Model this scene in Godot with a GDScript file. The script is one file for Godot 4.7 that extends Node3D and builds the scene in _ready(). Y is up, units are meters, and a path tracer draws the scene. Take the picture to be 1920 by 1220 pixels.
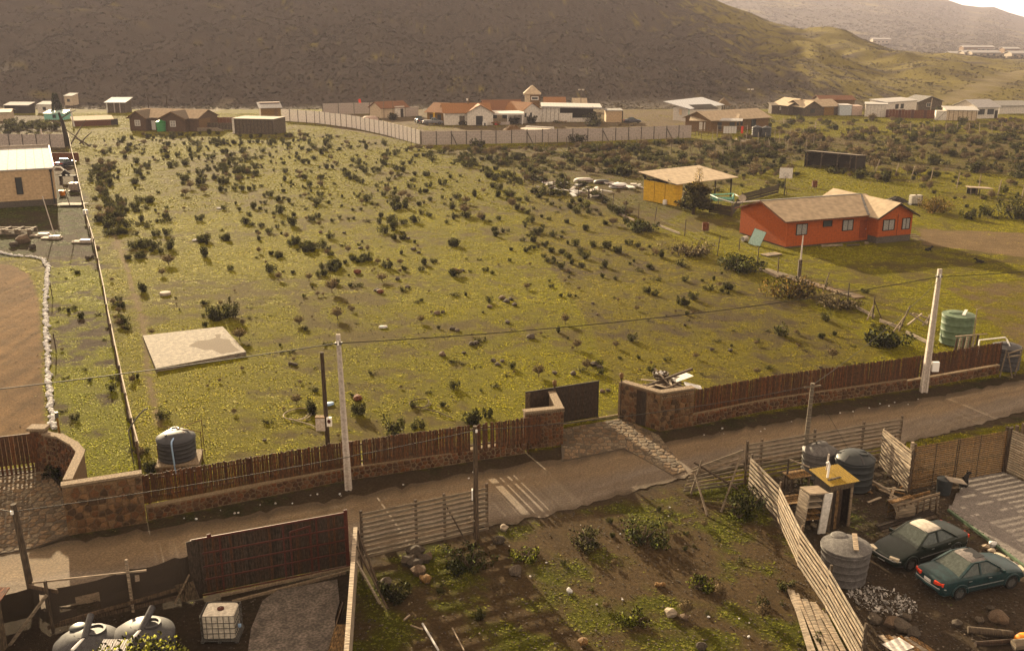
extends Node3D
# A fenced grassy plot under a scrub hillside, seen from the air. Metres; x to the right, -z away from the camera, y up.

var rng := RandomNumberGenerator.new()
var taken := {}
var M := {}
var T := {}
var box_mesh := BoxMesh.new()
var n_lo := FastNoiseLite.new()
var n_mid := FastNoiseLite.new()
var n_hi := FastNoiseLite.new()

# ------------------------------------------------------------------ naming and metadata
func numbered(called: String) -> String:
	if not taken.has(called):
		taken[called] = 0
		return called
	taken[called] += 1
	return "%s_%03d" % [called, taken[called]]

func tag(o: Node, label: String, category: String, group := "") -> Node:
	o.set_meta("label", label)
	o.set_meta("category", category)
	if group != "":
		o.set_meta("group", group)
	return o

func thing(called: String, label: String, category: String, at := Vector3.ZERO, yaw := 0.0, group := "") -> Node3D:
	var o := Node3D.new()
	o.name = numbered(called)
	add_child(o, true)
	o.position = at
	o.rotation.y = yaw
	tag(o, label, category, group)
	return o

func part(parent: Node, called: String, mesh: Mesh, mat: Material, xf := Transform3D.IDENTITY) -> MeshInstance3D:
	var o := MeshInstance3D.new()
	o.name = called
	o.mesh = mesh
	o.material_override = mat
	o.transform = xf
	parent.add_child(o, true)
	return o

func single(called: String, label: String, category: String, mesh: Mesh, mat: Material, at := Vector3.ZERO, yaw := 0.0, group := "") -> MeshInstance3D:
	var o := part(self, numbered(called), mesh, mat, Transform3D(Basis(Vector3.UP, yaw), at))
	tag(o, label, category, group)
	return o

func copy(o: Node3D, at: Vector3, yaw := 0.0, scl := 1.0, label := "") -> Node3D:
	var r: Node3D = o.duplicate()
	var base: String = o.name
	if base.length() > 4 and base.substr(base.length() - 3).is_valid_int():
		base = base.substr(0, base.length() - 4)
	r.name = numbered(base)
	add_child(r, true)
	r.transform = Transform3D(Basis(Vector3.UP, yaw).scaled(Vector3.ONE * scl), at)
	if label != "":
		r.set_meta("label", label)
	return r

func structure(called: String, mesh: Mesh, mat: Material, at := Vector3.ZERO) -> MeshInstance3D:
	var o := part(self, called, mesh, mat, Transform3D(Basis.IDENTITY, at))
	o.set_meta("kind", "structure")
	return o

# ------------------------------------------------------------------ mesh accumulator
class Mb:
	var v := PackedVector3Array()
	var n := PackedVector3Array()
	var c := PackedColorArray()
	var ix := PackedInt32Array()
	var col := Color.WHITE
	var colored := false

	func vert(p: Vector3, nn: Vector3) -> int:
		v.append(p)
		n.append(nn)
		c.append(col)
		return v.size() - 1

	# counter-clockwise seen from outside
	func tri(a: Vector3, b: Vector3, d: Vector3) -> void:
		var nn := (b - a).cross(d - a).normalized()
		var k := vert(a, nn)
		vert(b, nn)
		vert(d, nn)
		ix.append_array([k, k + 2, k + 1])

	func quad(a: Vector3, b: Vector3, d: Vector3, e: Vector3) -> void:
		var nn := (d - a).cross(e - b).normalized()
		var k := vert(a, nn)
		vert(b, nn)
		vert(d, nn)
		vert(e, nn)
		ix.append_array([k, k + 2, k + 1, k, k + 3, k + 2])

	func quad_n(p: Array, nn: Array) -> void:
		var k := v.size()
		for i in 4:
			vert(p[i], nn[i])
		ix.append_array([k, k + 2, k + 1, k, k + 3, k + 2])

	func box(size: Vector3, xf := Transform3D.IDENTITY) -> void:
		var h := size / 2.0
		var p := []
		for i in 8:
			p.append(xf * Vector3(h.x if i & 1 else -h.x, h.y if i & 2 else -h.y, h.z if i & 4 else -h.z))
		quad(p[4], p[5], p[7], p[6])
		quad(p[1], p[0], p[2], p[3])
		quad(p[5], p[1], p[3], p[7])
		quad(p[0], p[4], p[6], p[2])
		quad(p[6], p[7], p[3], p[2])
		quad(p[0], p[1], p[5], p[4])

	# a box from a to b (its long axis), w wide and t thick
	func bar(a: Vector3, b: Vector3, w: float, t := 0.0, up := Vector3.UP) -> void:
		var y := (b - a)
		var l := y.length()
		if l < 0.001:
			return
		y /= l
		var x := y.cross(up)
		if x.length() < 0.05:
			x = y.cross(Vector3.RIGHT)
		x = x.normalized()
		var z := x.cross(y)
		box(Vector3(w, l, t if t > 0.0 else w), Transform3D(Basis(x, y, z), (a + b) / 2.0))

	func tube(pts: Array, radii: Array, sides := 8, caps := true) -> void:
		var rings := []
		var prev_x := Vector3.ZERO
		for i in pts.size():
			var d: Vector3 = pts[min(i + 1, pts.size() - 1)] - pts[max(i - 1, 0)]
			d = d.normalized()
			var x := prev_x - d * prev_x.dot(d)
			if x.length() < 0.05:
				x = d.cross(Vector3.UP)
				if x.length() < 0.05:
					x = d.cross(Vector3.RIGHT)
			x = x.normalized()
			prev_x = x
			var z := x.cross(d)
			var r: float = radii[min(i, radii.size() - 1)]
			var ring := []
			for k in sides:
				var a := TAU * k / sides
				var nn := x * cos(a) + z * sin(a)
				ring.append([pts[i] + nn * r, nn])
			rings.append(ring)
		for i in rings.size() - 1:
			for k in sides:
				var k2 := (k + 1) % sides
				quad_n([rings[i][k][0], rings[i + 1][k][0], rings[i + 1][k2][0], rings[i][k2][0]], [rings[i][k][1], rings[i + 1][k][1], rings[i + 1][k2][1], rings[i][k2][1]])
		if caps:
			for e in [0, rings.size() - 1]:
				for k in range(1, sides - 1):
					if e == 0:
						tri(rings[e][0][0], rings[e][k][0], rings[e][k + 1][0])
					else:
						tri(rings[e][0][0], rings[e][k + 1][0], rings[e][k][0])

	# profile of (radius, height), turned about y
	func lathe(prof: Array, sides := 24, xf := Transform3D.IDENTITY, sharp := 0.6) -> void:
		var seg := []
		for i in prof.size() - 1:
			var d: Vector2 = prof[i + 1] - prof[i]
			seg.append(Vector2(d.y, -d.x).normalized())
		for i in prof.size() - 1:
			var n0: Vector2 = seg[i]
			var n1: Vector2 = seg[i]
			if i > 0 and seg[i].dot(seg[i - 1]) > sharp:
				n0 = (seg[i] + seg[i - 1]).normalized()
			if i < seg.size() - 1 and seg[i].dot(seg[i + 1]) > sharp:
				n1 = (seg[i] + seg[i + 1]).normalized()
			for k in sides:
				var a := TAU * k / sides
				var b := TAU * (k + 1) / sides
				var p := []
				var nn := []
				for q in [[a, 0], [a, 1], [b, 1], [b, 0]]:
					var pr: Vector2 = prof[i + q[1]]
					var nr: Vector2 = n1 if q[1] else n0
					p.append(xf * Vector3(pr.x * cos(q[0]), pr.y, pr.x * sin(q[0])))
					nn.append(xf.basis * Vector3(nr.x * cos(q[0]), nr.y, nr.x * sin(q[0])))
				quad_n(p, nn)

	# polygon in the xz plane (any order), from y0 up to y1
	func prism(poly: PackedVector2Array, y0: float, y1: float, xf := Transform3D.IDENTITY) -> void:
		var area := 0.0
		for i in poly.size():
			area += poly[i].cross(poly[(i + 1) % poly.size()])
		var pl := poly
		if area > 0.0:
			pl = poly.duplicate()
			pl.reverse()
		for i in pl.size():
			var a := pl[i]
			var b := pl[(i + 1) % pl.size()]
			quad(xf * Vector3(a.x, y0, a.y), xf * Vector3(b.x, y0, b.y), xf * Vector3(b.x, y1, b.y), xf * Vector3(a.x, y1, a.y))
		var t := Geometry2D.triangulate_polygon(pl)
		for i in range(0, t.size(), 3):
			var q := [pl[t[i]], pl[t[i + 1]], pl[t[i + 2]]]
			if (q[1] - q[0]).cross(q[2] - q[0]) > 0.0:
				q.reverse()
			tri(xf * Vector3(q[0].x, y1, q[0].y), xf * Vector3(q[1].x, y1, q[1].y), xf * Vector3(q[2].x, y1, q[2].y))
			tri(xf * Vector3(q[2].x, y0, q[2].y), xf * Vector3(q[1].x, y0, q[1].y), xf * Vector3(q[0].x, y0, q[0].y))

	func mesh() -> ArrayMesh:
		var a := []
		a.resize(Mesh.ARRAY_MAX)
		a[Mesh.ARRAY_VERTEX] = v
		a[Mesh.ARRAY_NORMAL] = n
		if colored:
			a[Mesh.ARRAY_COLOR] = c
		a[Mesh.ARRAY_INDEX] = ix
		var m := ArrayMesh.new()
		m.add_surface_from_arrays(Mesh.PRIMITIVE_TRIANGLES, a)
		return m

# ------------------------------------------------------------------ textures and materials
func noise_image(size: int, freq: float, octaves: int, seed_: int, lo: float, hi: float, stretch := Vector2.ONE, kind := FastNoiseLite.TYPE_SIMPLEX_SMOOTH) -> Image:
	var f := FastNoiseLite.new()
	f.noise_type = kind
	f.frequency = freq
	f.fractal_octaves = octaves
	f.seed = seed_
	var w := int(size / stretch.x)
	var h := int(size / stretch.y)
	var im := f.get_seamless_image(w, h)
	im.convert(Image.FORMAT_L8)
	if stretch != Vector2.ONE:
		im.resize(size, size, Image.INTERPOLATE_CUBIC)
	var d := im.get_data()
	for i in d.size():
		d[i] = int(clamp(lo + (hi - lo) * d[i] / 255.0, 0.0, 1.0) * 255.0)
	return Image.create_from_data(size, size, false, Image.FORMAT_L8, d)

func mult(a: Image, b: Image) -> Image:
	var da := a.get_data()
	var db := b.get_data()
	for i in da.size():
		da[i] = int(da[i] * db[i] / 255.0)
	return Image.create_from_data(a.get_width(), a.get_height(), false, Image.FORMAT_L8, da)

func make_textures() -> void:
	var grain := noise_image(512, 0.06, 5, 3, 0.45, 1.0)
	var blotch := noise_image(512, 0.012, 5, 5, 0.6, 1.0)
	T.grain = ImageTexture.create_from_image(mult(grain, blotch))
	T.soft = ImageTexture.create_from_image(noise_image(512, 0.01, 6, 8, 0.72, 1.0))
	T.speck = ImageTexture.create_from_image(mult(noise_image(512, 0.22, 3, 12, 0.35, 1.0), noise_image(512, 0.02, 4, 14, 0.7, 1.0)))
	T.wood = ImageTexture.create_from_image(noise_image(512, 0.035, 5, 21, 0.45, 1.0, Vector2(1, 8)))
	T.woodh = ImageTexture.create_from_image(noise_image(512, 0.035, 5, 22, 0.45, 1.0, Vector2(8, 1)))
	T.streak = ImageTexture.create_from_image(mult(noise_image(512, 0.05, 4, 31, 0.35, 1.0, Vector2(1, 8)), noise_image(512, 0.012, 4, 32, 0.6, 1.0)))
	T.bump = ImageTexture.create_from_image(noise_image(512, 0.05, 5, 41, 0.0, 1.0))
	T.clod = ImageTexture.create_from_image(noise_image(1024, 0.045, 5, 42, 0.0, 1.0))

func mat(key: String, lin: Color, rough := 0.9, tex := "", scale := 0.5, bump := 0.0, bump_tex := "bump", metal := 0.0) -> StandardMaterial3D:
	var m := StandardMaterial3D.new()
	m.albedo_color = lin.linear_to_srgb()
	m.roughness = rough
	m.metallic = metal
	m.metallic_specular = 0.35
	m.uv1_triplanar = true
	m.uv1_world_triplanar = true
	m.uv1_scale = Vector3.ONE * scale
	if tex != "":
		m.albedo_texture = T[tex]
	if bump > 0.0:
		m.heightmap_enabled = true
		m.heightmap_texture = T[bump_tex]
		m.heightmap_scale = bump
	M[key] = m
	return m

func tones(key: String, lin: Color, count: int, spread: float, rough := 0.9, tex := "", scale := 0.5, bump := 0.0) -> void:
	var r := RandomNumberGenerator.new()
	r.seed = hash(key)
	for i in count:
		var k := 1.0 + spread * r.randf_range(-1.0, 1.0)
		var w := 1.0 + spread * 0.3 * r.randf_range(-1.0, 1.0)
		mat("%s%d" % [key, i], Color(lin.r * k * w, lin.g * k, lin.b * k / w), rough, tex, scale, bump)

func pick(key: String, count: int) -> Material:
	return M["%s%d" % [key, rng.randi() % count]]

# ------------------------------------------------------------------ terrain
var ridge_x := PackedFloat32Array([-1500, -700, -420, -250, -120, -30, 30, 75, 107, 123, 148, 175, 217, 268, 326, 450, 2600])
var ridge_h := PackedFloat32Array([70, 84, 92, 98, 94, 90, 76, 61, 50, 43, 33, 24.5, 13, 8, 5, 1, 0])
var far_x := PackedFloat32Array([-2500, 0, 465, 718, 985, 1095, 1123, 1164, 1217, 1260, 1289, 1600, 3000])
var far_h := PackedFloat32Array([140, 170, 160, 138, 122, 100, 90, 80, 84, 66, 54, 40, 60])

func profile(xs: PackedFloat32Array, hs: PackedFloat32Array, x: float) -> float:
	if x <= xs[0]:
		return hs[0]
	for i in range(1, xs.size()):
		if x < xs[i]:
			var t := (x - xs[i - 1]) / (xs[i] - xs[i - 1])
			return lerpf(hs[i - 1], hs[i], t)
	return hs[hs.size() - 1]

func ground_height(x: float, d: float) -> float:
	if d < 296.0:
		return 0.0
	var h := 0.0
	var top := profile(ridge_x, ridge_h, x)
	var t := clampf((d - 308.0) / 342.0, 0.0, 1.0)
	var shape := 0.66 * t if t < 0.6 else 0.396 + (t - 0.6) * 1.51
	shape = lerpf(t, shape, clampf((top - 25.0) / 40.0, 0.0, 1.0))
	shape *= smoothstep(0.0, 0.12, t)
	h = top * shape
	if d > 650.0:
		h = top * exp(-pow((d - 650.0) / 260.0, 2.0))
	if h > 0.5:
		h += (n_lo.get_noise_2d(x * 0.9, d * 0.35) * 8.0 + n_mid.get_noise_2d(x * 0.5, d * 0.3) * 2.2) * clampf(h / 14.0, 0.0, 1.0) * clampf((680.0 - d) / 100.0, 0.0, 1.0)
	if d > 1100.0:
		var f := profile(far_x, far_h, x * 2600.0 / d)
		var u := clampf((d - 1150.0) / 1450.0, 0.0, 1.0)
		h += f * pow(u, 1.3) * (1.0 if d <= 2600.0 else exp(-pow((d - 2600.0) / 700.0, 2.0)))
		h += n_lo.get_noise_2d(x * 0.12, d * 0.12) * 9.0 * u * clampf((2450.0 - d) / 300.0, 0.0, 1.0)
	return h
func v3(x: float, y: float, z: float) -> Vector3:
	return Vector3(x, y, z)


var zones := []
var path_pts := PackedVector2Array([Vector2(-52.12, 129.76), Vector2(-47.94, 116.51), Vector2(-41.82, 102.84), Vector2(-36.72, 91.9), Vector2(-33.74, 84.79), Vector2(-30.63, 78.16), Vector2(-27.23, 69.83), Vector2(-24.53, 62.67), Vector2(-22.03, 56.74), Vector2(-20.47, 53.32)])
var track_pts := PackedVector2Array()
var spur_pts := PackedVector2Array([Vector2(-87.49, 290.76), Vector2(-92.32, 326.52), Vector2(-89.16, 334.21), Vector2(-81.84, 336.85), Vector2(-71.17, 336.85)])

func make_zones() -> void:
	# [polygon of (x, distance), grass share, patchiness, bare-ground colour, grass tint]
	var ochre := Color(0.32, 0.19, 0.085)
	var brown := Color(0.15, 0.1, 0.056)
	var dark := Color(0.095, 0.07, 0.045)
	var pale := Color(0.3, 0.215, 0.125)
	var lush := Color(0.28, 0.28, 0.005)
	var olive := Color(0.25, 0.21, 0.012)
	zones = [
		[PackedVector2Array([Vector2(-74.32, 98.93), Vector2(-49.6, 95.29), Vector2(-45.65, 90.82), Vector2(-40.76, 82.05), Vector2(-36.23, 72.56), Vector2(-31.63, 62.67), Vector2(-26.68, 52.37), Vector2(-26.15, 49.53), Vector2(-37.16, 46.19)]), 0.0, 0.12, Color(0.37, 0.22, 0.1), lush],
		[PackedVector2Array([Vector2(-29.85, 47.81), Vector2(-24.52, 47.48), Vector2(-21.74, 45.27), Vector2(-20.31, 40.58), Vector2(-19.37, 39.6), Vector2(-24.33, 37.76)]), 0.0, 0.1, Color(0.1, 0.075, 0.05), lush],
		[PackedVector2Array([Vector2(-48.09, 98.93), Vector2(-42.08, 98.93), Vector2(-24.57, 58.6), Vector2(-19.37, 47.48), Vector2(-22.68, 46.19), Vector2(-25.97, 51.75), Vector2(-34.35, 69.83)]), 0.52, 0.85, brown, lush],
		[PackedVector2Array([Vector2(-104.05, 141.12), Vector2(-61.59, 141.12), Vector2(-47.59, 110.03), Vector2(-42.31, 98.43), Vector2(-73.97, 98.43)]), 0.5, 0.4, Color(0.13, 0.09, 0.055), Color(0.09, 0.11, 0.02)],
		[PackedVector2Array([Vector2(-201.38, 279.25), Vector2(-124.68, 279.25), Vector2(-61.56, 140.14), Vector2(-103.36, 140.14)]), 0.3, 0.4, brown, olive],
		[PackedVector2Array([Vector2(-61.49, 266.9), Vector2(-18.76, 206.43), Vector2(40.59, 226.6), Vector2(52.42, 266.9), Vector2(60.03, 334.21), Vector2(-45.9, 334.21)]), 0.28, 0.35, Color(0.27, 0.19, 0.1), olive],
		[PackedVector2Array([Vector2(47.71, 113.83), Vector2(58.6, 111.27), Vector2(78.86, 107.04), Vector2(66.86, 89.76), Vector2(53.75, 97.2), Vector2(48.38, 102.03), Vector2(44.4, 104.76)]), 0.15, 0.25, Color(0.38, 0.26, 0.13), olive],
		[PackedVector2Array([Vector2(39.21, 85.75), Vector2(49.89, 89.76), Vector2(56.95, 75.49), Vector2(48.06, 62.67), Vector2(36.57, 68.54), Vector2(38.54, 77.04)]), 0.45, 0.4, Color(0.32, 0.22, 0.11), olive],
		[PackedVector2Array([Vector2(-31.1, 41.09), Vector2(-20.27, 40.48), Vector2(-17.18, 41.92), Vector2(-8.74, 46.19), Vector2(0.73, 49.75), Vector2(10.6, 53.65), Vector2(26.46, 59.77), Vector2(53.03, 69.83), Vector2(43.94, 56.74), Vector2(30.18, 54.14), Vector2(12.32, 47.48), Vector2(-1.1, 40.58), Vector2(-6.89, 37.76), Vector2(-25.59, 32.66)]), 0.3, 0.3, Color(0.15, 0.105, 0.062), Color(0.045, 0.05, 0.012)],
		[PackedVector2Array([Vector2(-6.92, 37.98), Vector2(-1.1, 40.58), Vector2(9.1, 45.88), Vector2(12.02, 46.19), Vector2(12.45, 40.58), Vector2(12.77, 29.18), Vector2(11, 24.22), Vector2(-5.1, 24.22)]), 0.46, 0.75, Color(0.19, 0.125, 0.058), Color(0.16, 0.165, 0.012)],
		[PackedVector2Array([Vector2(-26.53, 34.1), Vector2(-13.02, 35.33), Vector2(-6.89, 37.76), Vector2(-5.1, 24.22), Vector2(-20.08, 24.22)]), 0.06, 0.25, Color(0.1, 0.072, 0.047), lush],
		[PackedVector2Array([Vector2(12.02, 46.19), Vector2(21.77, 50.25), Vector2(45.23, 58.6), Vector2(19.97, 22.22), Vector2(11, 24.22), Vector2(12.24, 30.37)]), 0.14, 0.45, Color(0.165, 0.12, 0.078), Color(0.1, 0.12, 0.02)],
		[PackedVector2Array([Vector2(1.7, 157.52), Vector2(22.95, 94.14), Vector2(26.78, 67.29), Vector2(23.32, 63.77), Vector2(14.85, 58.6), Vector2(6.61, 60.58), Vector2(5.95, 75.49), Vector2(2.35, 107.04)]), 0.55, 0.35, Color(0.165, 0.115, 0.055), olive],
		[PackedVector2Array([Vector2(-16.54, 193), Vector2(0, 163.83), Vector2(17.61, 114.82), Vector2(35.7, 157.52), Vector2(51.64, 178.03), Vector2(81.61, 157.52), Vector2(125.47, 141.12), Vector2(218.84, 251), Vector2(38.63, 212.75)]), 0.5, 0.4, Color(0.22, 0.155, 0.06), Color(0.2, 0.175, 0.025)],
	]
	for z in zones:
		var lo := Vector2(1e9, 1e9)
		var hi := -lo
		for p in z[0]:
			lo = lo.min(p)
			hi = hi.max(p)
		z.append(Rect2(lo, hi - lo))

# share of grass, bare colour, grass colour
func cover(x: float, d: float) -> Array:
	var a := n_lo.get_noise_2d(x * 2.2, d * 2.2)
	var b := n_mid.get_noise_2d(x * 2.5, d * 2.5)
	var c := n_hi.get_noise_2d(x * 2.0, d * 2.0)
	var grass := 0.64
	var patch := 0.62
	var bare := Color(0.235, 0.178, 0.04)
	var green := Color(0.29, 0.262, 0.004)
	var p := Vector2(x, d)
	if d < 300.0:
		for z in zones:
			var r: Rect2 = z[5]
			if r.has_point(p) and Geometry2D.is_point_in_polygon(p, z[0]):
				grass = z[1]
				patch = z[2]
				bare = z[3]
				green = z[4]
				if z[1] == 0.0:
					bare = bare * (1.0 + 0.55 * n_mid.get_noise_2d(x * 9.0, d * 0.5))
				break
	else:
		var top := profile(ridge_x, ridge_h, x)
		grass = clampf((66.0 - top) / 26.0, 0.0, 1.0) * 0.68
		patch = 0.6
		bare = Color(0.165, 0.125, 0.095)
		green = Color(0.36, 0.29, 0.065)
		if d > 700.0:
			grass = 0.1
			bare = Color(0.12, 0.09, 0.07)
	var s := grass + patch * (a * 0.9 + b * 0.9) + c * 0.25 * (1.0 if patch > 0.15 else 0.4)
	for i in path_pts.size() - 1:
		if absf(x + 18.0) > 40.0 or d > 140.0:
			break
		var q := Geometry2D.get_closest_point_to_segment(p, path_pts[i], path_pts[i + 1])
		var w := q.distance_to(p)
		if w < 0.42 + d * 0.0012:
			s = minf(s, (w - 0.02) * 2.6)
			bare = Color(0.38, 0.265, 0.13)
			break
	if d > 285.0 and d < 330.0 and x < -60.0:
		for i in spur_pts.size() - 1:
			if Geometry2D.get_closest_point_to_segment(p, spur_pts[i], spur_pts[i + 1]).distance_to(p) < 2.2:
				s = 0.0
				bare = Color(0.36, 0.29, 0.2)
	if d > 300.0 and d < 640.0:
		for i in track_pts.size() - 1:
			var q := Geometry2D.get_closest_point_to_segment(p, track_pts[i], track_pts[i + 1])
			if q.distance_to(p) < 4.0:
				s = 0.0
				bare = Color(0.46, 0.37, 0.2)
	return [clampf(s, 0.0, 1.0), bare * (1.0 + 0.22 * b + 0.25 * c), green * (1.0 + 0.25 * a + 0.2 * c)]

func grade(lo: float, hi: float, step: float, out: Array) -> void:
	var k := int(ceil((hi - lo) / step))
	for i in k:
		out.append(lo + (hi - lo) * i / k)

func build_ground() -> void:
	var xs := []
	grade(-2600, -700, 160, xs)
	grade(-700, -380, 20, xs)
	grade(-380, -130, 6, xs)
	grade(-130, -50, 1.6, xs)
	grade(-50, 60, 0.4, xs)
	grade(60, 140, 1.6, xs)
	grade(140, 420, 6, xs)
	grade(420, 1500, 40, xs)
	grade(1500, 3200, 200, xs)
	xs.append(3200.0)
	var ds := []
	grade(-60, 28, 8, ds)
	grade(28, 112, 0.38, ds)
	grade(112, 320, 1.3, ds)
	grade(320, 700, 5, ds)
	grade(700, 4000, 60, ds)
	ds.append(4000.0)
	var nx := xs.size()
	var nd := ds.size()
	var v := PackedVector3Array()
	var col := PackedColorArray()
	v.resize(nx * nd)
	col.resize(nx * nd)
	for j in nd:
		for i in nx:
			var x: float = xs[i]
			var d: float = ds[j]
			var k := j * nx + i
			var y := ground_height(x, d)
			var cv := cover(x, d)
			var g: float = smoothstep(0.3, 0.62, cv[0])
			if d < 300.0:
				y -= 0.03 + 0.05 * n_hi.get_noise_2d(x * 4.0 + 60.0, d * 4.0) * 0.5 + 0.03 * n_mid.get_noise_2d(x * 4.0, d * 4.0)
			v[k] = v3(x, y, -d)
			var cc: Color = (cv[1] as Color).lerp(cv[2], g)
			col[k] = Color(maxf(cc.r, 0.0), maxf(cc.g, 0.0), maxf(cc.b, 0.0))
	var ix := PackedInt32Array()
	ix.resize((nx - 1) * (nd - 1) * 6)
	var o := 0
	for j in nd - 1:
		for i in nx - 1:
			var k := j * nx + i
			for q in [k, k + nx, k + 1, k + 1, k + nx, k + nx + 1]:
				ix[o] = q
				o += 1
	var nrm := PackedVector3Array()
	nrm.resize(nx * nd)
	for j in nd:
		for i in nx:
			var k := j * nx + i
			var e := v[k + 1 if i < nx - 1 else k] - v[k - 1 if i > 0 else k]
			var f := v[k + nx if j < nd - 1 else k] - v[k - nx if j > 0 else k]
			nrm[k] = e.cross(f).normalized()
	var a := []
	a.resize(Mesh.ARRAY_MAX)
	a[Mesh.ARRAY_VERTEX] = v
	a[Mesh.ARRAY_NORMAL] = nrm
	a[Mesh.ARRAY_COLOR] = col
	a[Mesh.ARRAY_INDEX] = ix
	var m := ArrayMesh.new()
	m.add_surface_from_arrays(Mesh.PRIMITIVE_TRIANGLES, a)
	structure("ground", m, M.ground)

# ------------------------------------------------------------------ grass
func multi(parent: Node, called: String, mesh: Mesh, mt: Material, xfs: Array, cols := PackedColorArray()) -> MultiMeshInstance3D:
	var mm := MultiMesh.new()
	mm.transform_format = MultiMesh.TRANSFORM_3D
	mm.use_colors = cols.size() > 0
	mm.mesh = mesh
	mm.instance_count = xfs.size()
	var stride := 16 if cols.size() > 0 else 12
	var buf := PackedFloat32Array()
	buf.resize(stride * xfs.size())
	for i in xfs.size():
		var t: Transform3D = xfs[i]
		var b := t.basis
		var k := i * stride
		buf[k] = b.x.x; buf[k + 1] = b.y.x; buf[k + 2] = b.z.x; buf[k + 3] = t.origin.x
		buf[k + 4] = b.x.y; buf[k + 5] = b.y.y; buf[k + 6] = b.z.y; buf[k + 7] = t.origin.y
		buf[k + 8] = b.x.z; buf[k + 9] = b.y.z; buf[k + 10] = b.z.z; buf[k + 11] = t.origin.z
		if stride == 16:
			buf[k + 12] = cols[i].r; buf[k + 13] = cols[i].g; buf[k + 14] = cols[i].b; buf[k + 15] = 1.0
	mm.buffer = buf
	var o := MultiMeshInstance3D.new()
	o.name = called
	o.multimesh = mm
	o.material_override = mt
	parent.add_child(o, true)
	return o

func tuft_mesh(blades: int, width: float, seed_: int) -> ArrayMesh:
	var r := RandomNumberGenerator.new()
	r.seed = seed_
	var m := Mb.new()
	for i in blades:
		var a := r.randf() * TAU
		var base := v3(cos(a), 0, sin(a)) * r.randf() * 0.42
		var b := a + r.randf_range(-0.9, 0.9)
		var out := v3(cos(b), 0, sin(b))
		var side := v3(-sin(b), 0, cos(b)) * width * r.randf_range(0.7, 1.2)
		var tip := base + out * r.randf_range(0.1, 0.5) + Vector3.UP * r.randf_range(0.55, 1.0)
		var nn := (Vector3.UP * 1.2 + out * 0.5).normalized()
		var k := m.vert(base - side, nn)
		m.vert(base + side, nn)
		m.vert(tip, nn)
		m.ix.append_array([k, k + 2, k + 1])
	return m.mesh()

func scatter_grass() -> void:
	var g := Node3D.new()
	g.name = "grass"
	add_child(g)
	tag(g, "short yellow green grass covering the fenced plot and the yards around it", "grass")
	g.set_meta("kind", "stuff")
	var bands := [
		# nearest, farthest, left edge per metre, right edge per metre, tufts per square metre, size, height
		[30.0, 48.0, 0.58, 60.0, 0.1, 0.05],
		[48.0, 80.0, 0.58, 60.0, 0.115, 0.045],
		[80.0, 125.0, 0.57, 24.0, 0.18, 0.055],
		[125.0, 285.0, 0.56, 4.0, 0.4, 0.08],
	]
	var r := RandomNumberGenerator.new()
	r.seed = 77
	for bi in bands.size():
		var b: Array = bands[bi]
		var xfs := []
		var cols := PackedColorArray()
		var total := int((b[1] * b[1] - b[0] * b[0]) * b[2] * b[3])
		for i in total:
			var d: float = sqrt(lerpf(b[0] * b[0], b[1] * b[1], r.randf()))
			var x: float = r.randf_range(-1.0, 1.0) * d * b[2]
			var t: float = r.randf()
			var cv := cover(x, d)
			var s: float = cv[0]
			if t > smoothstep(0.22, 0.7, s) * 0.97 + 0.03 * s or on_built(x, d):
				continue
			var sz: float = b[4] * r.randf_range(0.7, 1.4)
			var hh: float = b[5] * r.randf_range(0.6, 1.3) * (0.5 + 0.8 * s)
			xfs.append(Transform3D(Basis(Vector3.UP, r.randf() * TAU) * Basis.from_scale(v3(sz, hh, sz)), v3(x, -0.04, -d)))
			var cc: Color = cv[2]
			var w := r.randf_range(0.66, 0.96)
			if r.randf() < 0.12:
				cc = cc.lerp(Color(0.24, 0.19, 0.07), 0.6)
			cols.append(Color(cc.r * w * r.randf_range(0.88, 1.12), cc.g * w, cc.b * w))
		multi(g, "tufts", tuft_mesh(9, 0.13, 50 + bi), M.grass, xfs, cols)

var built := []

func on_built(x: float, d: float) -> bool:
	var p := Vector2(x, d)
	for z in built:
		if (z[1] as Rect2).has_point(p) and Geometry2D.is_point_in_polygon(p, z[0]):
			return true
	return false

func keep_clear(poly: PackedVector2Array) -> void:
	var lo := Vector2(1e9, 1e9)
	var hi := -lo
	for p in poly:
		lo = lo.min(p)
		hi = hi.max(p)
	built.append([poly, Rect2(lo, hi - lo)])

# ------------------------------------------------------------------ shrubs
func leaf(m: Mb, p: Vector3, out: Vector3, size: float, r: RandomNumberGenerator) -> void:
	var d := (out + v3(r.randf_range(-0.8, 0.8), r.randf_range(-0.3, 0.9), r.randf_range(-0.8, 0.8))).normalized()
	var s := d.cross(v3(r.randf_range(-1, 1), r.randf_range(-1, 1), r.randf_range(-1, 1))).normalized() * size * 0.42
	var nn := (out * 0.8 + d.cross(s).normalized() * 0.5 + Vector3.UP * 0.3).normalized()
	var k := m.vert(p - s * 0.6, nn)
	m.vert(p + d * size * 0.55 - s * 0.2 + s, nn)
	m.vert(p + d * size, nn)
	m.vert(p + d * size * 0.4 - s * 1.1, nn)
	m.ix.append_array([k, k + 2, k + 1, k, k + 3, k + 2])

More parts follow.
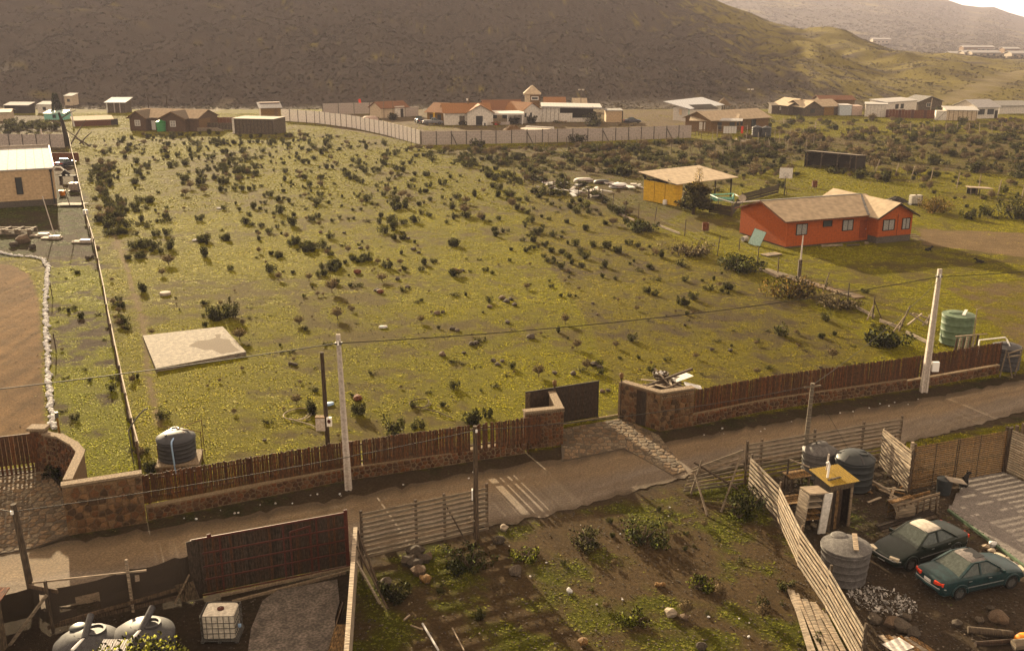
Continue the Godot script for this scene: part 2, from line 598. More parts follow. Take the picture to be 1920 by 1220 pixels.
# crown of leafy lobes, about 1 m wide and 'tall' high
func shrub_mesh(lobes: int, leaves: int, tall: float, size: float, seed_: int, light: Color, dark: Color, spread := 0.36) -> ArrayMesh:
	var r := RandomNumberGenerator.new()
	r.seed = seed_
	var m := Mb.new()
	m.colored = true
	for i in lobes:
		var a := r.randf() * TAU
		var q := sqrt(r.randf()) * spread
		var h := tall * r.randf_range(0.62, 1.0) * (1.0 - q * 0.7)
		var c := v3(cos(a) * q, h * 0.52, sin(a) * q)
		var lean := v3(cos(a), 0, sin(a)) * q * 0.5
		var rad := r.randf_range(0.13, 0.21)
		var tone := r.randf()
		m.col = dark.lerp(light, tone * 0.5)
		m.bar(v3(c.x * 0.4, -0.05, c.z * 0.4), c, 0.03)
		for k in leaves:
			var o := v3(r.randfn(), r.randfn(), r.randfn()).normalized()
			var f := pow(r.randf(), 0.4)
			var p := c + v3(o.x * rad, o.y * h * 0.5, o.z * rad) * f + lean * (o.y * 0.5 + 0.5)
			if p.y < 0.02:
				p.y = 0.02 + r.randf() * 0.1
			m.col = dark.lerp(light, clampf(tone * 0.6 + r.randf_range(-0.3, 0.5), 0.0, 1.0))
			leaf(m, p, o, size * r.randf_range(0.7, 1.3), r)
	return m.mesh()

# round crown of bare twigs on a short stem
func dry_mesh(twigs: int, seed_: int, c0: Color, c1: Color, tall := 0.9, thick := 0.012) -> ArrayMesh:
	var r := RandomNumberGenerator.new()
	r.seed = seed_
	var m := Mb.new()
	m.colored = true
	m.col = c0
	m.tube([v3(0, -0.05, 0), v3(0.01, tall * 0.28, 0)], [0.035, 0.02], 5)
	for i in twigs:
		var o := v3(r.randfn(), absf(r.randfn()) * 0.9 - 0.12, r.randfn()).normalized()
		var a := v3(0, tall * 0.25, 0) + o * 0.1 * r.randf()
		var b := v3(0, tall * 0.5, 0) + v3(o.x * 0.47, o.y * tall * 0.5, o.z * 0.47) * r.randf_range(0.6, 1.05)
		b.y = maxf(b.y, 0.05)
		m.col = c0.lerp(c1, r.randf())
		var s := (b - a).cross(v3(r.randfn(), r.randfn(), r.randfn())).normalized() * thick * r.randf_range(0.7, 1.5)
		var k := m.vert(a - s * 0.5, o)
		m.vert(a + s * 0.5, o)
		m.vert(b, o)
		m.ix.append_array([k, k + 2, k + 1])
		for j in 3:
			var p := a.lerp(b, r.randf_range(0.4, 1.0))
			leaf(m, p, o, 0.06 * r.randf_range(0.6, 1.4), r)
	return m.mesh()

var shrubs := []      # [position, width, height factor, kind, label, group, yaw]

func sb(p: Vector3, w: float, kind: String, label := "", tall := 1.0) -> void:
	shrubs.append([p, w, tall, kind, label])
# ------------------------------------------------------------------ builders
func yaw_of(a: Vector3, b: Vector3) -> float:
	return atan2(-(b.z - a.z), b.x - a.x)

# a board given by its two ends: shares the unit box
func board(parent: Node, called: String, a: Vector3, b: Vector3, w: float, t: float, mt: Material, up := Vector3.UP) -> MeshInstance3D:
	var y := b - a
	var l := y.length()
	var yn := y / l
	var x := yn.cross(up)
	if x.length() < 0.05:
		x = yn.cross(Vector3.BACK)
	x = x.normalized()
	var z := x.cross(yn)
	return part(parent, called, box_mesh, mt, Transform3D(Basis(x * w, y, z * t), (a + b) / 2.0))

func rod(parent: Node, called: String, pts: Array, radii: Array, mt: Material, sides := 8) -> MeshInstance3D:
	var m := Mb.new()
	m.tube(pts, radii, sides)
	return part(parent, called, m.mesh(), mt)

func block(parent: Node, called: String, size: Vector3, at: Vector3, mt: Material, basis := Basis.IDENTITY) -> MeshInstance3D:
	return part(parent, called, box_mesh, mt, Transform3D(basis * Basis.from_scale(size), at))

# irregular stones that fill a w x h rectangle (u right, v up), standing 'thick' proud of it; 'shape' limits them to a polygon
func stones(parent: Node, called: String, o: Vector3, u: Vector3, v: Vector3, w: float, h: float, cell: float, thick: float, key: String, n_tones: int, gap: float, shape := PackedVector2Array(), most := 300) -> void:
	var nn := u.cross(v).normalized()
	var nx := int(ceil(w / cell))
	var ny := int(ceil(h / cell))
	var pts := {}
	for j in range(-2, ny + 2):
		for i in range(-2, nx + 2):
			pts[Vector2i(i, j)] = Vector2((i + rng.randf_range(0.12, 0.88) + 0.25 * (j % 2)) * w / nx, (j + rng.randf_range(0.12, 0.88)) * h / ny)
	var made := 0
	for j in ny:
		for i in nx:
			var c: Vector2 = pts[Vector2i(i, j)]
			var poly := PackedVector2Array([Vector2(0, 0), Vector2(w, 0), Vector2(w, h), Vector2(0, h)])
			for dj in range(-2, 3):
				for di in range(-2, 3):
					var q := Vector2i(i + di, j + dj)
					if (di == 0 and dj == 0) or not pts.has(q):
						continue
					var e: Vector2 = pts[q] - c
					poly = clip_half(poly, c + e * 0.5, e.normalized())
			if poly.size() < 3:
				continue
			if shape.size() > 2:
				var hit := Geometry2D.intersect_polygons(poly, shape)
				if hit.is_empty():
					continue
				poly = hit[0]
			var cen := Vector2.ZERO
			for q in poly:
				cen += q / poly.size()
			var rad := 0.0
			for q in poly:
				rad += q.distance_to(cen) / poly.size()
			var f := 1.0 - gap * rng.randf_range(0.35, 0.7) / maxf(rad * 0.8, 0.02)
			if f < 0.4:
				continue
			var tp := PackedVector2Array()
			for k in poly.size():
				poly[k] = cen + (poly[k] - cen) * f
				tp.append(cen + (poly[k] - cen) * 0.84)
			var s0 := 0
			c = cen
			var ar := 0.0
			for k in poly.size():
				ar += poly[k].cross(poly[(k + 1) % poly.size()])
			if absf(ar) < cell * cell * 0.12:
				continue
			var m := Mb.new()
			var th := thick * rng.randf_range(0.6, 1.25)
			var mid := o + u * c.x + v * c.y
			var N := poly.size()
			for k in N:
				var a := poly[k]
				var b := poly[(k + 1) % N]
				var a2 := tp[(s0 + k) % N]
				var b2 := tp[(s0 + k + 1) % N]
				var pa := o + u * a.x + v * a.y - mid
				var pb := o + u * b.x + v * b.y - mid
				var qa := o + u * a2.x + v * a2.y - mid + nn * th
				var qb := o + u * b2.x + v * b2.y - mid + nn * th
				var pc := nn * (th * 1.12)
				if ar > 0.0:
					m.quad(pa - nn * 0.01, pb - nn * 0.01, pb + nn * th * 0.6, pa + nn * th * 0.6)
					m.quad(pa + nn * th * 0.6, pb + nn * th * 0.6, qb, qa)
					m.tri(qa, qb, pc)
				else:
					m.quad(pb - nn * 0.01, pa - nn * 0.01, pa + nn * th * 0.6, pb + nn * th * 0.6)
					m.quad(pb + nn * th * 0.6, pa + nn * th * 0.6, qa, qb)
					m.tri(qb, qa, pc)
			part(parent, called, m.mesh(), pick(key, n_tones), Transform3D(Basis.IDENTITY, mid))
			made += 1
			if made >= most:
				return

func clip_half(poly: PackedVector2Array, p: Vector2, n: Vector2) -> PackedVector2Array:
	var out := PackedVector2Array()
	for i in poly.size():
		var a := poly[i]
		var b := poly[(i + 1) % poly.size()]
		var da := (a - p).dot(n)
		var db := (b - p).dot(n)
		if da <= 0.0:
			out.append(a)
		if (da < 0.0 and db > 0.0) or (da > 0.0 and db < 0.0):
			out.append(a.lerp(b, da / (da - db)))
	return out

# a stone-faced wall from a to b in its own frame (local x along it, +z its face), all in one thing
func stone_wall(called: String, label: String, a: Vector3, b: Vector3, h: float, t: float, cell: float, key: String, cap: bool, core: Material, back := false) -> Node3D:
	var o := thing(called, label, "stone wall", a, yaw_of(a, b))
	var l := a.distance_to(b)
	block(o, "core", v3(l, h + 0.15, t), v3(l / 2, h / 2 - 0.075, -t / 2), core)
	stones(o, "stone", v3(0, 0, 0.0), Vector3.RIGHT, Vector3.UP, l, h - 0.03, cell, 0.06, key, 5, 0.06)
	if back:
		stones(o, "stone", v3(l, 0, -t), Vector3.LEFT, Vector3.UP, l, h - 0.03, cell, 0.05, key, 5, 0.06)
	if cap:
		block(o, "coping", v3(l + 0.06, 0.09, t + 0.12), v3(l / 2, h + 0.12, -t / 2), M.coping)
	return o

# upright pickets on rails along a polyline, standing at height y0
func picket_fence(called: String, label: String, pts: Array, y0: float, h: float, pitch: float, skip: Array, sway: float) -> Node3D:
	var o := thing(called, label, "fence", pts[0])
	var total := 0.0
	for i in pts.size() - 1:
		total += (pts[i] as Vector3).distance_to(pts[i + 1])
	var n := int(total / pitch)
	var run := 0.0
	for i in pts.size() - 1:
		var a: Vector3 = pts[i] - pts[0]
		var b: Vector3 = pts[i + 1] - pts[0]
		var l := a.distance_to(b)
		var dir := (b - a) / l
		var nrm := dir.cross(Vector3.UP).normalized()
		for y in [0.22, h - 0.28]:
			board(o, "rail", a + v3(0, y0 + y, 0) - nrm * 0.07, b + v3(0, y0 + y, 0) - nrm * 0.07, 0.05, 0.08, pick("fence", 5))
		var k := 0.6
		while k < l:
			board(o, "post", a + dir * k - nrm * 0.16 + v3(0, -0.1, 0), a + dir * k - nrm * 0.16 + v3(0, y0 + h - 0.1, 0), 0.1, 0.1, pick("fence", 5), Vector3.BACK)
			k += 2.4
		while run < l:
			var g: float = (total_before(pts, i) + run) / total
			var miss := false
			for s in skip:
				if g > s[0] and g < s[1]:
					miss = true
			if not miss and rng.randf() > 0.004:
				var p := a + dir * run
				var tilt := dir * rng.randf_range(-sway, sway) + nrm * rng.randf_range(-0.02, 0.02)
				var hh := h * rng.randf_range(0.965, 1.03)
				board(o, "picket", p + v3(0, y0 - 0.05, 0), p + tilt + v3(0, y0 + hh, 0), pitch * rng.randf_range(0.86, 0.97), 0.022, pick("fence", 5), nrm)
			run += pitch
		run -= l
	return o

func total_before(pts: Array, i: int) -> float:
	var t := 0.0
	for k in i:
		t += (pts[k] as Vector3).distance_to(pts[k + 1])
	return t

# level slats between a and b (ground points), posts at the given shares
func slat_fence(called: String, label: String, a: Vector3, b: Vector3, h: float, n: int, slat_h: float, y0: float, posts: Array, key: String, nt: int, post_over := 0.08, wob := 0.02) -> Node3D:
	var o := thing(called, label, "slat fence", a, yaw_of(a, b))
	var l := a.distance_to(b)
	for p in posts:
		var y1: float = h + post_over + rng.randf_range(-0.05, 0.05)
		board(o, "post", v3(l * p, -0.15, -0.05), v3(l * p + rng.randf_range(-0.03, 0.03), y1, -0.05), 0.11, 0.09, pick("post", 4), Vector3.BACK)
	for i in n:
		var y := y0 + (h - y0) * (i + 0.5) / n
		board(o, "slat", v3(rng.randf_range(-0.06, 0.03), y + rng.randf_range(-wob, wob), 0.02), v3(l + rng.randf_range(-0.03, 0.06), y + rng.randf_range(-wob, wob), 0.02), 0.022, slat_h * rng.randf_range(0.88, 1.08), pick(key, nt))
	return o

func gable_block(x0: float, x1: float, z0: float, z1: float, y0: float, ya: float, yr: float, yb: float, axis := "x") -> Mb:
	var m := Mb.new()
	var pr := [Vector2(0, y0), Vector2(0, ya), Vector2(0.5, yr), Vector2(1, yb), Vector2(1, y0)]
	var f := []
	var g := []
	for p in pr:
		if axis == "x":
			f.append(v3(x1, p.y, lerpf(z1, z0, p.x)))
			g.append(v3(x0, p.y, lerpf(z1, z0, p.x)))
		else:
			f.append(v3(lerpf(x0, x1, p.x), p.y, z1))
			g.append(v3(lerpf(x0, x1, p.x), p.y, z0))
	# ends
	if axis == "x":
		m.quad(f[0], f[4], f[3], f[1])
		m.tri(f[1], f[3], f[2])
		m.quad(g[4], g[0], g[1], g[3])
		m.tri(g[3], g[1], g[2])
	else:
		m.quad(f[0], f[4], f[3], f[1])
		m.tri(f[1], f[3], f[2])
		m.quad(g[4], g[0], g[1], g[3])
		m.tri(g[3], g[1], g[2])
	for i in 4:
		if axis == "x":
			m.quad(g[i], f[i], f[i + 1], g[i + 1])
		else:
			m.quad(f[i], f[i + 1], g[i + 1], g[i])
	return m

func slab(m: Mb, a: Vector3, b: Vector3, c: Vector3, d: Vector3, t: float) -> void:
	var u := v3(0, t, 0)
	if (b - a).cross(d - a).y < 0.0:
		var s := b
		b = d
		d = s
	m.quad(a + u, b + u, c + u, d + u)
	m.quad(a, d, c, b)
	m.quad(a, b, b + u, a + u)
	m.quad(b, c, c + u, b + u)
	m.quad(c, d, d + u, c + u)
	m.quad(d, a, a + u, d + u)

# roof over a gable_block: the same numbers, an overhang and a thickness
func roof(x0: float, x1: float, z0: float, z1: float, ya: float, yr: float, yb: float, axis: String, over: float, t: float) -> Mb:
	var m := Mb.new()
	var w := (z1 - z0) if axis == "x" else (x1 - x0)
	var sa := (yr - ya) / (w / 2.0)
	var sbb := (yb - yr) / (w / 2.0)
	var mono := absf(sa - sbb) < 0.02
	var pr := [Vector2(-over, ya - sa * over), Vector2(w / 2.0, yr), Vector2(w + over, yb + sbb * over)]
	var segs := [[0, 2]] if mono else [[0, 1], [1, 2]]
	for s in segs:
		var p: Vector2 = pr[s[0]]
		var q: Vector2 = pr[s[1]]
		if axis == "x":
			slab(m, v3(x0 - over, p.y, z1 - p.x), v3(x1 + over, p.y, z1 - p.x), v3(x1 + over, q.y, z1 - q.x), v3(x0 - over, q.y, z1 - q.x), t)
		else:
			slab(m, v3(x0 + p.x, p.y, z0 - over), v3(x0 + p.x, p.y, z1 + over), v3(x0 + q.x, q.y, z1 + over), v3(x0 + q.x, q.y, z0 - over), t)
	return m

const FRONT := 0
const LEFT := 1
const RIGHT := 2
# a place on a wall: along it, up it; +z outwards
func on_wall(side: int, along: float, up: float, at: float) -> Transform3D:
	if side == FRONT:
		return Transform3D(Basis.IDENTITY, v3(along, up, at))
	if side == LEFT:
		return Transform3D(Basis(Vector3.UP, -PI / 2), v3(at, up, along))
	return Transform3D(Basis(Vector3.UP, PI / 2), v3(at, up, along))

func window(root: Node, xf: Transform3D, w: float, h: float, fm: Material, pm: Material, cols := 2, rows := 1, ft := 0.07) -> void:
	var m := Mb.new()
	for s in [-1, 1]:
		m.box(v3(ft, h + ft, 0.09), Transform3D(Basis.IDENTITY, v3(s * w / 2, 0, 0.03)))
		m.box(v3(w - ft, ft, 0.088), Transform3D(Basis.IDENTITY, v3(0, s * h / 2, 0.03)))
	for i in range(1, cols):
		m.box(v3(ft * 0.7, h - ft, 0.07), Transform3D(Basis.IDENTITY, v3(-w / 2 + w * i / cols, 0, 0.03)))
	for i in range(1, rows):
		m.box(v3(w - ft, ft * 0.6, 0.068), Transform3D(Basis.IDENTITY, v3(0, -h / 2 + h * i / rows, 0.03)))
	var f := part(root, "window", m.mesh(), fm, xf)
	block(f, "pane", v3(w - ft, h - ft, 0.02), v3(0, 0, 0.022), pm)

func door(root: Node, xf: Transform3D, w: float, h: float, mt: Material) -> void:
	var d := part(root, "door", box_mesh, mt, xf * Transform3D(Basis.from_scale(v3(w, h, 0.06)), v3(0, h / 2, 0.02)))
	var hm := Mb.new()
	hm.box(v3(0.05 / w, 0.14 / h, 1.2), Transform3D(Basis.IDENTITY, v3(0.38, -0.02, 0.9)))
	part(d, "handle", hm.mesh(), M.steel)

# a simple house standing on a-b (its front) and 'deep' behind it
func house(called: String, label: String, a: Vector3, b: Vector3, deep: float, ya: float, yr: float, yb: float, axis: String, wm: Material, rm: Material, over := 0.35, cat := "house", rt := 0.1) -> Node3D:
	var o := thing(called, label, cat, a, yaw_of(a, b))
	var l := a.distance_to(b)
	part(o, "wall", gable_block(0, l, -deep, 0, -0.2, ya, yr, yb, axis).mesh(), wm)
	part(o, "roof", roof(0, l, -deep, 0, ya, yr, yb, axis, over, rt).mesh(), rm)
	o.set_meta("long", l)
	var p := PackedVector2Array()
	for q in [v3(-0.3, 0, 0.3), v3(l + 0.3, 0, 0.3), v3(l + 0.3, 0, -deep - 0.3), v3(-0.3, 0, -deep - 0.3)]:
		var w: Vector3 = o.transform * q
		p.append(Vector2(w.x, -w.z))
	keep_clear(p)
	return o

func ribs_on_roof(root: Node, x0: float, x1: float, z0: float, z1: float, ya: float, yb: float, pitch: float, mt: Material) -> void:
	# raised seams of metal sheet, running from the front (z1, ya) to the back (z0, yb)
	var m := Mb.new()
	var x := x0
	while x <= x1:
		m.bar(v3(x, ya, z1), v3(x, yb, z0), 0.06, 0.05)
		x += pitch
	part(root, "roof_seams", m.mesh(), mt).set_meta("kind", "stuff")

func pole(called: String, label: String, base: Vector3, top: Vector3, r0: float, r1: float, mt: Material, cat := "utility pole") -> Node3D:
	var o := thing(called, label, cat, base)
	rod(o, "shaft", [v3(0, -0.2, 0), (top - base) * 0.5, top - base], [r0, (r0 + r1) / 2, r1], mt, 10)
	return o

func wire(label: String, pts: Array, sag: float, r := 0.016) -> void:
	var m := Mb.new()
	var line := []
	for i in pts.size() - 1:
		var a: Vector3 = pts[i] - pts[0]
		var b: Vector3 = pts[i + 1] - pts[0]
		for k in 12:
			var t := k / 12.0
			line.append(a.lerp(b, t) - v3(0, 4.0 * t * (1.0 - t) * sag * a.distance_to(b) / 30.0, 0))
	line.append(pts[pts.size() - 1] - pts[0])
	m.tube(line, [r], 5, false)
	single("power_cable", label, "cable", m.mesh(), M.cable, pts[0])

func water_tank(called: String, label: String, at: Vector3, r: float, h: float, dome: float, mt: Material, lid: Vector2, lid_r: float, open := false, taper := 1.0) -> Node3D:
	var o := thing(called, label, "water tank", at)
	var m := Mb.new()
	var pr := [Vector2(0.01, 0.0), Vector2(r * taper - 0.05, 0.0), Vector2(r * taper, 0.05)]
	for i in 5:
		var y := lerpf(0.08, h - 0.08, i / 4.0)
		var rr := lerpf(r * taper, r, i / 4.0)
		pr.append(Vector2(rr, y - 0.03))
		pr.append(Vector2(rr + 0.02, y))
		pr.append(Vector2(rr, y + 0.03))
	pr.append_array([Vector2(r, h), Vector2(r + 0.035, h + 0.03), Vector2(r + 0.02, h + 0.08), Vector2(r * 0.86, h + dome * 0.42), Vector2(r * 0.6, h + dome * 0.78), Vector2(r * 0.3, h + dome * 0.95), Vector2(0.01, h + dome)])
	m.lathe(pr, 32)
	part(o, "tank_body", m.mesh(), mt)
	var q := lid.length() / r
	var ly := h + dome * (1.0 - q * q)
	var lm := Mb.new()
	if open:
		lm.lathe([Vector2(lid_r * 0.78, -0.06), Vector2(lid_r * 0.78, 0.06), Vector2(lid_r, 0.06), Vector2(lid_r * 1.04, -0.08)], 20)
		part(o, "hatch_rim", lm.mesh(), mt, Transform3D(Basis.IDENTITY, v3(lid.x, ly, lid.y)))
		var hm := Mb.new()
		hm.lathe([Vector2(lid_r * 0.77, 0.0), Vector2(0.01, 0.002)], 20)
		part(o, "hatch_opening", hm.mesh(), M.black, Transform3D(Basis.IDENTITY, v3(lid.x, ly + 0.02, lid.y)))
	else:
		lm.lathe([Vector2(lid_r, -0.08), Vector2(lid_r, 0.05), Vector2(lid_r * 0.85, 0.09), Vector2(lid_r * 0.3, 0.1), Vector2(0.01, 0.1)], 20)
		part(o, "lid", lm.mesh(), mt, Transform3D(Basis.IDENTITY, v3(lid.x, ly, lid.y)))
	return o

func rock_mesh(seed_: int, rough := 0.28) -> ArrayMesh:
	var r := FastNoiseLite.new()
	r.seed = seed_
	r.frequency = 0.9
	var m := Mb.new()
	var P := []
	var rows := 5
	var cols := 8
	for j in rows + 1:
		var row := []
		for i in cols:
			var th := PI * j / rows
			var ph := TAU * (i + 0.5 * (j % 2)) / cols
			var d := v3(sin(th) * cos(ph), cos(th), sin(th) * sin(ph))
			var k := 1.0 + rough * 2.0 * r.get_noise_3d(d.x * 1.3, d.y * 1.3, d.z * 1.3)
			row.append(v3(d.x * k, d.y * k * 0.72, d.z * k) * 0.5)
		P.append(row)
	for j in rows:
		for i in cols:
			var i2 := (i + 1) % cols
			if j % 2 == 0:
				m.tri(P[j][i], P[j + 1][i], P[j][i2])
				m.tri(P[j][i2], P[j + 1][i], P[j + 1][i2])
			else:
				m.tri(P[j][i], P[j + 1][i], P[j + 1][i2])
				m.tri(P[j][i], P[j + 1][i2], P[j][i2])
	return m.mesh()

var rocks := []

func rock(at: Vector3, size: float, mt: Material, label: String, group := "", squash := 1.0) -> MeshInstance3D:
	if rocks.is_empty():
		for i in 6:
			rocks.append(rock_mesh(100 + i))
	var o := part(self, numbered("rock"), rocks[rng.randi() % 6], mt, Transform3D(Basis(Vector3.UP, rng.randf() * TAU) * Basis.from_scale(v3(size, size * squash, size * rng.randf_range(0.7, 1.0))), at + v3(0, size * 0.2 * squash, 0)))
	tag(o, label, "rock", group)
	return o

func loft(m: Mb, secs: Array, close := false) -> void:
	# rows of points, the same count each; smooth along and across
	for i in secs.size() - 1:
		var n: int = secs[i].size()
		for k in (n if close else n - 1):
			var k2 := (k + 1) % n
			var p := [secs[i][k], secs[i + 1][k], secs[i + 1][k2], secs[i][k2]]
			var nn := []
			for c in [[i, k], [i + 1, k], [i + 1, k2], [i, k2]]:
				var ia: int = maxi(c[0] - 1, 0)
				var ib: int = mini(c[0] + 1, secs.size() - 1)
				var ka: int = (c[1] - 1 + n) % n if close else maxi(c[1] - 1, 0)
				var kb: int = (c[1] + 1) % n if close else mini(c[1] + 1, n - 1)
				nn.append(((secs[ib][c[1]] - secs[ia][c[1]]) as Vector3).cross(secs[c[0]][kb] - secs[c[0]][ka]).normalized())
			m.quad_n(p, nn)

# front at +x
func car(called: String, label: String, at: Vector3, yaw: float, paint: Material, top: Material, glass: Material, sunroof: bool, length := 4.45, pickup := false) -> Node3D:
	var o := thing(called, label, "pickup truck" if pickup else "car", at, yaw)
	var L := length / 2.0
	var W := 0.86
	var belt := 0.93 if not pickup else 1.08
	var lowest := 0.2 if not pickup else 0.38
	# stations: x, half width, height of the top, height of the bottom
	var st := [[-L, 0.62, 0.72, 0.4], [-L + 0.05, 0.74, 0.86, 0.3], [-L + 0.25, 0.82, belt - 0.02, lowest], [-L + 1.0, W, belt + 0.02, lowest], [-0.2, W + 0.01, belt, lowest], [L - 1.35, W, belt - 0.02, lowest], [L - 0.55, 0.83, belt - 0.14, lowest], [L - 0.15, 0.76, belt - 0.26, 0.26], [L - 0.02, 0.66, 0.6, 0.32], [L, 0.6, 0.52, 0.36]]
	var secs := []
	for s in st:
		var w: float = s[1]
		var t: float = s[2]
		var b: float = s[3]
		var row := []
		for q in [[0.86, b], [0.985, b + 0.1], [1.0, lerpf(b, t, 0.55)], [0.985, t - 0.1], [0.93, t - 0.03], [0.8, t], [0.4, t + 0.025], [0.0, t + 0.03]]:
			row.append(v3(s[0], q[1], w * q[0]))
		for k in range(6, -1, -1):
			row.append(v3(row[k].x, row[k].y, -row[k].z))
		secs.append(row)
	for row in secs:
		row.reverse()
	var m := Mb.new()
	loft(m, secs)
	for e in [0, secs.size() - 1]:
		var row: Array = secs[e]
		for k in range(1, row.size() - 1):
			if e == 0:
				m.tri(row[0], row[k], row[k + 1])
			else:
				m.tri(row[0], row[k + 1], row[k])
	part(o, "body", m.mesh(), paint)
	# cabin
	var xb := -L + (0.85 if not pickup else 2.1)
	var xf := L - 1.25
	var rb := xb + (0.78 if not pickup else 0.25)
	var rf := xf - 0.78
	var rh := belt + (0.49 if not pickup else 0.62)
	var lower := belt - 0.03
	var wb := 0.76
	var wr := 0.57 if not pickup else 0.64
	var rm := Mb.new()
	var rsec := []
	for i in 7:
		var t := i / 6.0
		var x := lerpf(rb - 0.04, rf + 0.04, t)
		var hgt := rh + 0.045 * (1.0 - pow(2.0 * t - 1.0, 2.0)) - 0.01
		var row := []
		for k in 9:
			var u := k / 4.0 - 1.0
			row.append(v3(x, hgt - 0.055 * u * u - (0.03 if absf(u) > 0.95 else 0.0), -wr * 1.03 * u))
		row.reverse()
		rsec.append(row)
	loft(rm, rsec)
	part(o, "roof", rm.mesh(), top)
	var pil := Mb.new()
	for s in [-1.0, 1.0]:
		var A := v3(xf, lower, s * wb)
		var B := v3(rf, rh - 0.05, s * wr)
		var C := v3(rb, rh - 0.05, s * wr)
		var D := v3(xb, lower, s * wb)
		pil.bar(A, B, 0.06, 0.06)
		pil.bar(B, C, 0.055, 0.055)
		pil.bar(C, D, 0.1, 0.07)
		var mx := (rf + rb) / 2.0 - 0.05
		pil.bar(v3(mx, lower, s * (wb + 0.01)), v3(mx, rh - 0.05, s * (wr + 0.01)), 0.08, 0.05)
	part(o, "pillars", pil.mesh(), paint)
	for s in [-1.0, 1.0]:
		var mx := (rf + rb) / 2.0 - 0.05
		for q in [[xf - 0.1, rf - 0.02, mx + 0.05], [mx - 0.05, mx - 0.05, xb + 0.1]]:
			var gm := Mb.new()
			var p0: Vector3
			var p1: Vector3
			var p2: Vector3
			var p3: Vector3
			if q[0] > mx:
				p0 = v3(mx + 0.04, lower, s * wb); p1 = v3(xf - 0.08, lower, s * wb); p2 = v3(rf - 0.02, rh - 0.07, s * wr); p3 = v3(mx + 0.04, rh - 0.07, s * wr)
			else:
				p0 = v3(xb + 0.14, lower, s * wb); p1 = v3(mx - 0.04, lower, s * wb); p2 = v3(mx - 0.04, rh - 0.07, s * wr); p3 = v3(rb + 0.04, rh - 0.07, s * wr)
			if s > 0:
				gm.quad(p0, p1, p2, p3)
			else:
				gm.quad(p1, p0, p3, p2)
			part(o, "side_window", gm.mesh(), glass)
	var wsm := Mb.new()
	wsm.quad(v3(xf, lower, wb - 0.03), v3(xf, lower, -wb + 0.03), v3(rf, rh - 0.02, -wr + 0.03), v3(rf, rh - 0.02, wr - 0.03))
	part(o, "windscreen", wsm.mesh(), glass)
	var rwm := Mb.new()
	rwm.quad(v3(xb, lower, -wb + 0.05), v3(xb, lower, wb - 0.05), v3(rb, rh - 0.02, wr - 0.05), v3(rb, rh - 0.02, -wr + 0.05))
	part(o, "rear_window", rwm.mesh(), glass)
	if sunroof:
		block(o, "sunroof", v3(0.46, 0.012, 0.72), v3((rb + rf) / 2 + 0.2, rh + 0.024, 0), M.black)
	if pickup:
		block(o, "cargo_bed", v3(xb + L - 0.15, 0.03, 1.4), v3((xb - L) / 2, belt + 0.03, 0), M.black)
	# bumpers, lamps, plates, mouldings, handles
	for e in [-1.0, 1.0]:
		var bm := Mb.new()
		var px: float = e * (L + 0.015)
		bm.tube([v3(px - e * 0.3, 0.5, -0.8), v3(px - e * 0.02, 0.5, -0.62), v3(px + e * 0.03, 0.5, 0), v3(px - e * 0.02, 0.5, 0.62), v3(px - e * 0.3, 0.5, 0.8)], [0.075], 8)
		part(o, "bumper", bm.mesh(), paint)
		var tm := Mb.new()
		tm.tube([v3(px - e * 0.24, 0.575, -0.82), v3(px + e * 0.0, 0.575, -0.63), v3(px + e * 0.05, 0.575, 0), v3(px + e * 0.0, 0.575, 0.63), v3(px - e * 0.24, 0.575, 0.82)], [0.018], 6)
		part(o, "bumper_trim", tm.mesh(), M.steel)
		block(o, "number_plate", v3(0.02, 0.12, 0.36), v3(e * (L + 0.012), 0.66 if e < 0 else 0.42, 0), M.plate)
		for s in [-1.0, 1.0]:
			var lm := Mb.new()
			var b := Basis(Vector3.UP, e * s * -0.32)
			lm.box(v3(0.14, 0.13, 0.4), Transform3D(b, v3(e * (L - (0.11 if e > 0 else 0.07)), 0.62 if e > 0 else 0.76, s * 0.57)))
			part(o, "headlight" if e > 0 else "tail_light", lm.mesh(), M.lamp_glass if e > 0 else M.tail_red)
	for s in [-1.0, 1.0]:
		block(o, "door_moulding", v3(1.9, 0.035, 0.015), v3(-0.05, 0.5, s * (W + 0.01)), M.steel)
		block(o, "sill", v3(1.7, 0.06, 0.02), v3(0, lowest + 0.06, s * (W - 0.045)), M.black)
		for x in [0.62, -0.38]:
			block(o, "door_handle", v3(0.16, 0.03, 0.03), v3(x - 0.45, belt - 0.17, s * (W - 0.0)), M.steel)
			block(o, "door_gap", v3(0.012, belt - lowest - 0.2, 0.006), v3(x - 0.55, (belt + lowest) / 2, s * (W + 0.004)), M.black)
		var mm := Mb.new()
		mm.box(v3(0.1, 0.12, 0.2), Transform3D(Basis.IDENTITY, v3(xf - 0.22, lower + 0.08, s * 0.9)))
		part(o, "wing_mirror", mm.mesh(), paint)
		for e in [-1.0, 1.0]:
			var wx: float = e * (L * 0.59) + (0.06 if e > 0 else 0.02)
			var wr_: float = 0.31 if not pickup else 0.38
			var tb := Basis(Vector3.RIGHT, s * PI / 2)
			var t0 := Transform3D(tb, v3(wx, wr_ - 0.02, s * (W - 0.2)))
			var ty := Mb.new()
			ty.lathe([Vector2(wr_ * 0.6, 0.19), Vector2(wr_ * 0.92, 0.21), Vector2(wr_, 0.17), Vector2(wr_, 0.02), Vector2(wr_ * 0.9, 0.0), Vector2(0.05, 0.0)], 22)
			var tn := part(o, "wheel", ty.mesh(), M.tyre, t0)
			var ri := Mb.new()
			ri.lathe([Vector2(wr_ * 0.62, 0.185), Vector2(wr_ * 0.52, 0.17), Vector2(wr_ * 0.2, 0.19), Vector2(0.01, 0.195)], 16)
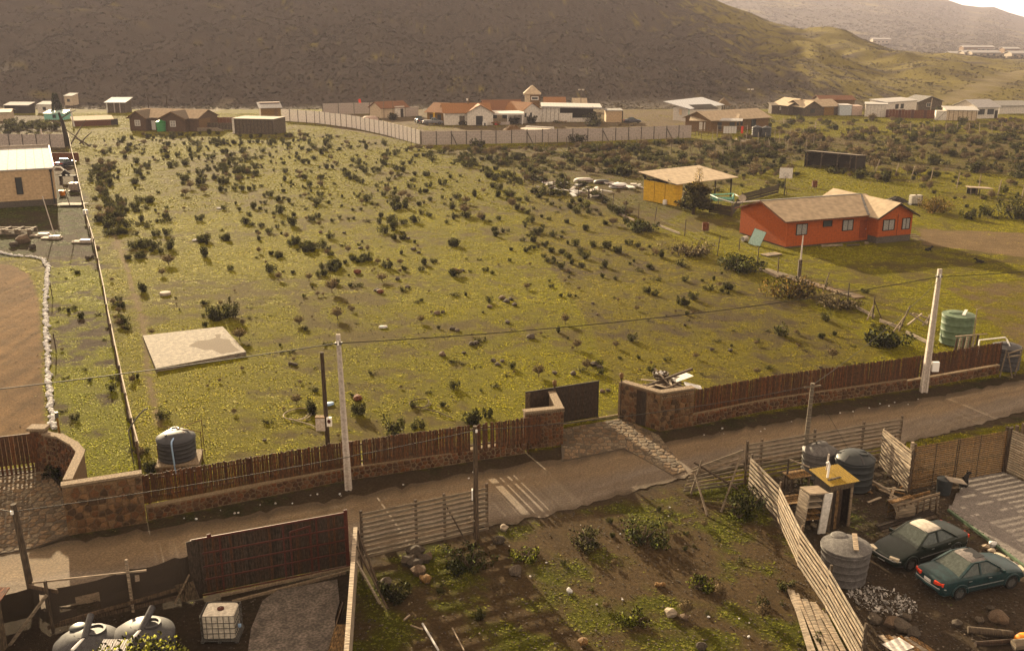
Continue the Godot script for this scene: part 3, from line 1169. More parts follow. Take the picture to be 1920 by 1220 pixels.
			for k in 5:
				ri.box(v3(wr_ * 0.55, 0.02, 0.07), Transform3D(Basis(Vector3.UP, TAU * k / 5), Vector3.ZERO) * Transform3D(Basis.IDENTITY, v3(wr_ * 0.32, 0.195, 0)))
			part(tn, "rim", ri.mesh(), M.steel_dull)
			var am := Mb.new()
			var arc := []
			for k in 11:
				var an := PI * (k / 10.0) * 1.06 - 0.09
				arc.append(v3(wx + cos(an) * (wr_ + 0.075), wr_ - 0.02 + sin(an) * (wr_ + 0.075), s * (W - 0.012)))
			am.tube(arc, [0.04], 6)
			part(o, "wheel_arch", am.mesh(), paint)
	return o
func make_materials() -> void:
	var g := mat("ground", Color.WHITE, 1.0, "speck", 0.45, 6.0, "clod")
	g.vertex_color_use_as_albedo = true
	g.metallic_specular = 0.15
	for k in ["grass", "leaf"]:
		var gr := StandardMaterial3D.new()
		gr.vertex_color_use_as_albedo = true
		gr.roughness = 0.8
		gr.metallic_specular = 0.2
		gr.backlight = Color(0.5, 0.5, 0.5) if k == "grass" else Color(0.22, 0.22, 0.22)
		gr.cull_mode = BaseMaterial3D.CULL_DISABLED
		M[k] = gr
	tones("fence", Color(0.21, 0.08, 0.02), 5, 0.4, 0.75, "streak", 0.9)
	tones("post", Color(0.12, 0.085, 0.055), 4, 0.3, 0.95, "wood", 0.7)
	tones("rail", Color(0.27, 0.21, 0.145), 5, 0.25, 0.9, "woodh", 0.6)
	tones("pale", Color(0.45, 0.37, 0.275), 5, 0.22, 0.9, "woodh", 0.6)
	tones("weathered", Color(0.125, 0.078, 0.046), 4, 0.35, 0.9, "streak", 0.8)
	tones("redstone", Color(0.27, 0.115, 0.045), 5, 0.5, 0.9, "grain", 1.4, 1.5)
	tones("tanstone", Color(0.3, 0.16, 0.07), 5, 0.6, 0.9, "grain", 1.4, 1.5)
	tones("flag", Color(0.33, 0.23, 0.135), 5, 0.35, 0.9, "grain", 1.2, 1.2)
	tones("rock", Color(0.24, 0.175, 0.12), 5, 0.3, 0.95, "grain", 1.8, 2.0)
	tones("whitestone", Color(0.62, 0.6, 0.58), 3, 0.12, 0.85, "soft", 2.0, 1.5)
	tones("litter", Color(0.6, 0.56, 0.52), 4, 0.3, 0.7, "soft", 1.0)
	tones("brownwood", Color(0.085, 0.05, 0.03), 4, 0.25, 0.9, "streak", 0.8)
	tones("honey", Color(0.46, 0.25, 0.085), 4, 0.2, 0.9, "streak", 0.7)
	tones("paver", Color(0.42, 0.37, 0.34), 4, 0.15, 0.8, "grain", 2.0)
	mat("mortar", Color(0.5, 0.35, 0.2), 0.95, "grain", 1.5, 1.5)
	mat("mortar_brown", Color(0.42, 0.27, 0.14), 0.95, "grain", 1.5, 1.5)
	mat("coping", Color(0.58, 0.43, 0.28), 0.95, "grain", 1.2, 1.5)
	mat("concrete", Color(0.36, 0.3, 0.235), 0.9, "soft", 0.4, 0.8)
	mat("pole_concrete", Color(0.56, 0.49, 0.42), 0.9, "soft", 1.0, 0.8)
	mat("slab", Color(0.46, 0.38, 0.29), 0.9, "grain", 0.35, 0.8)
	mat("slab_stain", Color(0.27, 0.19, 0.12), 0.95, "speck", 0.8, 0.8)
	mat("concrete_dark", Color(0.25, 0.2, 0.165), 0.75, "grain", 0.22, 0.8)
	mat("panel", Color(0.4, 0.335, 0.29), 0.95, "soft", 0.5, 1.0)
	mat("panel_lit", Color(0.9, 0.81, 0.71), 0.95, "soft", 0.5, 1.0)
	mat("panel_post", Color(0.22, 0.18, 0.15), 0.95, "grain", 0.5)
	mat("road", Color.WHITE, 0.92, "speck", 0.6, 1.5, "clod").vertex_color_use_as_albedo = true
	mat("seam", Color(0.065, 0.05, 0.036), 0.95)
	mat("black", Color(0.012, 0.012, 0.013), 0.6)
	mat("cable", Color(0.02, 0.018, 0.016), 0.7)
	mat("tyre", Color(0.025, 0.023, 0.021), 0.9, "grain", 3.0)
	mat("steel", Color(0.55, 0.55, 0.55), 0.35, "soft", 1.0, 0.0, "bump", 0.8)
	mat("steel_dull", Color(0.28, 0.27, 0.25), 0.6, "grain", 2.0, 0.0, "bump", 0.4)
	mat("plate", Color(0.6, 0.58, 0.54), 0.5)
	mat("lamp_glass", Color(0.42, 0.36, 0.26), 0.12)
	mat("tail_red", Color(0.55, 0.045, 0.015), 0.15)
	mat("plastic_navy", Color(0.04, 0.042, 0.05), 0.55, "soft", 0.6)
	mat("plastic_black", Color(0.028, 0.033, 0.036), 0.5, "soft", 0.6)
	mat("plastic_grey", Color(0.125, 0.12, 0.13), 0.6, "grain", 0.7)
	mat("plastic_pale", Color(0.26, 0.24, 0.23), 0.65, "grain", 0.7)
	mat("roof_bright", Color(0.66, 0.68, 0.7), 0.9, "soft", 0.3)
	mat("plastic_green", Color(0.11, 0.165, 0.095), 0.6, "soft", 0.6)
	mat("plastic_bright_green", Color(0.03, 0.25, 0.07), 0.5, "soft", 0.6)
	mat("plastic_white", Color(0.62, 0.56, 0.46), 0.5, "soft", 1.0)
	mat("pipe_blue", Color(0.22, 0.33, 0.5), 0.5)
	mat("pipe_white", Color(0.7, 0.68, 0.64), 0.5)
	mat("red_paint", Color(0.42, 0.082, 0.006), 0.7, "soft", 0.7)
	mat("red_shade", Color(0.25, 0.045, 0.006), 0.7, "soft", 0.7)
	mat("gate_red", Color(0.17, 0.032, 0.014), 0.6, "grain", 1.2)
	mat("roof_tan", Color(0.42, 0.325, 0.215), 0.85, "soft", 0.2, 0.4)
	mat("roof_white", Color(0.42, 0.405, 0.395), 0.95, "soft", 0.3)
	mat("roof_grey", Color(0.45, 0.43, 0.41), 0.95, "grain", 0.25)
	mat("roof_clay", Color(0.62, 0.27, 0.085), 0.9, "grain", 0.6, 2.0)
	mat("roof_russet", Color(0.42, 0.17, 0.065), 0.9, "grain", 0.6, 2.0)
	mat("roof_brown", Color(0.32, 0.24, 0.16), 0.9, "grain", 0.4)
	mat("foundation", Color(0.22, 0.185, 0.15), 0.95, "grain", 0.8, 1.5)
	mat("tan_wall", Color(0.5, 0.35, 0.2), 0.9, "soft", 0.5)
	mat("white_wall", Color(0.66, 0.6, 0.52), 0.9, "soft", 0.4)
	mat("cream_wall", Color(0.56, 0.44, 0.3), 0.9, "soft", 0.4)
	mat("yellow_wall", Color(0.68, 0.4, 0.025), 0.85, "soft", 0.5)
	mat("ochre_wall", Color(0.6, 0.32, 0.06), 0.85, "streak", 0.5)
	mat("teal_wall", Color(0.2, 0.5, 0.4), 0.8, "soft", 0.5)
	mat("blue_wall", Color(0.5, 0.55, 0.58), 0.8, "soft", 0.5)
	mat("rust_sheet", Color(0.36, 0.11, 0.035), 0.85, "streak", 0.6)
	mat("pink_wall", Color(0.5, 0.37, 0.31), 0.85, "soft", 0.5)
	mat("log_wall", Color(0.13, 0.07, 0.036), 0.9, "woodh", 0.5)
	mat("dark_wood", Color(0.06, 0.043, 0.03), 0.95, "streak", 0.5)
	mat("grey_wood", Color(0.26, 0.19, 0.125), 0.95, "streak", 0.4)
	mat("mesh_cloth", Color(0.15, 0.11, 0.075), 0.95, "speck", 3.0, 2.0)
	mat("pane_dark", Color(0.03, 0.035, 0.038), 0.12)
	mat("curtain", Color(0.8, 0.75, 0.68), 0.6, "streak", 1.5)
	mat("pane_lit", Color(0.55, 0.4, 0.24), 0.5)
	mat("teal_sheet", Color(0.36, 0.52, 0.46), 0.6, "soft", 1.0)
	mat("yellow_sheet", Color(0.68, 0.43, 0.03), 0.8, "grain", 1.5)
	mat("white_paint", Color(0.72, 0.68, 0.62), 0.7, "soft", 1.0)
	mat("ply", Color(0.28, 0.2, 0.12), 0.9, "streak", 0.7)
	mat("ply_yellow", Color(0.36, 0.19, 0.05), 0.9, "streak", 0.7)
	mat("orange", Color(0.6, 0.2, 0.01), 0.5)
	mat("soil_pile", Color(0.3, 0.165, 0.06), 1.0, "speck", 0.8, 3.0, "clod")
	mat("thatch", Color(0.36, 0.24, 0.12), 1.0, "streak", 1.0)
	mat("cloth_red", Color(0.5, 0.04, 0.02), 0.9)
	mat("fur", Color(0.025, 0.02, 0.017), 0.9, "grain", 3.0)
	mat("car_green", Color(0.02, 0.038, 0.03), 0.35, "grain", 0.8)
	mat("car_teal", Color(0.025, 0.085, 0.095), 0.32, "grain", 0.8)
	mat("car_dust", Color(0.52, 0.47, 0.4), 0.6, "soft", 0.8)
	mat("car_dusty_teal", Color(0.42, 0.37, 0.35), 0.55, "grain", 0.8)
	mat("car_grey", Color(0.2, 0.2, 0.22), 0.35, "soft", 1.0)
	mat("car_navy", Color(0.015, 0.018, 0.035), 0.3)
	mat("car_white", Color(0.6, 0.58, 0.55), 0.35)
	mat("glass_dusty", Color(0.16, 0.19, 0.165), 0.22, "grain", 1.0)
	mat("glass_car", Color(0.03, 0.05, 0.05), 0.08)
func make_clearings() -> void:
	keep_clear(PackedVector2Array([Vector2(-27.79, 39.7), Vector2(-19.97, 39.89), Vector2(-8.42, 44.26), Vector2(0.71, 48.28), Vector2(10.31, 51.98), Vector2(25.72, 57.94), Vector2(33.9, 61.61), Vector2(53.03, 69.83), Vector2(48.06, 62.67), Vector2(30.82, 55.41), Vector2(21.44, 50.54), Vector2(12.44, 48.01), Vector2(9.09, 46.64), Vector2(-1.12, 41.35), Vector2(-6.91, 37.93), Vector2(-13.03, 35.17), Vector2(-23.56, 32.66)]))
	keep_clear(PackedVector2Array([Vector2(-27.57, 70.23), Vector2(-22.25, 72.56), Vector2(-18.84, 66.32), Vector2(-23.88, 62.46)]))
	keep_clear(PackedVector2Array([Vector2(2.95, 53.32), Vector2(6.49, 54.56), Vector2(8.55, 52.37), Vector2(8.99, 46.83), Vector2(8.2, 46.19), Vector2(2.55, 48.15)]))
	keep_clear(PackedVector2Array([Vector2(-10.61, 35.25), Vector2(-7.17, 36.68), Vector2(-5.48, 26.52), Vector2(-8.91, 26.52)]))
	keep_clear(PackedVector2Array([Vector2(21.03, 42.9), Vector2(23.64, 46.83), Vector2(27.01, 47.48), Vector2(27.83, 40.58), Vector2(22.95, 32.32), Vector2(22.1, 37.67)]))
	keep_clear(PackedVector2Array([Vector2(-19.3, 49.89), Vector2(-16.81, 49.89), Vector2(-15.86, 46.7), Vector2(-18.21, 46.7)]))
	track_pts = PackedVector2Array([Vector2(122, 304), Vector2(131, 318), Vector2(139, 327), Vector2(149, 337), Vector2(159, 347), Vector2(175, 369), Vector2(194, 397), Vector2(227, 451), Vector2(280, 520), Vector2(340, 600)])

# ------------------------------------------------------------------ the road and its walls
func build_road() -> void:
	var near := PackedVector2Array([Vector2(-25.86, 32.15), Vector2(-20.21, 34.1), Vector2(-13.21, 35.73), Vector2(-6.96, 38.2), Vector2(-3.83, 39.7), Vector2(-1.12, 41.3), Vector2(1.26, 42.03), Vector2(5, 44.26), Vector2(9.09, 46.64), Vector2(12.5, 48.28), Vector2(21.5, 50.69), Vector2(30.95, 55.67), Vector2(52.46, 63.77)])
	var far := PackedVector2Array([Vector2(-29.61, 37.76), Vector2(-22.48, 38.66), Vector2(-19.93, 39.8), Vector2(-16.29, 41.09), Vector2(-12.45, 42.52), Vector2(-8.4, 44.14), Vector2(-4.36, 46.01), Vector2(0.71, 48.22), Vector2(5.26, 49.82), Vector2(10.29, 51.9), Vector2(17.78, 54.73), Vector2(25.69, 57.85), Vector2(33.79, 61.4), Vector2(59.02, 72.56)])
	var poly := PackedVector2Array()
	var m := Mb.new()
	var L := []
	var R := []
	for i in 241:
		var t := i / 240.0
		L.append(on_line(near, t) + Vector2(0, n_hi.get_noise_1d(i * 3.1) * 0.45))
		R.append(on_line(far, t) + Vector2(0, n_hi.get_noise_1d(i * 2.7 + 900.0) * 0.5))
	var K := 18
	m.colored = true
	for i in 240:
		for k in K:
			var p := []
			var n0 := m.v.size()
			for q in [[i, k], [i + 1, k], [i + 1, k + 1], [i, k + 1]]:
				var u: float = q[1] / float(K)
				var a: Vector2 = L[q[0]].lerp(R[q[0]], u)
				p.append(v3(a.x, 0.0 + 0.035 * sin(PI * u), -a.y))
			m.quad_n(p, [Vector3.UP, Vector3.UP, Vector3.UP, Vector3.UP])
			for c in 4:
				var u := (k + (1 if c > 1 else 0)) / float(K)
				var s := (i + (1 if c == 1 or c == 2 else 0)) * 0.5
				# worn asphalt towards the camera's side, trodden dust beyond, darker earth at both edges
				var streak := n_mid.get_noise_2d(s * 0.7, u * 60.0)
				var w := smoothstep(0.62, 0.38, u + 0.12 * n_lo.get_noise_1d(s * 4.0)) * (0.75 + 0.5 * streak)
				var cc := Color(0.42, 0.29, 0.165).lerp(Color(0.37, 0.29, 0.22), clampf(w, 0.0, 1.0))
				cc = cc.lerp(Color(0.18, 0.125, 0.07), clampf(maxf(0.12 - u, u - 0.8) * 6.0 + n_mid.get_noise_2d(s * 2.0, u * 25.0) * 0.5, 0.0, 1.0))
				m.c[n0 + c] = cc * (1.0 + 0.3 * streak + 0.2 * n_hi.get_noise_2d(s * 2.0, u * 30.0))
	structure("road", m.mesh(), M.road)

func on_line(pts: PackedVector2Array, t: float) -> Vector2:
	var total := 0.0
	for i in pts.size() - 1:
		total += pts[i].distance_to(pts[i + 1])
	var s := t * total
	for i in pts.size() - 1:
		var l := pts[i].distance_to(pts[i + 1])
		if s <= l:
			return pts[i].lerp(pts[i + 1], s / l)
		s -= l
	return pts[pts.size() - 1]

func paving(called: String, poly: PackedVector2Array, cell: float, key: String, seed_y: float) -> void:
	# flagstones set in dark joints; poly is (x, distance)
	var lo := Vector2(1e9, 1e9)
	var hi := -lo
	for p in poly:
		lo = lo.min(p)
		hi = hi.max(p)
	var bed := Mb.new()
	var q := PackedVector2Array()
	var shape := PackedVector2Array()
	for p in poly:
		q.append(Vector2(p.x, -p.y))
		shape.append(p - lo)
	bed.prism(q, -0.2, seed_y)
	var o := structure(called, bed.mesh(), M.seam)
	stones(o, "flagstone", v3(lo.x, seed_y, -lo.y), Vector3.RIGHT, Vector3.FORWARD, hi.x - lo.x, hi.y - lo.y, cell, 0.035, key, 5, 0.075, shape)

func build_walls() -> void:
	paving("entrance_paving", PackedVector2Array([Vector2(2.77, 52.84), Vector2(6.48, 54.48), Vector2(7.44, 53.32), Vector2(8.36, 51.9), Vector2(9.11, 47.22), Vector2(8.32, 46.64), Vector2(6.16, 50.11), Vector2(2.68, 48.42)]), 0.42, "flag", 0.05)
	paving("driveway_paving", PackedVector2Array([Vector2(-27.16, 45.88), Vector2(-24.4, 47.22), Vector2(-22.76, 45.27), Vector2(-21.24, 42.68), Vector2(-20.23, 40.38), Vector2(-21.3, 39.13), Vector2(-23.28, 38.39)]), 0.4, "flag", 0.05)
	# low stone footing and brown pickets, left of the entrance
	var w0 := v3(-17.14, 0, -41.82)
	var w1 := v3(-8.72, 0, -46.07)
	var w2 := v3(0.73, 0, -49.6)
	stone_wall("stone_footing", "low red stone footing under the brown picket fence, left of the grey pole", w0, w1, 0.66, 0.35, 0.3, "redstone", false, M.mortar)
	stone_wall("stone_footing", "low red stone footing under the brown picket fence, between grey pole and open gate", w1, w2, 0.66, 0.35, 0.3, "redstone", false, M.mortar)
	picket_fence("picket_fence", "long brown picket fence left of the entrance, with a gap in its boards", [w0 + v3(-0.6, 0, -0.36), w1 + v3(0, 0, -0.16), w2 + v3(0.85, 0, -0.2)], 0.66, 1.42, 0.075, [[0.806, 0.823], [0.836, 0.840], [0.853, 0.862], [0.87, 0.874]], 0.02)
	var g0 := v3(10.51, 0, -53.48)
	var g1 := v3(15.54, 0, -55.94)
	var g2 := v3(25.31, 0, -59.48)
	var g3 := v3(32.78, 0, -62.67)
	stone_wall("stone_footing", "low red stone footing under the picket fence, beside the right gate pillar", g0, g1, 0.72, 0.35, 0.32, "redstone", false, M.mortar)
	stone_wall("stone_footing", "longest low stone footing under the picket fence, reaching the tall leaning pole", g1, g2, 0.72, 0.35, 0.34, "redstone", false, M.mortar)
	stone_wall("stone_footing", "low stone footing under the picket fence at its far right end", g2, g3, 0.6, 0.35, 0.34, "redstone", false, M.mortar)
	picket_fence("picket_fence", "long brown picket fence right of the entrance, ending near the grey tank", [g0 + v3(0, 0, -0.16), g1 + v3(0, 0, -0.16), g2 + v3(0, 0, -0.16), g3 + v3(0, 0, -0.16)], 0.7, 1.45, 0.088, [], 0.025)
	# big walls at the left driveway
	var c0 := v3(-20.25, 0, -40.38)
	var c1 := v3(-17.13, 0, -41.66)
	stone_wall("stone_wall", "tall tan and red stone wall with pale coping beside the left driveway", c0, c1, 2.35, 0.32, 0.34, "tanstone", true, M.mortar_brown)
	var tops := [v3(-20.46, 2.3, -40.97), v3(-21.09, 2.25, -43.71), v3(-21.34, 2.2, -44.58), v3(-22.12, 2.15, -45.6), v3(-23.32, 2.1, -46.67), v3(-24.13, 2.1, -47.01)]
	var cw := thing("curved_stone_wall", "curved red stone wall with pale coping beside the left wooden gate", "stone wall", c0)
	for i in tops.size() - 1:
		var a := v3(tops[i].x, 0, tops[i].z)
		var b := v3(tops[i + 1].x, 0, tops[i + 1].z)
		if i == 0:
			a += (b - a).normalized() * 0.34
		var l := a.distance_to(b)
		var ht: float = tops[i].y
		var seg := Node3D.new()
		seg.name = "wall_section"
		cw.add_child(seg, true)
		# its face looks left, towards the driveway
		seg.transform = Transform3D(Basis(Vector3.UP, yaw_of(b, a)), b - c0)
		block(seg, "core", v3(l + 0.1, ht + 0.1, 0.3), v3(l / 2, ht / 2 - 0.05 + 0.004 * i, -0.15), M.mortar_brown)
		block(seg, "coping", v3(l + 0.16, 0.09, 0.42), v3(l / 2, ht + 0.045 + 0.006 * i, -0.15), M.coping)
		stones(seg, "stone", Vector3.ZERO, Vector3.RIGHT, Vector3.UP, l, ht - 0.03, 0.27, 0.05, "redstone", 5, 0.06)
	var gp := thing("gate_pillar", "square stone gate pillar with flat cap at end of curved wall", "pillar", v3(-24.4, 0, -47.22))
	block(gp, "core", v3(0.7, 2.35, 0.5), v3(-0.1, 1.175, -0.1), M.mortar_brown)
	block(gp, "cap", v3(0.95, 0.14, 0.65), v3(-0.1, 2.42, -0.1), M.coping)
	stones(gp, "stone", v3(-0.45, 0, 0.15), Vector3.RIGHT, Vector3.UP, 0.7, 2.3, 0.3, 0.04, "redstone", 5, 0.05)
	# left wooden gate: tall boards over a row of openings
	var ga := v3(-27.98, 0, -45.88)
	var gb := v3(-24.48, 0, -47.09)
	var lg := thing("wooden_gate", "brown boarded gate with square openings along its foot, far left", "gate", ga, yaw_of(ga, gb))
	var gl := ga.distance_to(gb)
	var k := 0.0
	while k < gl:
		board(lg, "plank", v3(k, 0.62, 0), v3(k, 2.25, 0), 0.19, 0.03, pick("fence", 5), Vector3.BACK)
		board(lg, "picket", v3(k + 0.0, 0.1, -0.01), v3(k, 0.62, -0.01), 0.11, 0.03, pick("fence", 5), Vector3.BACK)
		k += 0.205
	for y in [0.09, 0.36, 0.64, 2.2]:
		board(lg, "rail", v3(-0.1, y, -0.05), v3(gl, y, -0.05), 0.05, 0.07, pick("fence", 5))
	board(lg, "track", v3(-0.2, 0.04, 0.14), v3(gl + 0.4, 0.04, 0.14), 0.12, 0.05, M.coping)
	# entrance: L-shaped walls and a sliding gate
	var p0 := v3(0.7, 0, -50.11)
	var p1 := v3(2.85, 0, -50.69)
	var p2g := v3(2.45, 2.15, -53.31)
	var p2 := v3(p2g.x, 0, p2g.z)
	var ent := stone_wall("entrance_wall", "red stone entrance wall left of the open gate, with dentilled coping", p0, p1, 2.05, 0.32, 0.24, "redstone", true, M.mortar_brown)
	var l1 := p0.distance_to(p1)
	var back := Node3D.new()
	back.name = "return_wall"
	ent.add_child(back, true)
	var inv: Transform3D = ent.transform.affine_inverse()
	var q1: Vector3 = inv * p1 + v3(0, 0, -0.34)
	var q2: Vector3 = inv * p2
	back.transform = Transform3D(Basis(Vector3.UP, yaw_of(q1, q2)), q1)
	var l2 := q1.distance_to(q2)
	block(back, "core", v3(l2, 2.1, 0.32), v3(l2 / 2, 1.05, -0.16), M.mortar_brown)
	block(back, "coping", v3(l2, 0.09, 0.44), v3(l2 / 2, 2.165, -0.16), M.coping)
	stones(back, "stone", Vector3.ZERO, Vector3.RIGHT, Vector3.UP, l2, 2.0, 0.26, 0.05, "redstone", 5, 0.06)
	dentils(ent, l1)
	gate_lamp(p2, "small globe lamp on post at the left entrance wall")
	var r0 := v3(6.43, 0, -54.56)
	var r1 := v3(8.5, 0, -52.68)
	var r2 := v3(10.54, 0, -53.48)
	var rw := stone_wall("entrance_wall", "tan stone entrance wall right of the open gate, rounded at its foot", r1, r2, 2.2, 0.34, 0.34, "tanstone", true, M.mortar_brown)
	dentils(rw, r1.distance_to(r2))
	var rb := Node3D.new()
	rb.name = "return_wall"
	rw.add_child(rb, true)
	inv = rw.transform.affine_inverse()
	q1 = inv * r0
	q2 = inv * r1
	q2 += (q1 - q2).normalized() * 0.02
	rb.transform = Transform3D(Basis(Vector3.UP, yaw_of(q1, q2)), q1)
	l2 = q1.distance_to(q2)
	block(rb, "core", v3(l2, 2.25, 0.3), v3(l2 / 2, 1.12, -0.15), M.mortar_brown)
	block(rb, "coping", v3(l2, 0.09, 0.44), v3(l2 / 2, 2.3, -0.16), M.coping)
	stones(rb, "stone", v3(0, 0, 0), Vector3.RIGHT, Vector3.UP, l2 * 0.42, 2.2, 0.34, 0.05, "tanstone", 5, 0.07)
	stones(rb, "stone", v3(l2 * 0.66, 0, 0), Vector3.RIGHT, Vector3.UP, l2 * 0.34, 2.2, 0.34, 0.06, "tanstone", 5, 0.07)
	for i in 4:
		board(rb, "plank", v3(l2 * (0.45 + 0.058 * i), 0.05, 0.05), v3(l2 * (0.45 + 0.058 * i), 2.15, 0.05), l2 * 0.055, 0.03, pick("weathered", 4), Vector3.BACK)
	board(rb, "edge_post", v3(-0.05, 0, 0.02), v3(-0.05, 2.3, 0.02), 0.1, 0.2, M.mortar, Vector3.BACK)
	gate_lamp(r0, "small globe lamp on post at the right entrance wall")
	var s0 := v3(0.77, 0, -52.84)
	var s1 := v3(5.11, 0, -54.73)
	var sg := thing("sliding_gate", "dark weathered board gate standing half open on its rail", "gate", s0, yaw_of(s0, s1))
	var sl := s0.distance_to(s1)
	k = 0.07
	while k < sl:
		board(sg, "plank", v3(k, 0.08, 0), v3(k, 2.28 + rng.randf_range(-0.01, 0.01), 0), 0.148, 0.03, pick("weathered", 4) if k > 0.35 else M.ply, Vector3.BACK)
		k += 0.151
	board(sg, "frame_bar", v3(0, 2.3, -0.01), v3(sl, 2.3, -0.01), 0.09, 0.06, M.dark_wood)
	board(sg, "frame_bar", v3(0, 0.07, -0.05), v3(sl, 0.07, -0.05), 0.07, 0.06, M.dark_wood)
	board(sg, "frame_bar", v3(sl, 0, -0.02), v3(sl, 2.35, -0.02), 0.05, 0.06, M.dark_wood, Vector3.BACK)
	board(sg, "rail", v3(-0.1, 0.02, 0.12), v3(sl + 2.0, 0.02, 0.1), 0.09, 0.05, M.coping)

func dentils(o: Node, l: float) -> void:
	var m := Mb.new()
	var x := 0.05
	while x < l:
		m.box(v3(0.06, 0.06, 0.05), Transform3D(Basis.IDENTITY, v3(x, 2.05, 0.085)))
		x += 0.12
	part(o, "dentils", m.mesh(), M.coping).set_meta("kind", "stuff")

func gate_lamp(base: Vector3, label: String) -> void:
	var o := thing("post_lamp", label, "lamp", base)
	rod(o, "post", [v3(0, 0, 0), v3(0, 2.5, 0)], [0.045], M.post0)
	var m := Mb.new()
	m.lathe([Vector2(0.03, 2.48), Vector2(0.1, 2.56), Vector2(0.13, 2.68), Vector2(0.1, 2.78), Vector2(0.14, 2.8), Vector2(0.02, 2.9)], 12)
	part(o, "lamp_globe", m.mesh(), M.honey1)

# ------------------------------------------------------------------ poles and cables
func build_poles() -> void:
	var specs := [
		["concrete_pole", "tall tapered grey concrete pole in front of the left picket fence", v3(-8.21, 0, -45.09), 8.15, v3(-0.12, 0, 0), 0.165, 0.095, "pole_concrete", 0.034],
		["concrete_pole", "tall leaning grey concrete pole in front of the right picket fence", v3(26.28, 0, -59.09), 8.05, v3(0.06, 0, 0), 0.21, 0.115, "pole_concrete", 0.034],
	]
	for s in specs:
		var o := thing(s[0], s[1], "utility pole", s[2])
		var m := Mb.new()
		# an H-shaped shaft: two flanges and a web between them, tapering
		var n := 8
		for i in n:
			var t0 := i / float(n)
			var t1 := (i + 1) / float(n)
			for q in [[-0.36, 0.28, 1.0], [0.36, 0.28, 1.0], [0.0, 0.44, 0.55]]:
				var a: Vector3 = s[4] * t0 + v3(0, s[3] * t0, 0)
				var b: Vector3 = s[4] * t1 + v3(0, s[3] * t1, 0)
				var w0 := lerpf(s[5], s[6], t0) * 2.0
				var w1 := lerpf(s[5], s[6], t1) * 2.0
				var c0 := []
				var c1 := []
				for k in [[-0.5, -0.5], [0.5, -0.5], [0.5, 0.5], [-0.5, 0.5]]:
					c0.append(a + v3(q[0] + k[0] * q[1], 0, -k[1] * q[2]) * v3(w0, 1, w0 * 0.8))
					c1.append(b + v3(q[0] + k[0] * q[1], 0, -k[1] * q[2]) * v3(w1, 1, w1 * 0.8))
				for k in 4:
					m.quad(c0[k], c0[(k + 1) % 4], c1[(k + 1) % 4], c1[k])
				if i == n - 1:
					m.quad(c1[0], c1[1], c1[2], c1[3])
		part(o, "shaft", m.mesh(), M[s[7]])
		block(o, "bracket", v3(0.34, 0.08, 0.3), s[4] + v3(0, s[3] - 0.45, 0), M.steel_dull)
		rod(o, "insulator", [v3(0.0, s[3] - 0.5, 0.14) + s[4], v3(0, s[3] - 0.3, 0.14) + s[4]], [0.06, 0.04], M.pipe_white)
		if s[2].x > 10:
			block(o, "meter_box", v3(0.42, 0.62, 0.22), v3(0.5, 1.75, 0.1), M.pipe_white)
	var d := pole("wooden_pole", "dark wooden pole with meter boxes behind the left picket fence", v3(-10.07, 0, -49.82), v3(-10.07, 0, -49.82) + v3(-0.05, 5.7, 0), 0.13, 0.1, M.post0)
	block(d, "meter_box", v3(0.5, 0.75, 0.3), v3(-0.32, 1.65, 0.05), M.pole_concrete)
	block(d, "box_lid", v3(0.54, 0.05, 0.36), v3(-0.32, 2.05, 0.05), M.honey2)
	var mb := block(d, "breaker_box", v3(0.26, 0.5, 0.2), v3(0.17, 1.8, 0.14), M.pipe_white)
	var disc := Mb.new()
	disc.lathe([Vector2(0.4, 0.0), Vector2(0.36, 0.2), Vector2(0.01, 0.22)], 16)
	part(mb, "dial", disc.mesh(), M.gate_red, Transform3D(Basis(Vector3.RIGHT, PI / 2).scaled(v3(0.9, 0.6, 1)), v3(0, 0.1, 0.5)))
	var a := pole("wooden_pole", "dark wooden pole standing at the end of the middle slat fence", v3(-1.62, 0, -40.19), v3(-1.62, 0, -40.19) + v3(0.0, 5.45, 0), 0.13, 0.1, M.post1)
	block(a, "sign_board", v3(0.05, 0.5, 0.2), v3(-0.16, 2.2, 0.1), M.pipe_white)
	block(a, "sign_board", v3(0.3, 0.1, 0.03), v3(-0.18, 1.0, 0.14), M.pale0, Basis(Vector3.BACK, -0.9))
	rod(a, "insulator", [v3(0.06, 5.2, 0.12), v3(0.06, 5.32, 0.12)], [0.05], M.pipe_white)
	var b := pole("wooden_pole", "leaning brown wooden pole at the left edge, before the mesh fence", v3(-18.82, 0, -34.1), v3(-18.82, 0, -34.1) + v3(-0.22, 4.75, 0), 0.15, 0.11, M.post2)
	rod(b, "insulator", [v3(-0.24, 4.4, 0.14), v3(-0.24, 4.54, 0.14)], [0.06], M.pipe_white)
	var c := pole("wooden_pole", "grey brown wooden pole beside the black tanks and yellow-roofed shed", v3(15.21, 0, -47.22), v3(15.21, 0, -47.22) + v3(0.1, 4.9, 0), 0.13, 0.1, M.rail1)
	board(c, "crossarm", v3(-0.35, 4.7, 0.1), v3(0.5, 4.8, 0.1), 0.07, 0.07, M.rail2)
	var e1 := v3(-8.21, 0, -45.09) + v3(-0.12, 7.75, 0.15)
	var e2 := v3(26.28, 0, -59.09) + v3(0.06, 7.6, 0.15)
	wire("upper black cable between the two grey concrete poles, crossing the grass plot", [e1, e2], 0.45, 0.024)
	wire("upper black cable from the left concrete pole out of frame", [e1, e1 + (e1 - e2).normalized() * 33.0], 0.35, 0.024)
	wire("upper black cable running right from the leaning concrete pole", [e2, e2 + (e2 - e1).normalized() * 30.0], 0.4, 0.022)
	var t1 := v3(-18.82, 0, -34.1) + v3(-0.24, 4.5, 0.14)
	var t2 := v3(-1.62, 0, -40.19) + v3(0.06, 5.3, 0.12)
	var t3 := v3(15.21, 0, -47.22) + v3(0.0, 4.8, 0.12)
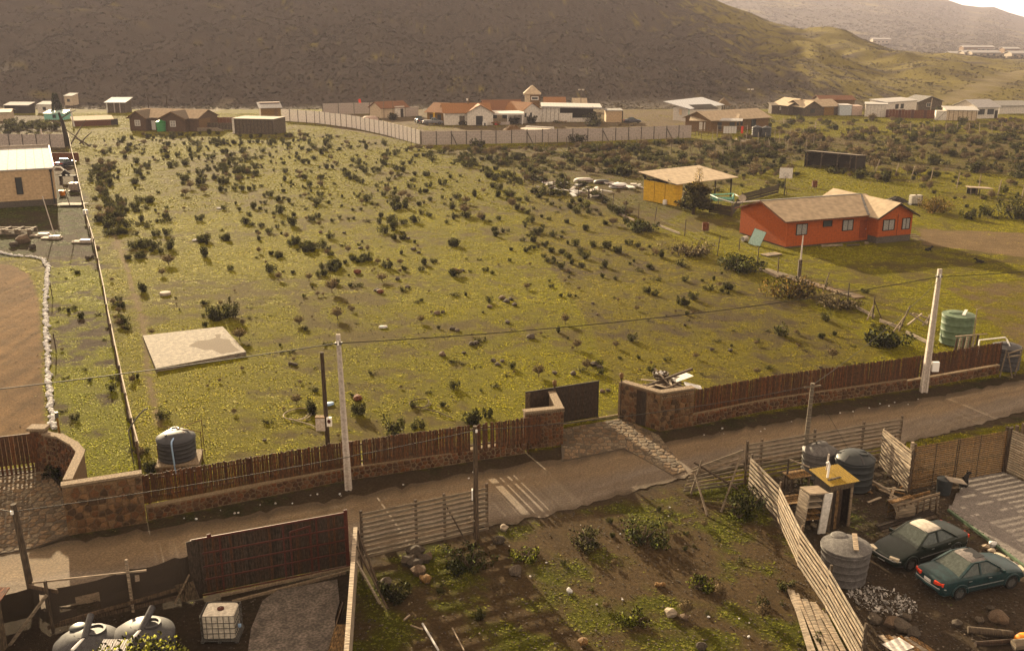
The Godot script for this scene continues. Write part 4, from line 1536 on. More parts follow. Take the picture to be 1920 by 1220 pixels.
	wire("lower cable along the road from the left edge pole to the middle pole", [t1, t2], 0.35, 0.018)
	wire("lower cable along the road from the middle pole to the pole by the tanks", [t2, t3], 0.5, 0.018)
	wire("lower cable leaving the left edge pole out of frame", [t1, t1 + v3(-14, 0.4, -5)], 0.3, 0.018)
	wire("service cable rising from the pole by the tanks to the leaning pole", [t3, e2 + v3(0, -0.2, 0)], 0.6, 0.014)
	wire("thin stay cable from the pole by the tanks down beside the tanks", [t3, v3(18.41, 0, -48.28)], 0.1, 0.01)

# ------------------------------------------------------------------ inside the plot, near the fence
func build_plot() -> void:
	var sl := thing("concrete_slab", "bare rectangular concrete slab with brown stain lying on the grass", "concrete slab")
	var q := PackedVector2Array()
	for p in PackedVector2Array([Vector2(-27.69, 70.57), Vector2(-22.35, 72.92), Vector2(-18.91, 66.62), Vector2(-24.07, 63)]):
		q.append(Vector2(p.x, -p.y))
	var m := Mb.new()
	m.prism(q, -0.1, 0.24)
	part(sl, "slab", m.mesh(), M.slab)
	var st := PackedVector2Array()
	for p in PackedVector2Array([Vector2(-23.42, 68.03), Vector2(-23.11, 69.31), Vector2(-22.36, 69.44), Vector2(-22.04, 70.1), Vector2(-22.35, 70.77), Vector2(-21.91, 70.9), Vector2(-21.69, 69.83), Vector2(-20.9, 69.57), Vector2(-20.46, 68.54), Vector2(-20.02, 67.78), Vector2(-19.45, 66.92), Vector2(-20.04, 66.44), Vector2(-20.54, 66.2), Vector2(-21.54, 67.17), Vector2(-22.04, 67.04), Vector2(-22.57, 67.54)]):
		st.append(Vector2(p.x, -p.y))
	var sm := Mb.new()
	sm.prism(st, 0.235, 0.245)
	part(sl, "stain", sm.mesh(), M.slab_stain)
	# water tank on its plinth
	var tp := v3(-17.59, 0, -47.95)
	var pl := thing("tank_plinth", "low square stone plinth under the dark water tank", "plinth", tp, 0.18)
	block(pl, "core", v3(2.1, 0.36, 1.9), v3(0, 0.18, 0), M.mortar)
	block(pl, "top_slab", v3(2.2, 0.08, 2.0), v3(0, 0.4, 0), M.coping)
	stones(pl, "stone", v3(-1.05, 0, 0.95), Vector3.RIGHT, Vector3.UP, 2.1, 0.35, 0.26, 0.04, "tanstone", 5, 0.05)
	var wt := water_tank("water_tank", "dark round water tank on the stone plinth behind the left fence", tp + v3(-0.12, 0.44, -0.1), 0.98, 1.1, 0.42, M.plastic_navy, Vector2(-0.12, -0.3), 0.22, true, 0.97)
	rod(wt, "overflow_pipe", [v3(0.12, 1.36, 0.55), v3(0.12, 1.3, 0.98), v3(0.12, 1.1, 1.04), v3(0.2, -0.5, 1.08)], [0.045], M.pipe_blue)
	rod(wt, "inlet_stub", [v3(-0.35, 1.3, 0.45), v3(-0.35, 1.5, 0.45)], [0.06], M.plastic_navy)
	rod(wt, "inlet_stub", [v3(0.35, 1.35, 0.15), v3(0.5, 1.5, 0.1)], [0.06], M.pole_concrete)
	var fr := thing("pipe_rack", "thin rusty pipe frame standing around the dark water tank", "frame", tp)
	rod(fr, "bar", [v3(-0.9, 1.72, -1.2), v3(-0.1, 1.95, -0.3)], [0.022], M.honey1)
	rod(fr, "bar", [v3(-0.1, 1.95, -0.3), v3(0.85, 2.0, -1.5)], [0.022], M.honey1)
	rod(fr, "bar", [v3(-0.1, 1.98, -0.3), v3(1.15, 1.75, -0.4)], [0.022], M.honey1)
	for v in [v3(-0.75, 1.6, 0.95), v3(1.1, 1.75, -0.4), v3(-0.9, 1.72, -1.2), v3(0.85, 2.0, -1.5)]:
		rod(fr, "upright", [v3(v.x, 0, v.z), v], [0.018], M.gate_red)
	var lp := v3(-19.78, 0, -48.15)
	var la := thing("arched_lamp", "thin grey arched lamp arm beside the left boundary fence", "lamp", lp)
	rod(la, "post", [v3(-0.35, 0, 0), v3(-0.42, 1.9, 0)], [0.035], M.steel_dull)
	var arc := []
	for i in 9:
		var t := i / 8.0
		arc.append(v3(-0.42 + 1.15 * t, 1.9 + 1.3 * sin(t * 1.35), 0))
	rod(la, "arm", arc, [0.035], M.steel_dull)
	# hose rings on the grass
	for h in [[v3(-12.79, 0, -55.15), 0.75, "pale garden hose coiled loosely on the grass near the dark pole"], [v3(-5.6, 0, -57.01), 0.6, "dark garden hose lying in a loop behind the left picket fence"]]:
		var hm := Mb.new()
		var pts := []
		for i in 40:
			var a := i / 39.0 * TAU * 1.35
			pts.append(v3(cos(a) * h[1] * (1.0 + 0.25 * sin(a * 0.7)), 0.07, sin(a) * h[1] * 1.25))
		pts.append(pts[39] + v3(1.4, 0, 0.9))
		pts.append(pts[39] + v3(2.4, 0, 1.9))
		hm.tube(pts, [0.028], 6)
		single("garden_hose", h[2], "hose", hm.mesh(), M.pale1 if h[1] > 0.7 else M.post1, h[0])
	var lid := Mb.new()
	lid.lathe([Vector2(0.46, -0.05), Vector2(0.5, 0.12), Vector2(0.46, 0.22), Vector2(0.1, 0.26), Vector2(0.01, 0.26)], 20)
	single("well_cover", "round grey concrete cover standing on the grass above the slab", "well cover", lid.mesh(), M.concrete, v3(-30.37, 0, -83.49))
	for c in [[v3(-34.93, 0, -106.75), "low pale flat stone at the edge of a shrub, right of the path"], [v3(-38.14, 0, -127.29), "white bucket lying among shrubs in upper left of the plot"], [v3(-10.03, 0, -73.42), "white scrap of sheet on the grass above the concrete pole"], [v3(-11.3, 0, -56.83), "blue and white plastic bag on the grass beside the dark pole"]]:
		var cm := Mb.new()
		cm.lathe([Vector2(0.3, 0.0), Vector2(0.27, 0.14), Vector2(0.01, 0.18)], 9, Transform3D(Basis.from_scale(v3(1.2, 1, 0.6)), Vector3.ZERO))
		single("litter_piece", c[1], "litter", cm.mesh(), M.whitestone1 if c[1].begins_with("low") or c[1].begins_with("white") else M.pipe_blue, c[0], rng.randf())
	# heap behind the right entrance wall
	var hp := v3(9.88, 0, -58.79)
	var heap := thing("scrap_heap", "heap of planks and scrap sheet behind the right entrance wall", "heap", hp)
	part(heap, "heap_base", mound(1.7, 0.75, 5), M.post1)
	for i in 14:
		var c := v3(rng.randf_range(-1.0, 1.0), rng.randf_range(0.5, 0.95), rng.randf_range(-0.7, 0.9))
		var d := v3(rng.randf_range(-1, 1), rng.randf_range(-0.25, 0.25), rng.randf_range(-0.6, 0.6)).normalized() * rng.randf_range(0.5, 1.1)
		board(heap, "plank", c - d, c + d, 0.14, 0.04, pick("pale", 5) if i % 3 == 0 else pick("post", 4))
	board(heap, "beam", v3(-1.6, 0.55, 0.3), v3(1.6, 1.5, -0.5), 0.16, 0.14, M.post2)
	block(heap, "sheet", v3(1.3, 0.03, 0.9), v3(0.9, 0.95, -0.4), M.white_paint, Basis(Vector3.BACK, 0.2) * Basis(Vector3.UP, 0.4))
	block(heap, "sheet", v3(1.1, 0.03, 0.7), v3(1.5, 0.72, 0.5), M.litter2, Basis(Vector3.BACK, -0.25))
	block(heap, "sheet", v3(0.9, 0.03, 0.18), v3(-0.55, 0.8, 0.8), M.pale2, Basis(Vector3.UP, -0.7))
	var bk := thing("stone_basket", "round basket of white stones on top of the scrap heap", "basket", hp + v3(-0.35, 1.0, -0.8))
	var bm := Mb.new()
	bm.lathe([Vector2(0.01, -0.25), Vector2(0.42, -0.25), Vector2(0.55, 0.1), Vector2(0.5, 0.12), Vector2(0.4, 0.0), Vector2(0.01, 0.0)], 18)
	part(bk, "rim", bm.mesh(), M.post0)
	for i in 22:
		rock_part(bk, "stone", v3(rng.randf_range(-0.32, 0.32), 0.06 + rng.randf() * 0.08, rng.randf_range(-0.32, 0.32)), 0.16, pick("whitestone", 3))

func rock_part(parent: Node, called: String, at: Vector3, size: float, mt: Material) -> void:
	if rocks.is_empty():
		for i in 6:
			rocks.append(rock_mesh(100 + i))
	part(parent, called, rocks[rng.randi() % 6], mt, Transform3D(Basis(Vector3.UP, rng.randf() * TAU) * Basis.from_scale(v3(size, size * 0.8, size * 0.85)), at))

func mound(r: float, h: float, seed_: int) -> ArrayMesh:
	var m := Mb.new()
	var f := FastNoiseLite.new()
	f.seed = seed_
	f.frequency = 0.5
	var P := []
	for j in 9:
		var row := []
		for i in 24:
			var a := TAU * i / 24
			var q := j / 8.0
			var rr := r * q * (1.0 + 0.25 * f.get_noise_2d(cos(a) * 2.0, sin(a) * 2.0 + 9.0))
			row.append(v3(cos(a) * rr, h * (1.0 - q * q) * (1.0 + 0.5 * f.get_noise_2d(cos(a) * q * 4.0, sin(a) * q * 4.0)) - 0.06 * q, sin(a) * rr))
		P.append(row)
	for j in 8:
		for i in 24:
			var k := (i + 1) % 24
			m.quad(P[j][k], P[j + 1][k], P[j + 1][i], P[j][i])
	return m.mesh()
# ------------------------------------------------------------------ the yards this side of the road
func build_near_left() -> void:
	# mesh cloth fence
	var pts := [v3(-20.72, 0, -32.66), v3(-18.65, 0, -33.73), v3(-17.62, 0, -33.01), v3(-15.03, 0, -34.32), v3(-13.48, 0, -35.09), v3(-12.84, 0, -35.33)]
	var tops := [1.35, 1.35, 1.75, 1.82, 1.9, 2.0]
	var mf := thing("mesh_fence", "sagging brown shade-cloth fence at the lower left, with torn holes", "fence", pts[0])
	var m := Mb.new()
	for i in pts.size() - 1:
		var a: Vector3 = pts[i] - pts[0]
		var b: Vector3 = pts[i + 1] - pts[0]
		var n := 10
		for k in n:
			for r in 6:
				var u0 := k / float(n)
				var u1 := (k + 1) / float(n)
				var c := []
				for q in [[u0, r], [u1, r], [u1, r + 1], [u0, r + 1]]:
					var hh: float = lerpf(tops[i], tops[i + 1], q[0]) - 0.12 * sin(PI * q[0]) * (1.0 if i > 1 else 0.3)
					var y: float = 0.12 + (hh - 0.12) * q[1] / 6.0
					c.append(a.lerp(b, q[0]) + v3(0, y, 0.07 * n_mid.get_noise_2d((i + q[0]) * 30.0, q[1] * 9.0)))
				# torn places
				if (i == 2 and ((k in [3, 4, 5] and r in [1, 2, 3]) or (k in [1, 2] and r == 2))) or (i == 1 and r in [2, 3, 4] and k in [4, 5, 6]) or (i == 3 and k in [1] and r in [4]):
					continue
				m.quad(c[0], c[1], c[2], c[3])
	var cloth := part(mf, "mesh_cloth", m.mesh(), M.mesh_cloth)
	cloth.set_meta("label", "sagging brown shade cloth with torn holes")
	for i in [2, 3]:
		var p: Vector3 = pts[i] - pts[0]
		board(mf, "post", p + v3(0, -0.1, 0.08), p + v3(-0.03, 2.15 if i == 2 else 2.3, 0.08), 0.1, 0.08, M.pale3 if i == 3 else M.post2, Vector3.BACK)
	board(mf, "bottom_rail", pts[2] - pts[0] + v3(-0.2, 0.14, 0.1), pts[4] - pts[0] + v3(0, 0.16, 0.1), 0.06, 0.16, M.post1)
	board(mf, "bottom_rail", pts[2] - pts[0] + v3(0.3, 0.32, 0.06), pts[4] - pts[0] + v3(0, 0.5, 0.06), 0.05, 0.14, M.post3)
	board(mf, "top_rail", pts[1] - pts[0] + v3(0.1, 1.62, 0.06), pts[3] - pts[0] + v3(0.7, 1.8, 0.04), 0.05, 0.07, M.pale2)
	board(mf, "top_rail", pts[1] - pts[0] + v3(0.0, 1.5, 0.1), pts[2] - pts[0] + v3(0.4, 1.72, 0.1), 0.06, 0.16, M.post3)
	board(mf, "brace", pts[2] - pts[0] + v3(0.0, 1.6, 0.15), pts[2] - pts[0] + v3(-1.25, -0.05, 1.0), 0.11, 0.09, M.rail3)
	board(mf, "brace", pts[4] - pts[0] + v3(0.55, 1.2, 0.12), pts[4] - pts[0] + v3(-0.05, 0.05, 0.35), 0.09, 0.05, M.rail0)
	block(mf, "patch_board", v3(0.75, 0.8, 0.03), pts[4] - pts[0] + v3(0.4, 0.42, 0.1), M.ply, Basis(Vector3.BACK, 0.25))
	# red framed gate
	var a := v3(-12.81, 0, -35.21)
	var b := v3(-7.04, 0, -37.58)
	var rg := thing("red_framed_gate", "large dark boarded gate in a red steel frame with small door", "gate", a, yaw_of(a, b))
	var l := a.distance_to(b)
	var H := 2.62
	for i in 56:
		var x := l * (i + 0.5) / 56.0
		board(rg, "plank", v3(x, 0.12, -0.02), v3(x, H - 0.02, -0.02), l / 56.0 * 0.97, 0.025, pick("weathered", 4) if rng.randf() < 0.6 else pick("brownwood", 4) if rng.randf() < 0.6 else M.fence2, Vector3.BACK)
	var bars := [[0.0, 0.0, 0.0, 1.0], [0.175, 0.0, 0.175, 1.0], [0.58, 0.0, 0.58, 1.0], [0.8, 0.0, 0.8, 0.98], [1.0, -0.02, 1.0, 1.05], [0.625, 0.04, 0.625, 0.84], [0.755, 0.04, 0.755, 0.88]]
	for q in bars:
		board(rg, "frame_bar", v3(l * q[0], 0.08 + H * q[1] * 0.95, 0.04), v3(l * q[2], H * q[3], 0.04), 0.075 if q[0] < 0.99 else 0.16, 0.05, M.gate_red, Vector3.BACK)
	for q in [[0.0, 1.0, 0.0], [0.06, 1.0, 0.27], [0.06, 1.0, 0.5], [0.06, 1.0, 0.74], [0.0, 1.0, 1.0]]:
		board(rg, "frame_bar", v3(l * q[0], 0.1 + H * q[2] * 0.96, 0.065), v3(l * q[1], 0.1 + H * q[2] * 0.96, 0.065), 0.04, 0.06 if q[2] < 0.99 else 0.09, M.gate_red)
	board(rg, "frame_bar", v3(l * 0.625, H * 0.84, 0.09), v3(l * 0.755, H * 0.88, 0.09), 0.05, 0.09, M.gate_red)
	board(rg, "end_board", v3(0.06, 0, 0.1), v3(-0.02, H, 0.1), 0.36, 0.05, M.weathered0, Vector3.BACK)
	rod(rg, "hinge", [v3(0.62, H + 0.06, 0), v3(0.78, H + 0.08, 0)], [0.05], M.gate_red)
	board(rg, "threshold", v3(0.9, 0.03, 0.25), v3(l + 0.1, 0.06, 0.12), 0.14, 0.08, M.coping)
	board(rg, "threshold", v3(1.3, 0.0, 0.85), v3(l - 0.2, 0.03, 0.4), 0.1, 0.12, M.coping)
	# boarded wall running towards the camera
	var w0 := v3(-6.63, 1.85, -37.54)
	var w1 := v3(-5.58, 1.85, -28.54)
	w0.y = 0.0
	w1.y = 0.0
	var bw := thing("board_fence", "pale close-boarded fence running towards the camera between both yards", "fence", w0, yaw_of(w0, w1))
	var wl := w0.distance_to(w1)
	for i in 11:
		var y := 0.06 + i * 0.163
		board(bw, "plank", v3(0, y + 0.08, 0.0), v3(wl, y + 0.08, 0.0), 0.04, 0.157, pick("pale", 5))
	board(bw, "cap_board", v3(-0.05, 1.9, 0), v3(wl, 1.88, 0.0), 0.17, 0.05, M.pale1, Vector3.UP)
	for i in 5:
		board(bw, "post", v3(0.4 + i * 1.8, -0.1, 0.07), v3(0.4 + i * 1.8, 1.8, 0.07), 0.09, 0.07, pick("post", 4), Vector3.BACK)
	board(bw, "post", v3(1.0, -0.1, -0.28), v3(0.2, 1.9, -0.12), 0.08, 0.06, M.post0)
	board(bw, "brace", v3(1.7, 0.0, -0.95), v3(0.1, 1.75, -0.1), 0.08, 0.06, M.post1)
	board(bw, "brace", v3(2.9, 0.0, -1.0), v3(2.4, 1.7, -0.1), 0.09, 0.06, M.pale4)
	board(bw, "brace", v3(3.3, 0.0, -1.3), v3(1.3, 1.75, -0.1), 0.07, 0.05, M.post1)
	# concrete drive and planter
	var dm := Mb.new()
	var q := PackedVector2Array()
	for p in PackedVector2Array([Vector2(-10.06, 34.94), Vector2(-9.64, 35.73), Vector2(-7.32, 36.55), Vector2(-6.95, 34.86), Vector2(-6.93, 33.73), Vector2(-5.79, 26.52), Vector2(-8.91, 26.52), Vector2(-10.04, 33.01)]):
		q.append(Vector2(p.x, -p.y))
	dm.prism(q, -0.1, 0.05)
	structure("concrete_drive", dm.mesh(), M.concrete_dark)
	var pl := v3(-6.39, 0, -32.15)
	var box := thing("wooden_planter", "yellow brown plywood box beside the pale board fence", "box", pl)
	block(box, "side", v3(0.55, 0.4, 1.6), v3(0.0, 0.2, 0.3), M.ply_yellow)
	block(box, "lid", v3(0.62, 0.03, 1.66), v3(0.0, 0.42, 0.3), M.honey3)
	board(box, "strap", v3(-0.33, 0.2, 1.1), v3(-0.33, 0.2, -2.2), 0.04, 0.3, M.post3)
	# caged white tank
	var tp := v3(-11.01, 0, -32.59)
	ibc(tp, 0.03, "white plastic tote in a grey cage, standing in the lower left yard", 1.28, 1.15)
	# two grey round tanks half out of frame
	for s in [[v3(-15.25, 0, -30.62), "grey dusty water tank with dark lid at lower left, left of its twin", -0.45], [v3(-13.43, 0, -31.13), "grey dusty water tank with big open hatch, behind the bright green bush", 0.35]]:
		var t := water_tank("water_tank", s[1], s[0], 1.1, 1.0, 0.5, M.plastic_grey, Vector2(0.3, -0.15) if s[2] < 0 else Vector2(0.32, -0.05), 0.36, true, 0.96)
		rod(t, "pipe", [v3(0.1, 1.42, 0.35), v3(0.1 + 0.3 * s[2], 1.75, -0.65)], [0.12], M.plastic_grey, 12)
		rod(t, "pipe", [v3(-0.1, 1.35, 0.9), v3(0.1, 1.44, 0.3)], [0.06], M.pipe_white)
		for i in 8:
			var an := TAU * i / 8 + 0.2
			board(t, "rib", v3(cos(an) * 0.35, 1.45, sin(an) * 0.35), v3(cos(an) * 0.98, 1.13, sin(an) * 0.98), 0.1, 0.05, M.plastic_grey)
		if s[2] < 0:
			var lm := Mb.new()
			lm.lathe([Vector2(0.3, 0), Vector2(0.3, 0.1), Vector2(0.2, 0.16), Vector2(0.01, 0.16)], 18)
			part(t, "lid", lm.mesh(), M.plastic_black, Transform3D(Basis.IDENTITY, v3(-0.4, 1.36, -0.35)))
	var cs := thing("corrugated_sheet", "white corrugated plastic sheet lying on the lower left tanks", "sheet", v3(-14.48, 1.3, -29.99))
	var cm := Mb.new()
	for i in 22:
		var x := i * 0.045
		var y0 := 0.02 * (i % 2)
		var y1 := 0.02 * ((i + 1) % 2)
		cm.quad(v3(x, y0, 0.5), v3(x + 0.045, y1, 0.5), v3(x + 0.045, y1 + 0.1, -0.3), v3(x, y0 + 0.1, -0.3))
	part(cs, "sheet", cm.mesh(), M.litter0)
	# corner of a red roof
	var rr := thing("red_roofed_shed", "small shed with red board roof, only its corner at bottom left", "shed", v3(-19.5, 0, -31.48))
	block(rr, "wall", v3(2.4, 1.9, 2.0), v3(-0.55, 0.95, 0.6), M.ply)
	for i in 9:
		block(rr, "roof_board", v3(0.27, 0.04, 2.6), v3(-1.6 + i * 0.285, 2.05 + 0.004 * (i % 2), 0.4), M.rust_sheet if i % 3 else M.gate_red, Basis(Vector3.RIGHT, 0.12))
	block(rr, "white_sheet", v3(0.7, 0.02, 0.9), v3(0.55, 2.06, 1.0), M.white_paint, Basis(Vector3.RIGHT, 0.12))

func ibc(at: Vector3, yaw: float, label: String, w := 1.2, h := 1.15) -> Node3D:
	var o := thing("caged_tote", label, "plastic tote", at, yaw)
	for x in [-0.5, 0.0, 0.5]:
		block(o, "pallet_block", v3(0.12, 0.1, 1.0), v3(x * w, 0.05, 0), M.steel_dull)
	block(o, "pallet_deck", v3(w * 1.04, 0.04, 1.08), v3(0, 0.12, 0), M.steel_dull)
	var m := Mb.new()
	var ww := w / 2 - 0.03
	var secs := []
	for s in [[0.9, 0.15], [1.0, 0.2], [1.0, h - 0.08], [0.94, h], [0.3, h + 0.02]]:
		var row := []
		for k in 20:
			var a := TAU * k / 20
			var cx := signf(cos(a)) * pow(absf(cos(a)), 0.25)
			var cz := signf(sin(a)) * pow(absf(sin(a)), 0.25)
			row.append(v3(cx * ww * s[0], s[1], cz * 0.48 * s[0]))
		row.reverse()
		secs.append(row)
	secs.reverse()
	loft(m, secs, true)
	m.lathe([Vector2(ww * 0.45, h + 0.015), Vector2(0.01, h + 0.02)], 12)
	part(o, "bottle", m.mesh(), M.plastic_white)
	var cm := Mb.new()
	cm.lathe([Vector2(0.13, 0), Vector2(0.13, 0.06), Vector2(0.1, 0.08), Vector2(0.01, 0.08)], 14)
	part(o, "cap", cm.mesh(), M.gate_red, Transform3D(Basis.IDENTITY, v3(0.02, h + 0.01, 0.02)))
	var cg := Mb.new()
	for y in [0.2, 0.42, 0.64, 0.86, h]:
		var c := [v3(-w / 2, y, 0.5), v3(w / 2, y, 0.5), v3(w / 2, y, -0.5), v3(-w / 2, y, -0.5)]
		for i in 4:
			cg.tube([c[i], c[(i + 1) % 4]], [0.015], 5)
	for i in 7:
		var x := -w / 2 + w * i / 6.0
		for z in [-0.5, 0.5]:
			cg.tube([v3(x, 0.14, z), v3(x, h, z)], [0.013], 5)
	for i in range(1, 6):
		var z := -0.5 + i / 6.0
		for x in [-w / 2, w / 2]:
			cg.tube([v3(x, 0.14, z), v3(x, h, z)], [0.013], 5)
	part(o, "cage", cg.mesh(), M.steel_dull)
	block(o, "valve", v3(0.12, 0.1, 0.1), v3(w / 2 + 0.05, 0.5, 0.1), M.pipe_blue)
	return o

func build_near_middle() -> void:
	var a := v3(-6.46, 0, -38.11)
	var b := v3(-1.13, 0, -40.68)
	slat_fence("slat_fence", "grey brown rail fence with wide gaps beside the red framed gate", a, b, 2.32, 10, 0.135, 0.1, [0.0, 0.42, 0.65, 1.0], "rail", 5, 0.1)
	var br := thing("prop_stick", "dark stick leaning on the middle rail fence", "stick", v3(-2.1, 0, -39.99))
	board(br, "stick", v3(0, 0, 0.1), v3(-0.95, 1.95, 0.05), 0.06, 0.05, M.post0)
	# collapsed rail fence panel and its props
	var c := thing("collapsed_fence", "collapsed rail fence panel with fanned slats beside the road", "slat fence", v3(8.83, 0, -45.09))
	var o: Vector3 = c.position
	var rows := [[v3(9.11, 0.95, -45.43), v3(11.5, 2.1, -45.13)], [v3(9, 0.85, -45.27), v3(11.52, 2, -45.16)], [v3(8.91, 0.75, -45.17), v3(11.5, 1.75, -45.01)], [v3(8.83, 0.6, -45.12), v3(11.53, 1.4, -45.02)], [v3(8.77, 0.45, -45.07), v3(11.55, 1.1, -45.04)], [v3(8.72, 0.3, -45.01), v3(11.59, 0.8, -45.13)], [v3(8.64, 0.15, -44.96), v3(11.66, 0.45, -45.31)], [v3(8.53, 0.08, -44.74), v3(11.74, 0.12, -45.57)]]
	for r in rows:
		board(c, "slat", r[0] - o, r[1] - o, 0.03, 0.11, pick("rail", 5))
	var props := [
		[v3(8.89, 0, -44.55), v3(9.29, 2, -44.27), "M", "slanting prop post at the loose end of the collapsed fence"],
		[v3(9.29, 0, -42.3), v3(8.99, 1.2, -44.4), "M", "grey pole leaning across the collapsed fence towards the yard"],
		[v3(10.02, 0, -42.68), v3(11.49, 2, -45.29), "M", "long pale prop leaning on the corner post of the slat fence"],
		[v3(10.99, 0.7, -43.71), v3(8.98, 1.7, -44.61), "D", "dark beam lying aslant over the collapsed fence"]]
	for p in props:
		var t := thing("prop_post", p[3], "post", p[0])
		var d: Vector3 = p[1] - p[0]
		rod(t, "post", [Vector3.ZERO, d], [0.06, 0.05], M.rail2 if p[2] == "M" else M.post0, 6)
	# fence along the road and back again
	var f0 := v3(11.92, 0, -45.88)
	var f1 := v3(20.98, 0, -49.32)
	slat_fence("slat_fence", "grey brown rail fence behind the black tanks, along the road", f0, f1, 2.15, 9, 0.135, 0.15, [0.0, 0.085, 0.42, 0.74, 1.0], "rail", 5, 0.12)
	var f2 := v3(19.38, 0, -47.68)
	var f3 := v3(19.73, 0, -44.79)
	slat_fence("slat_fence", "short weathered slat fence between black tanks and the slatted gate", f2, f3, 2.25, 14, 0.105, 0.1, [0.0, 0.35, 0.7, 1.0], "pale", 5, 0.05, 0.03)
	var g0 := v3(19.96, 0, -44.97)
	var g1 := v3(25.5, 0, -47.02)
	var sg := slat_fence("slatted_gate", "wide slatted gate of thin level boards, beside the patio", g0, g1, 2.4, 21, 0.06, 0.08, [0.0, 1.0], "honey", 4, 0.15, 0.008)
	sg.set_meta("category", "gate")
	for x in [0.22, 0.45, 0.47, 0.7]:
		board(sg, "upright", v3(g0.distance_to(g1) * x, 0.05, 0.05), v3(g0.distance_to(g1) * x, 2.4, 0.05), 0.03, 0.02, M.post0, Vector3.BACK)
	board(sg, "post", v3(-0.15, 0, -0.1), v3(-0.12, 2.6, -0.1), 0.14, 0.12, M.pale3, Vector3.BACK)
	for k in 3:
		board(sg, "post", v3(g0.distance_to(g1) + 0.12 + k * 0.55, 0, 0.05 - k * 0.1), v3(g0.distance_to(g1) + 0.12 + k * 0.55, 2.55, 0.05 - k * 0.1), 0.14, 0.14, pick("post", 4), Vector3.BACK)
	var h0 := v3(25.79, 0, -47.22)
	var h1 := v3(27.02, 0, -44.08)
	slat_fence("slat_fence", "slatted fence right of the patio at the right picture edge", h0, h1, 2.4, 18, 0.07, 0.08, [0.0, 0.3, 1.0], "pale", 5, 0.1, 0.01)
	# long fence down the middle of the foreground
	var base := [v3(11.85, 0, -44.97), v3(12.43, 0, -41.71), v3(12.25, 0, -37.58), v3(12.45, 0, -34.25), v3(12.45, 0, -30.31)]
	var lab := ["rail fence section by the dark shrub, first of the fence running towards the camera", "pale rail fence section beside the shelves, running towards the camera", "pale rail fence section beside the large grey tank, running towards the camera", "pale rail fence section beside the pile of planks, running towards the camera"]
	for i in 4:
		slat_fence("slat_fence", lab[i], base[i], base[i + 1], 1.86, 8, 0.12, 0.14, [0.0] if i < 3 else [0.0, 1.0], "pale", 5, 0.16, 0.03)
	# loose things in the middle yard
	for s in [[v3(-3.47, 0, -33.3), v3(-2.73, 0, -31.58), 0.045, "pale plastic pipe lying on the ground in the middle yard"], [v3(-2.3, 0, -33.01), v3(-1.78, 0, -31.58), 0.03, "thin grey stick lying on the ground near the bottom edge"], [v3(-4.22, 0, -33.55), v3(-4.02, 0, -33.88), 0.04, "short pale stick lying by the board fence"], [v3(-3.91, 0, -33.19), v3(-3.43, 0, -32.9), 0.03, "pale splinter of wood beside the plastic pipe"]]:
		var t := thing("stick", s[3], "stick", s[0])
		rod(t, "stick", [v3(0, 0.06, 0), s[1] - s[0] + v3(0, 0.06, 0)], [s[2]], M.whitestone1 if s[2] > 0.04 else M.pale2, 6)
	counted = 0
	for r in [[-4.22, 38.66, 1.1], [-4.56, 37.89, 0.8], [-4.15, 37.67, 0.9], [-3.79, 38.11, 0.8], [-3.96, 37.1, 0.9], [-4.4, 38.2, 0.7], [-3.65, 38.39, 0.6]]:
		var big: float = r[2]
		rock(spot(r[0], r[1]), big * 0.75, pick("rock", 5), nth() + " grey boulder in the pile at the middle rail fence's foot", "boulders piled by the middle rail fence")
	rock(v3(-3.61, 0, -36.47), 0.55, M.honey2, "rounded orange boulder below the pile at the middle rail fence")
	rock(v3(-5.23, 0, -36.22), 0.6, M.rock1, "grey rounded boulder beside the board fence, left of the orange one")
	rock(v3(-0.58, 0, -39.75), 0.55, M.rock2, "tan boulder right of the dark wooden pole's foot")
	rock(v3(-0.37, 0, -40.94), 0.45, M.pale0, "pale flat stone at the road edge right of the dark pole")
	rock(v3(0.14, 0, -37.1), 0.6, M.rock3, "brown boulder in weeds in the middle of the yard")
	rock(v3(6.28, 0, -33.99), 0.5, M.pale4, "upright pale stone near the lower middle of the yard")
	rock(v3(6.76, 0, -33.73), 0.36, M.rock4, "square tan stone right of the upright pale stone")
	rock(v3(2.68, 0, -32.08), 0.42, M.honey1, "orange tan stone near the bottom edge of the middle yard")
	rock(v3(3.28, 0, -40.29), 0.5, M.rock4, "pale boulder in the low bush at the road edge")
	rock(v3(3.45, 0, -39.7), 0.45, M.rock0, "brown boulder in the low bush at the road edge")
	rock(v3(2.36, 0, -35.65), 0.3, M.whitestone0, "white stone lying in the middle yard")
	rock(v3(6.04, 0, -36.14), 0.26, M.honey2, "left of two small orange stones in the middle yard")
	rock(v3(6.26, 0, -36.14), 0.26, M.honey1, "right of two small orange stones in the middle yard")
	rock(v3(7.07, 0, -31.81), 0.42, M.rock2, "tan stone cut by the bottom edge, right of middle")

var counted := 0
const ORD := ["first", "second", "third", "fourth", "fifth", "sixth", "seventh", "eighth", "ninth", "tenth", "eleventh", "twelfth", "thirteenth", "fourteenth", "fifteenth"]

func nth() -> String:
	counted += 1
	return ORD[(counted - 1) % 15]

func spot(x: float, d: float) -> Vector3:
	return v3(x, 0, -d)

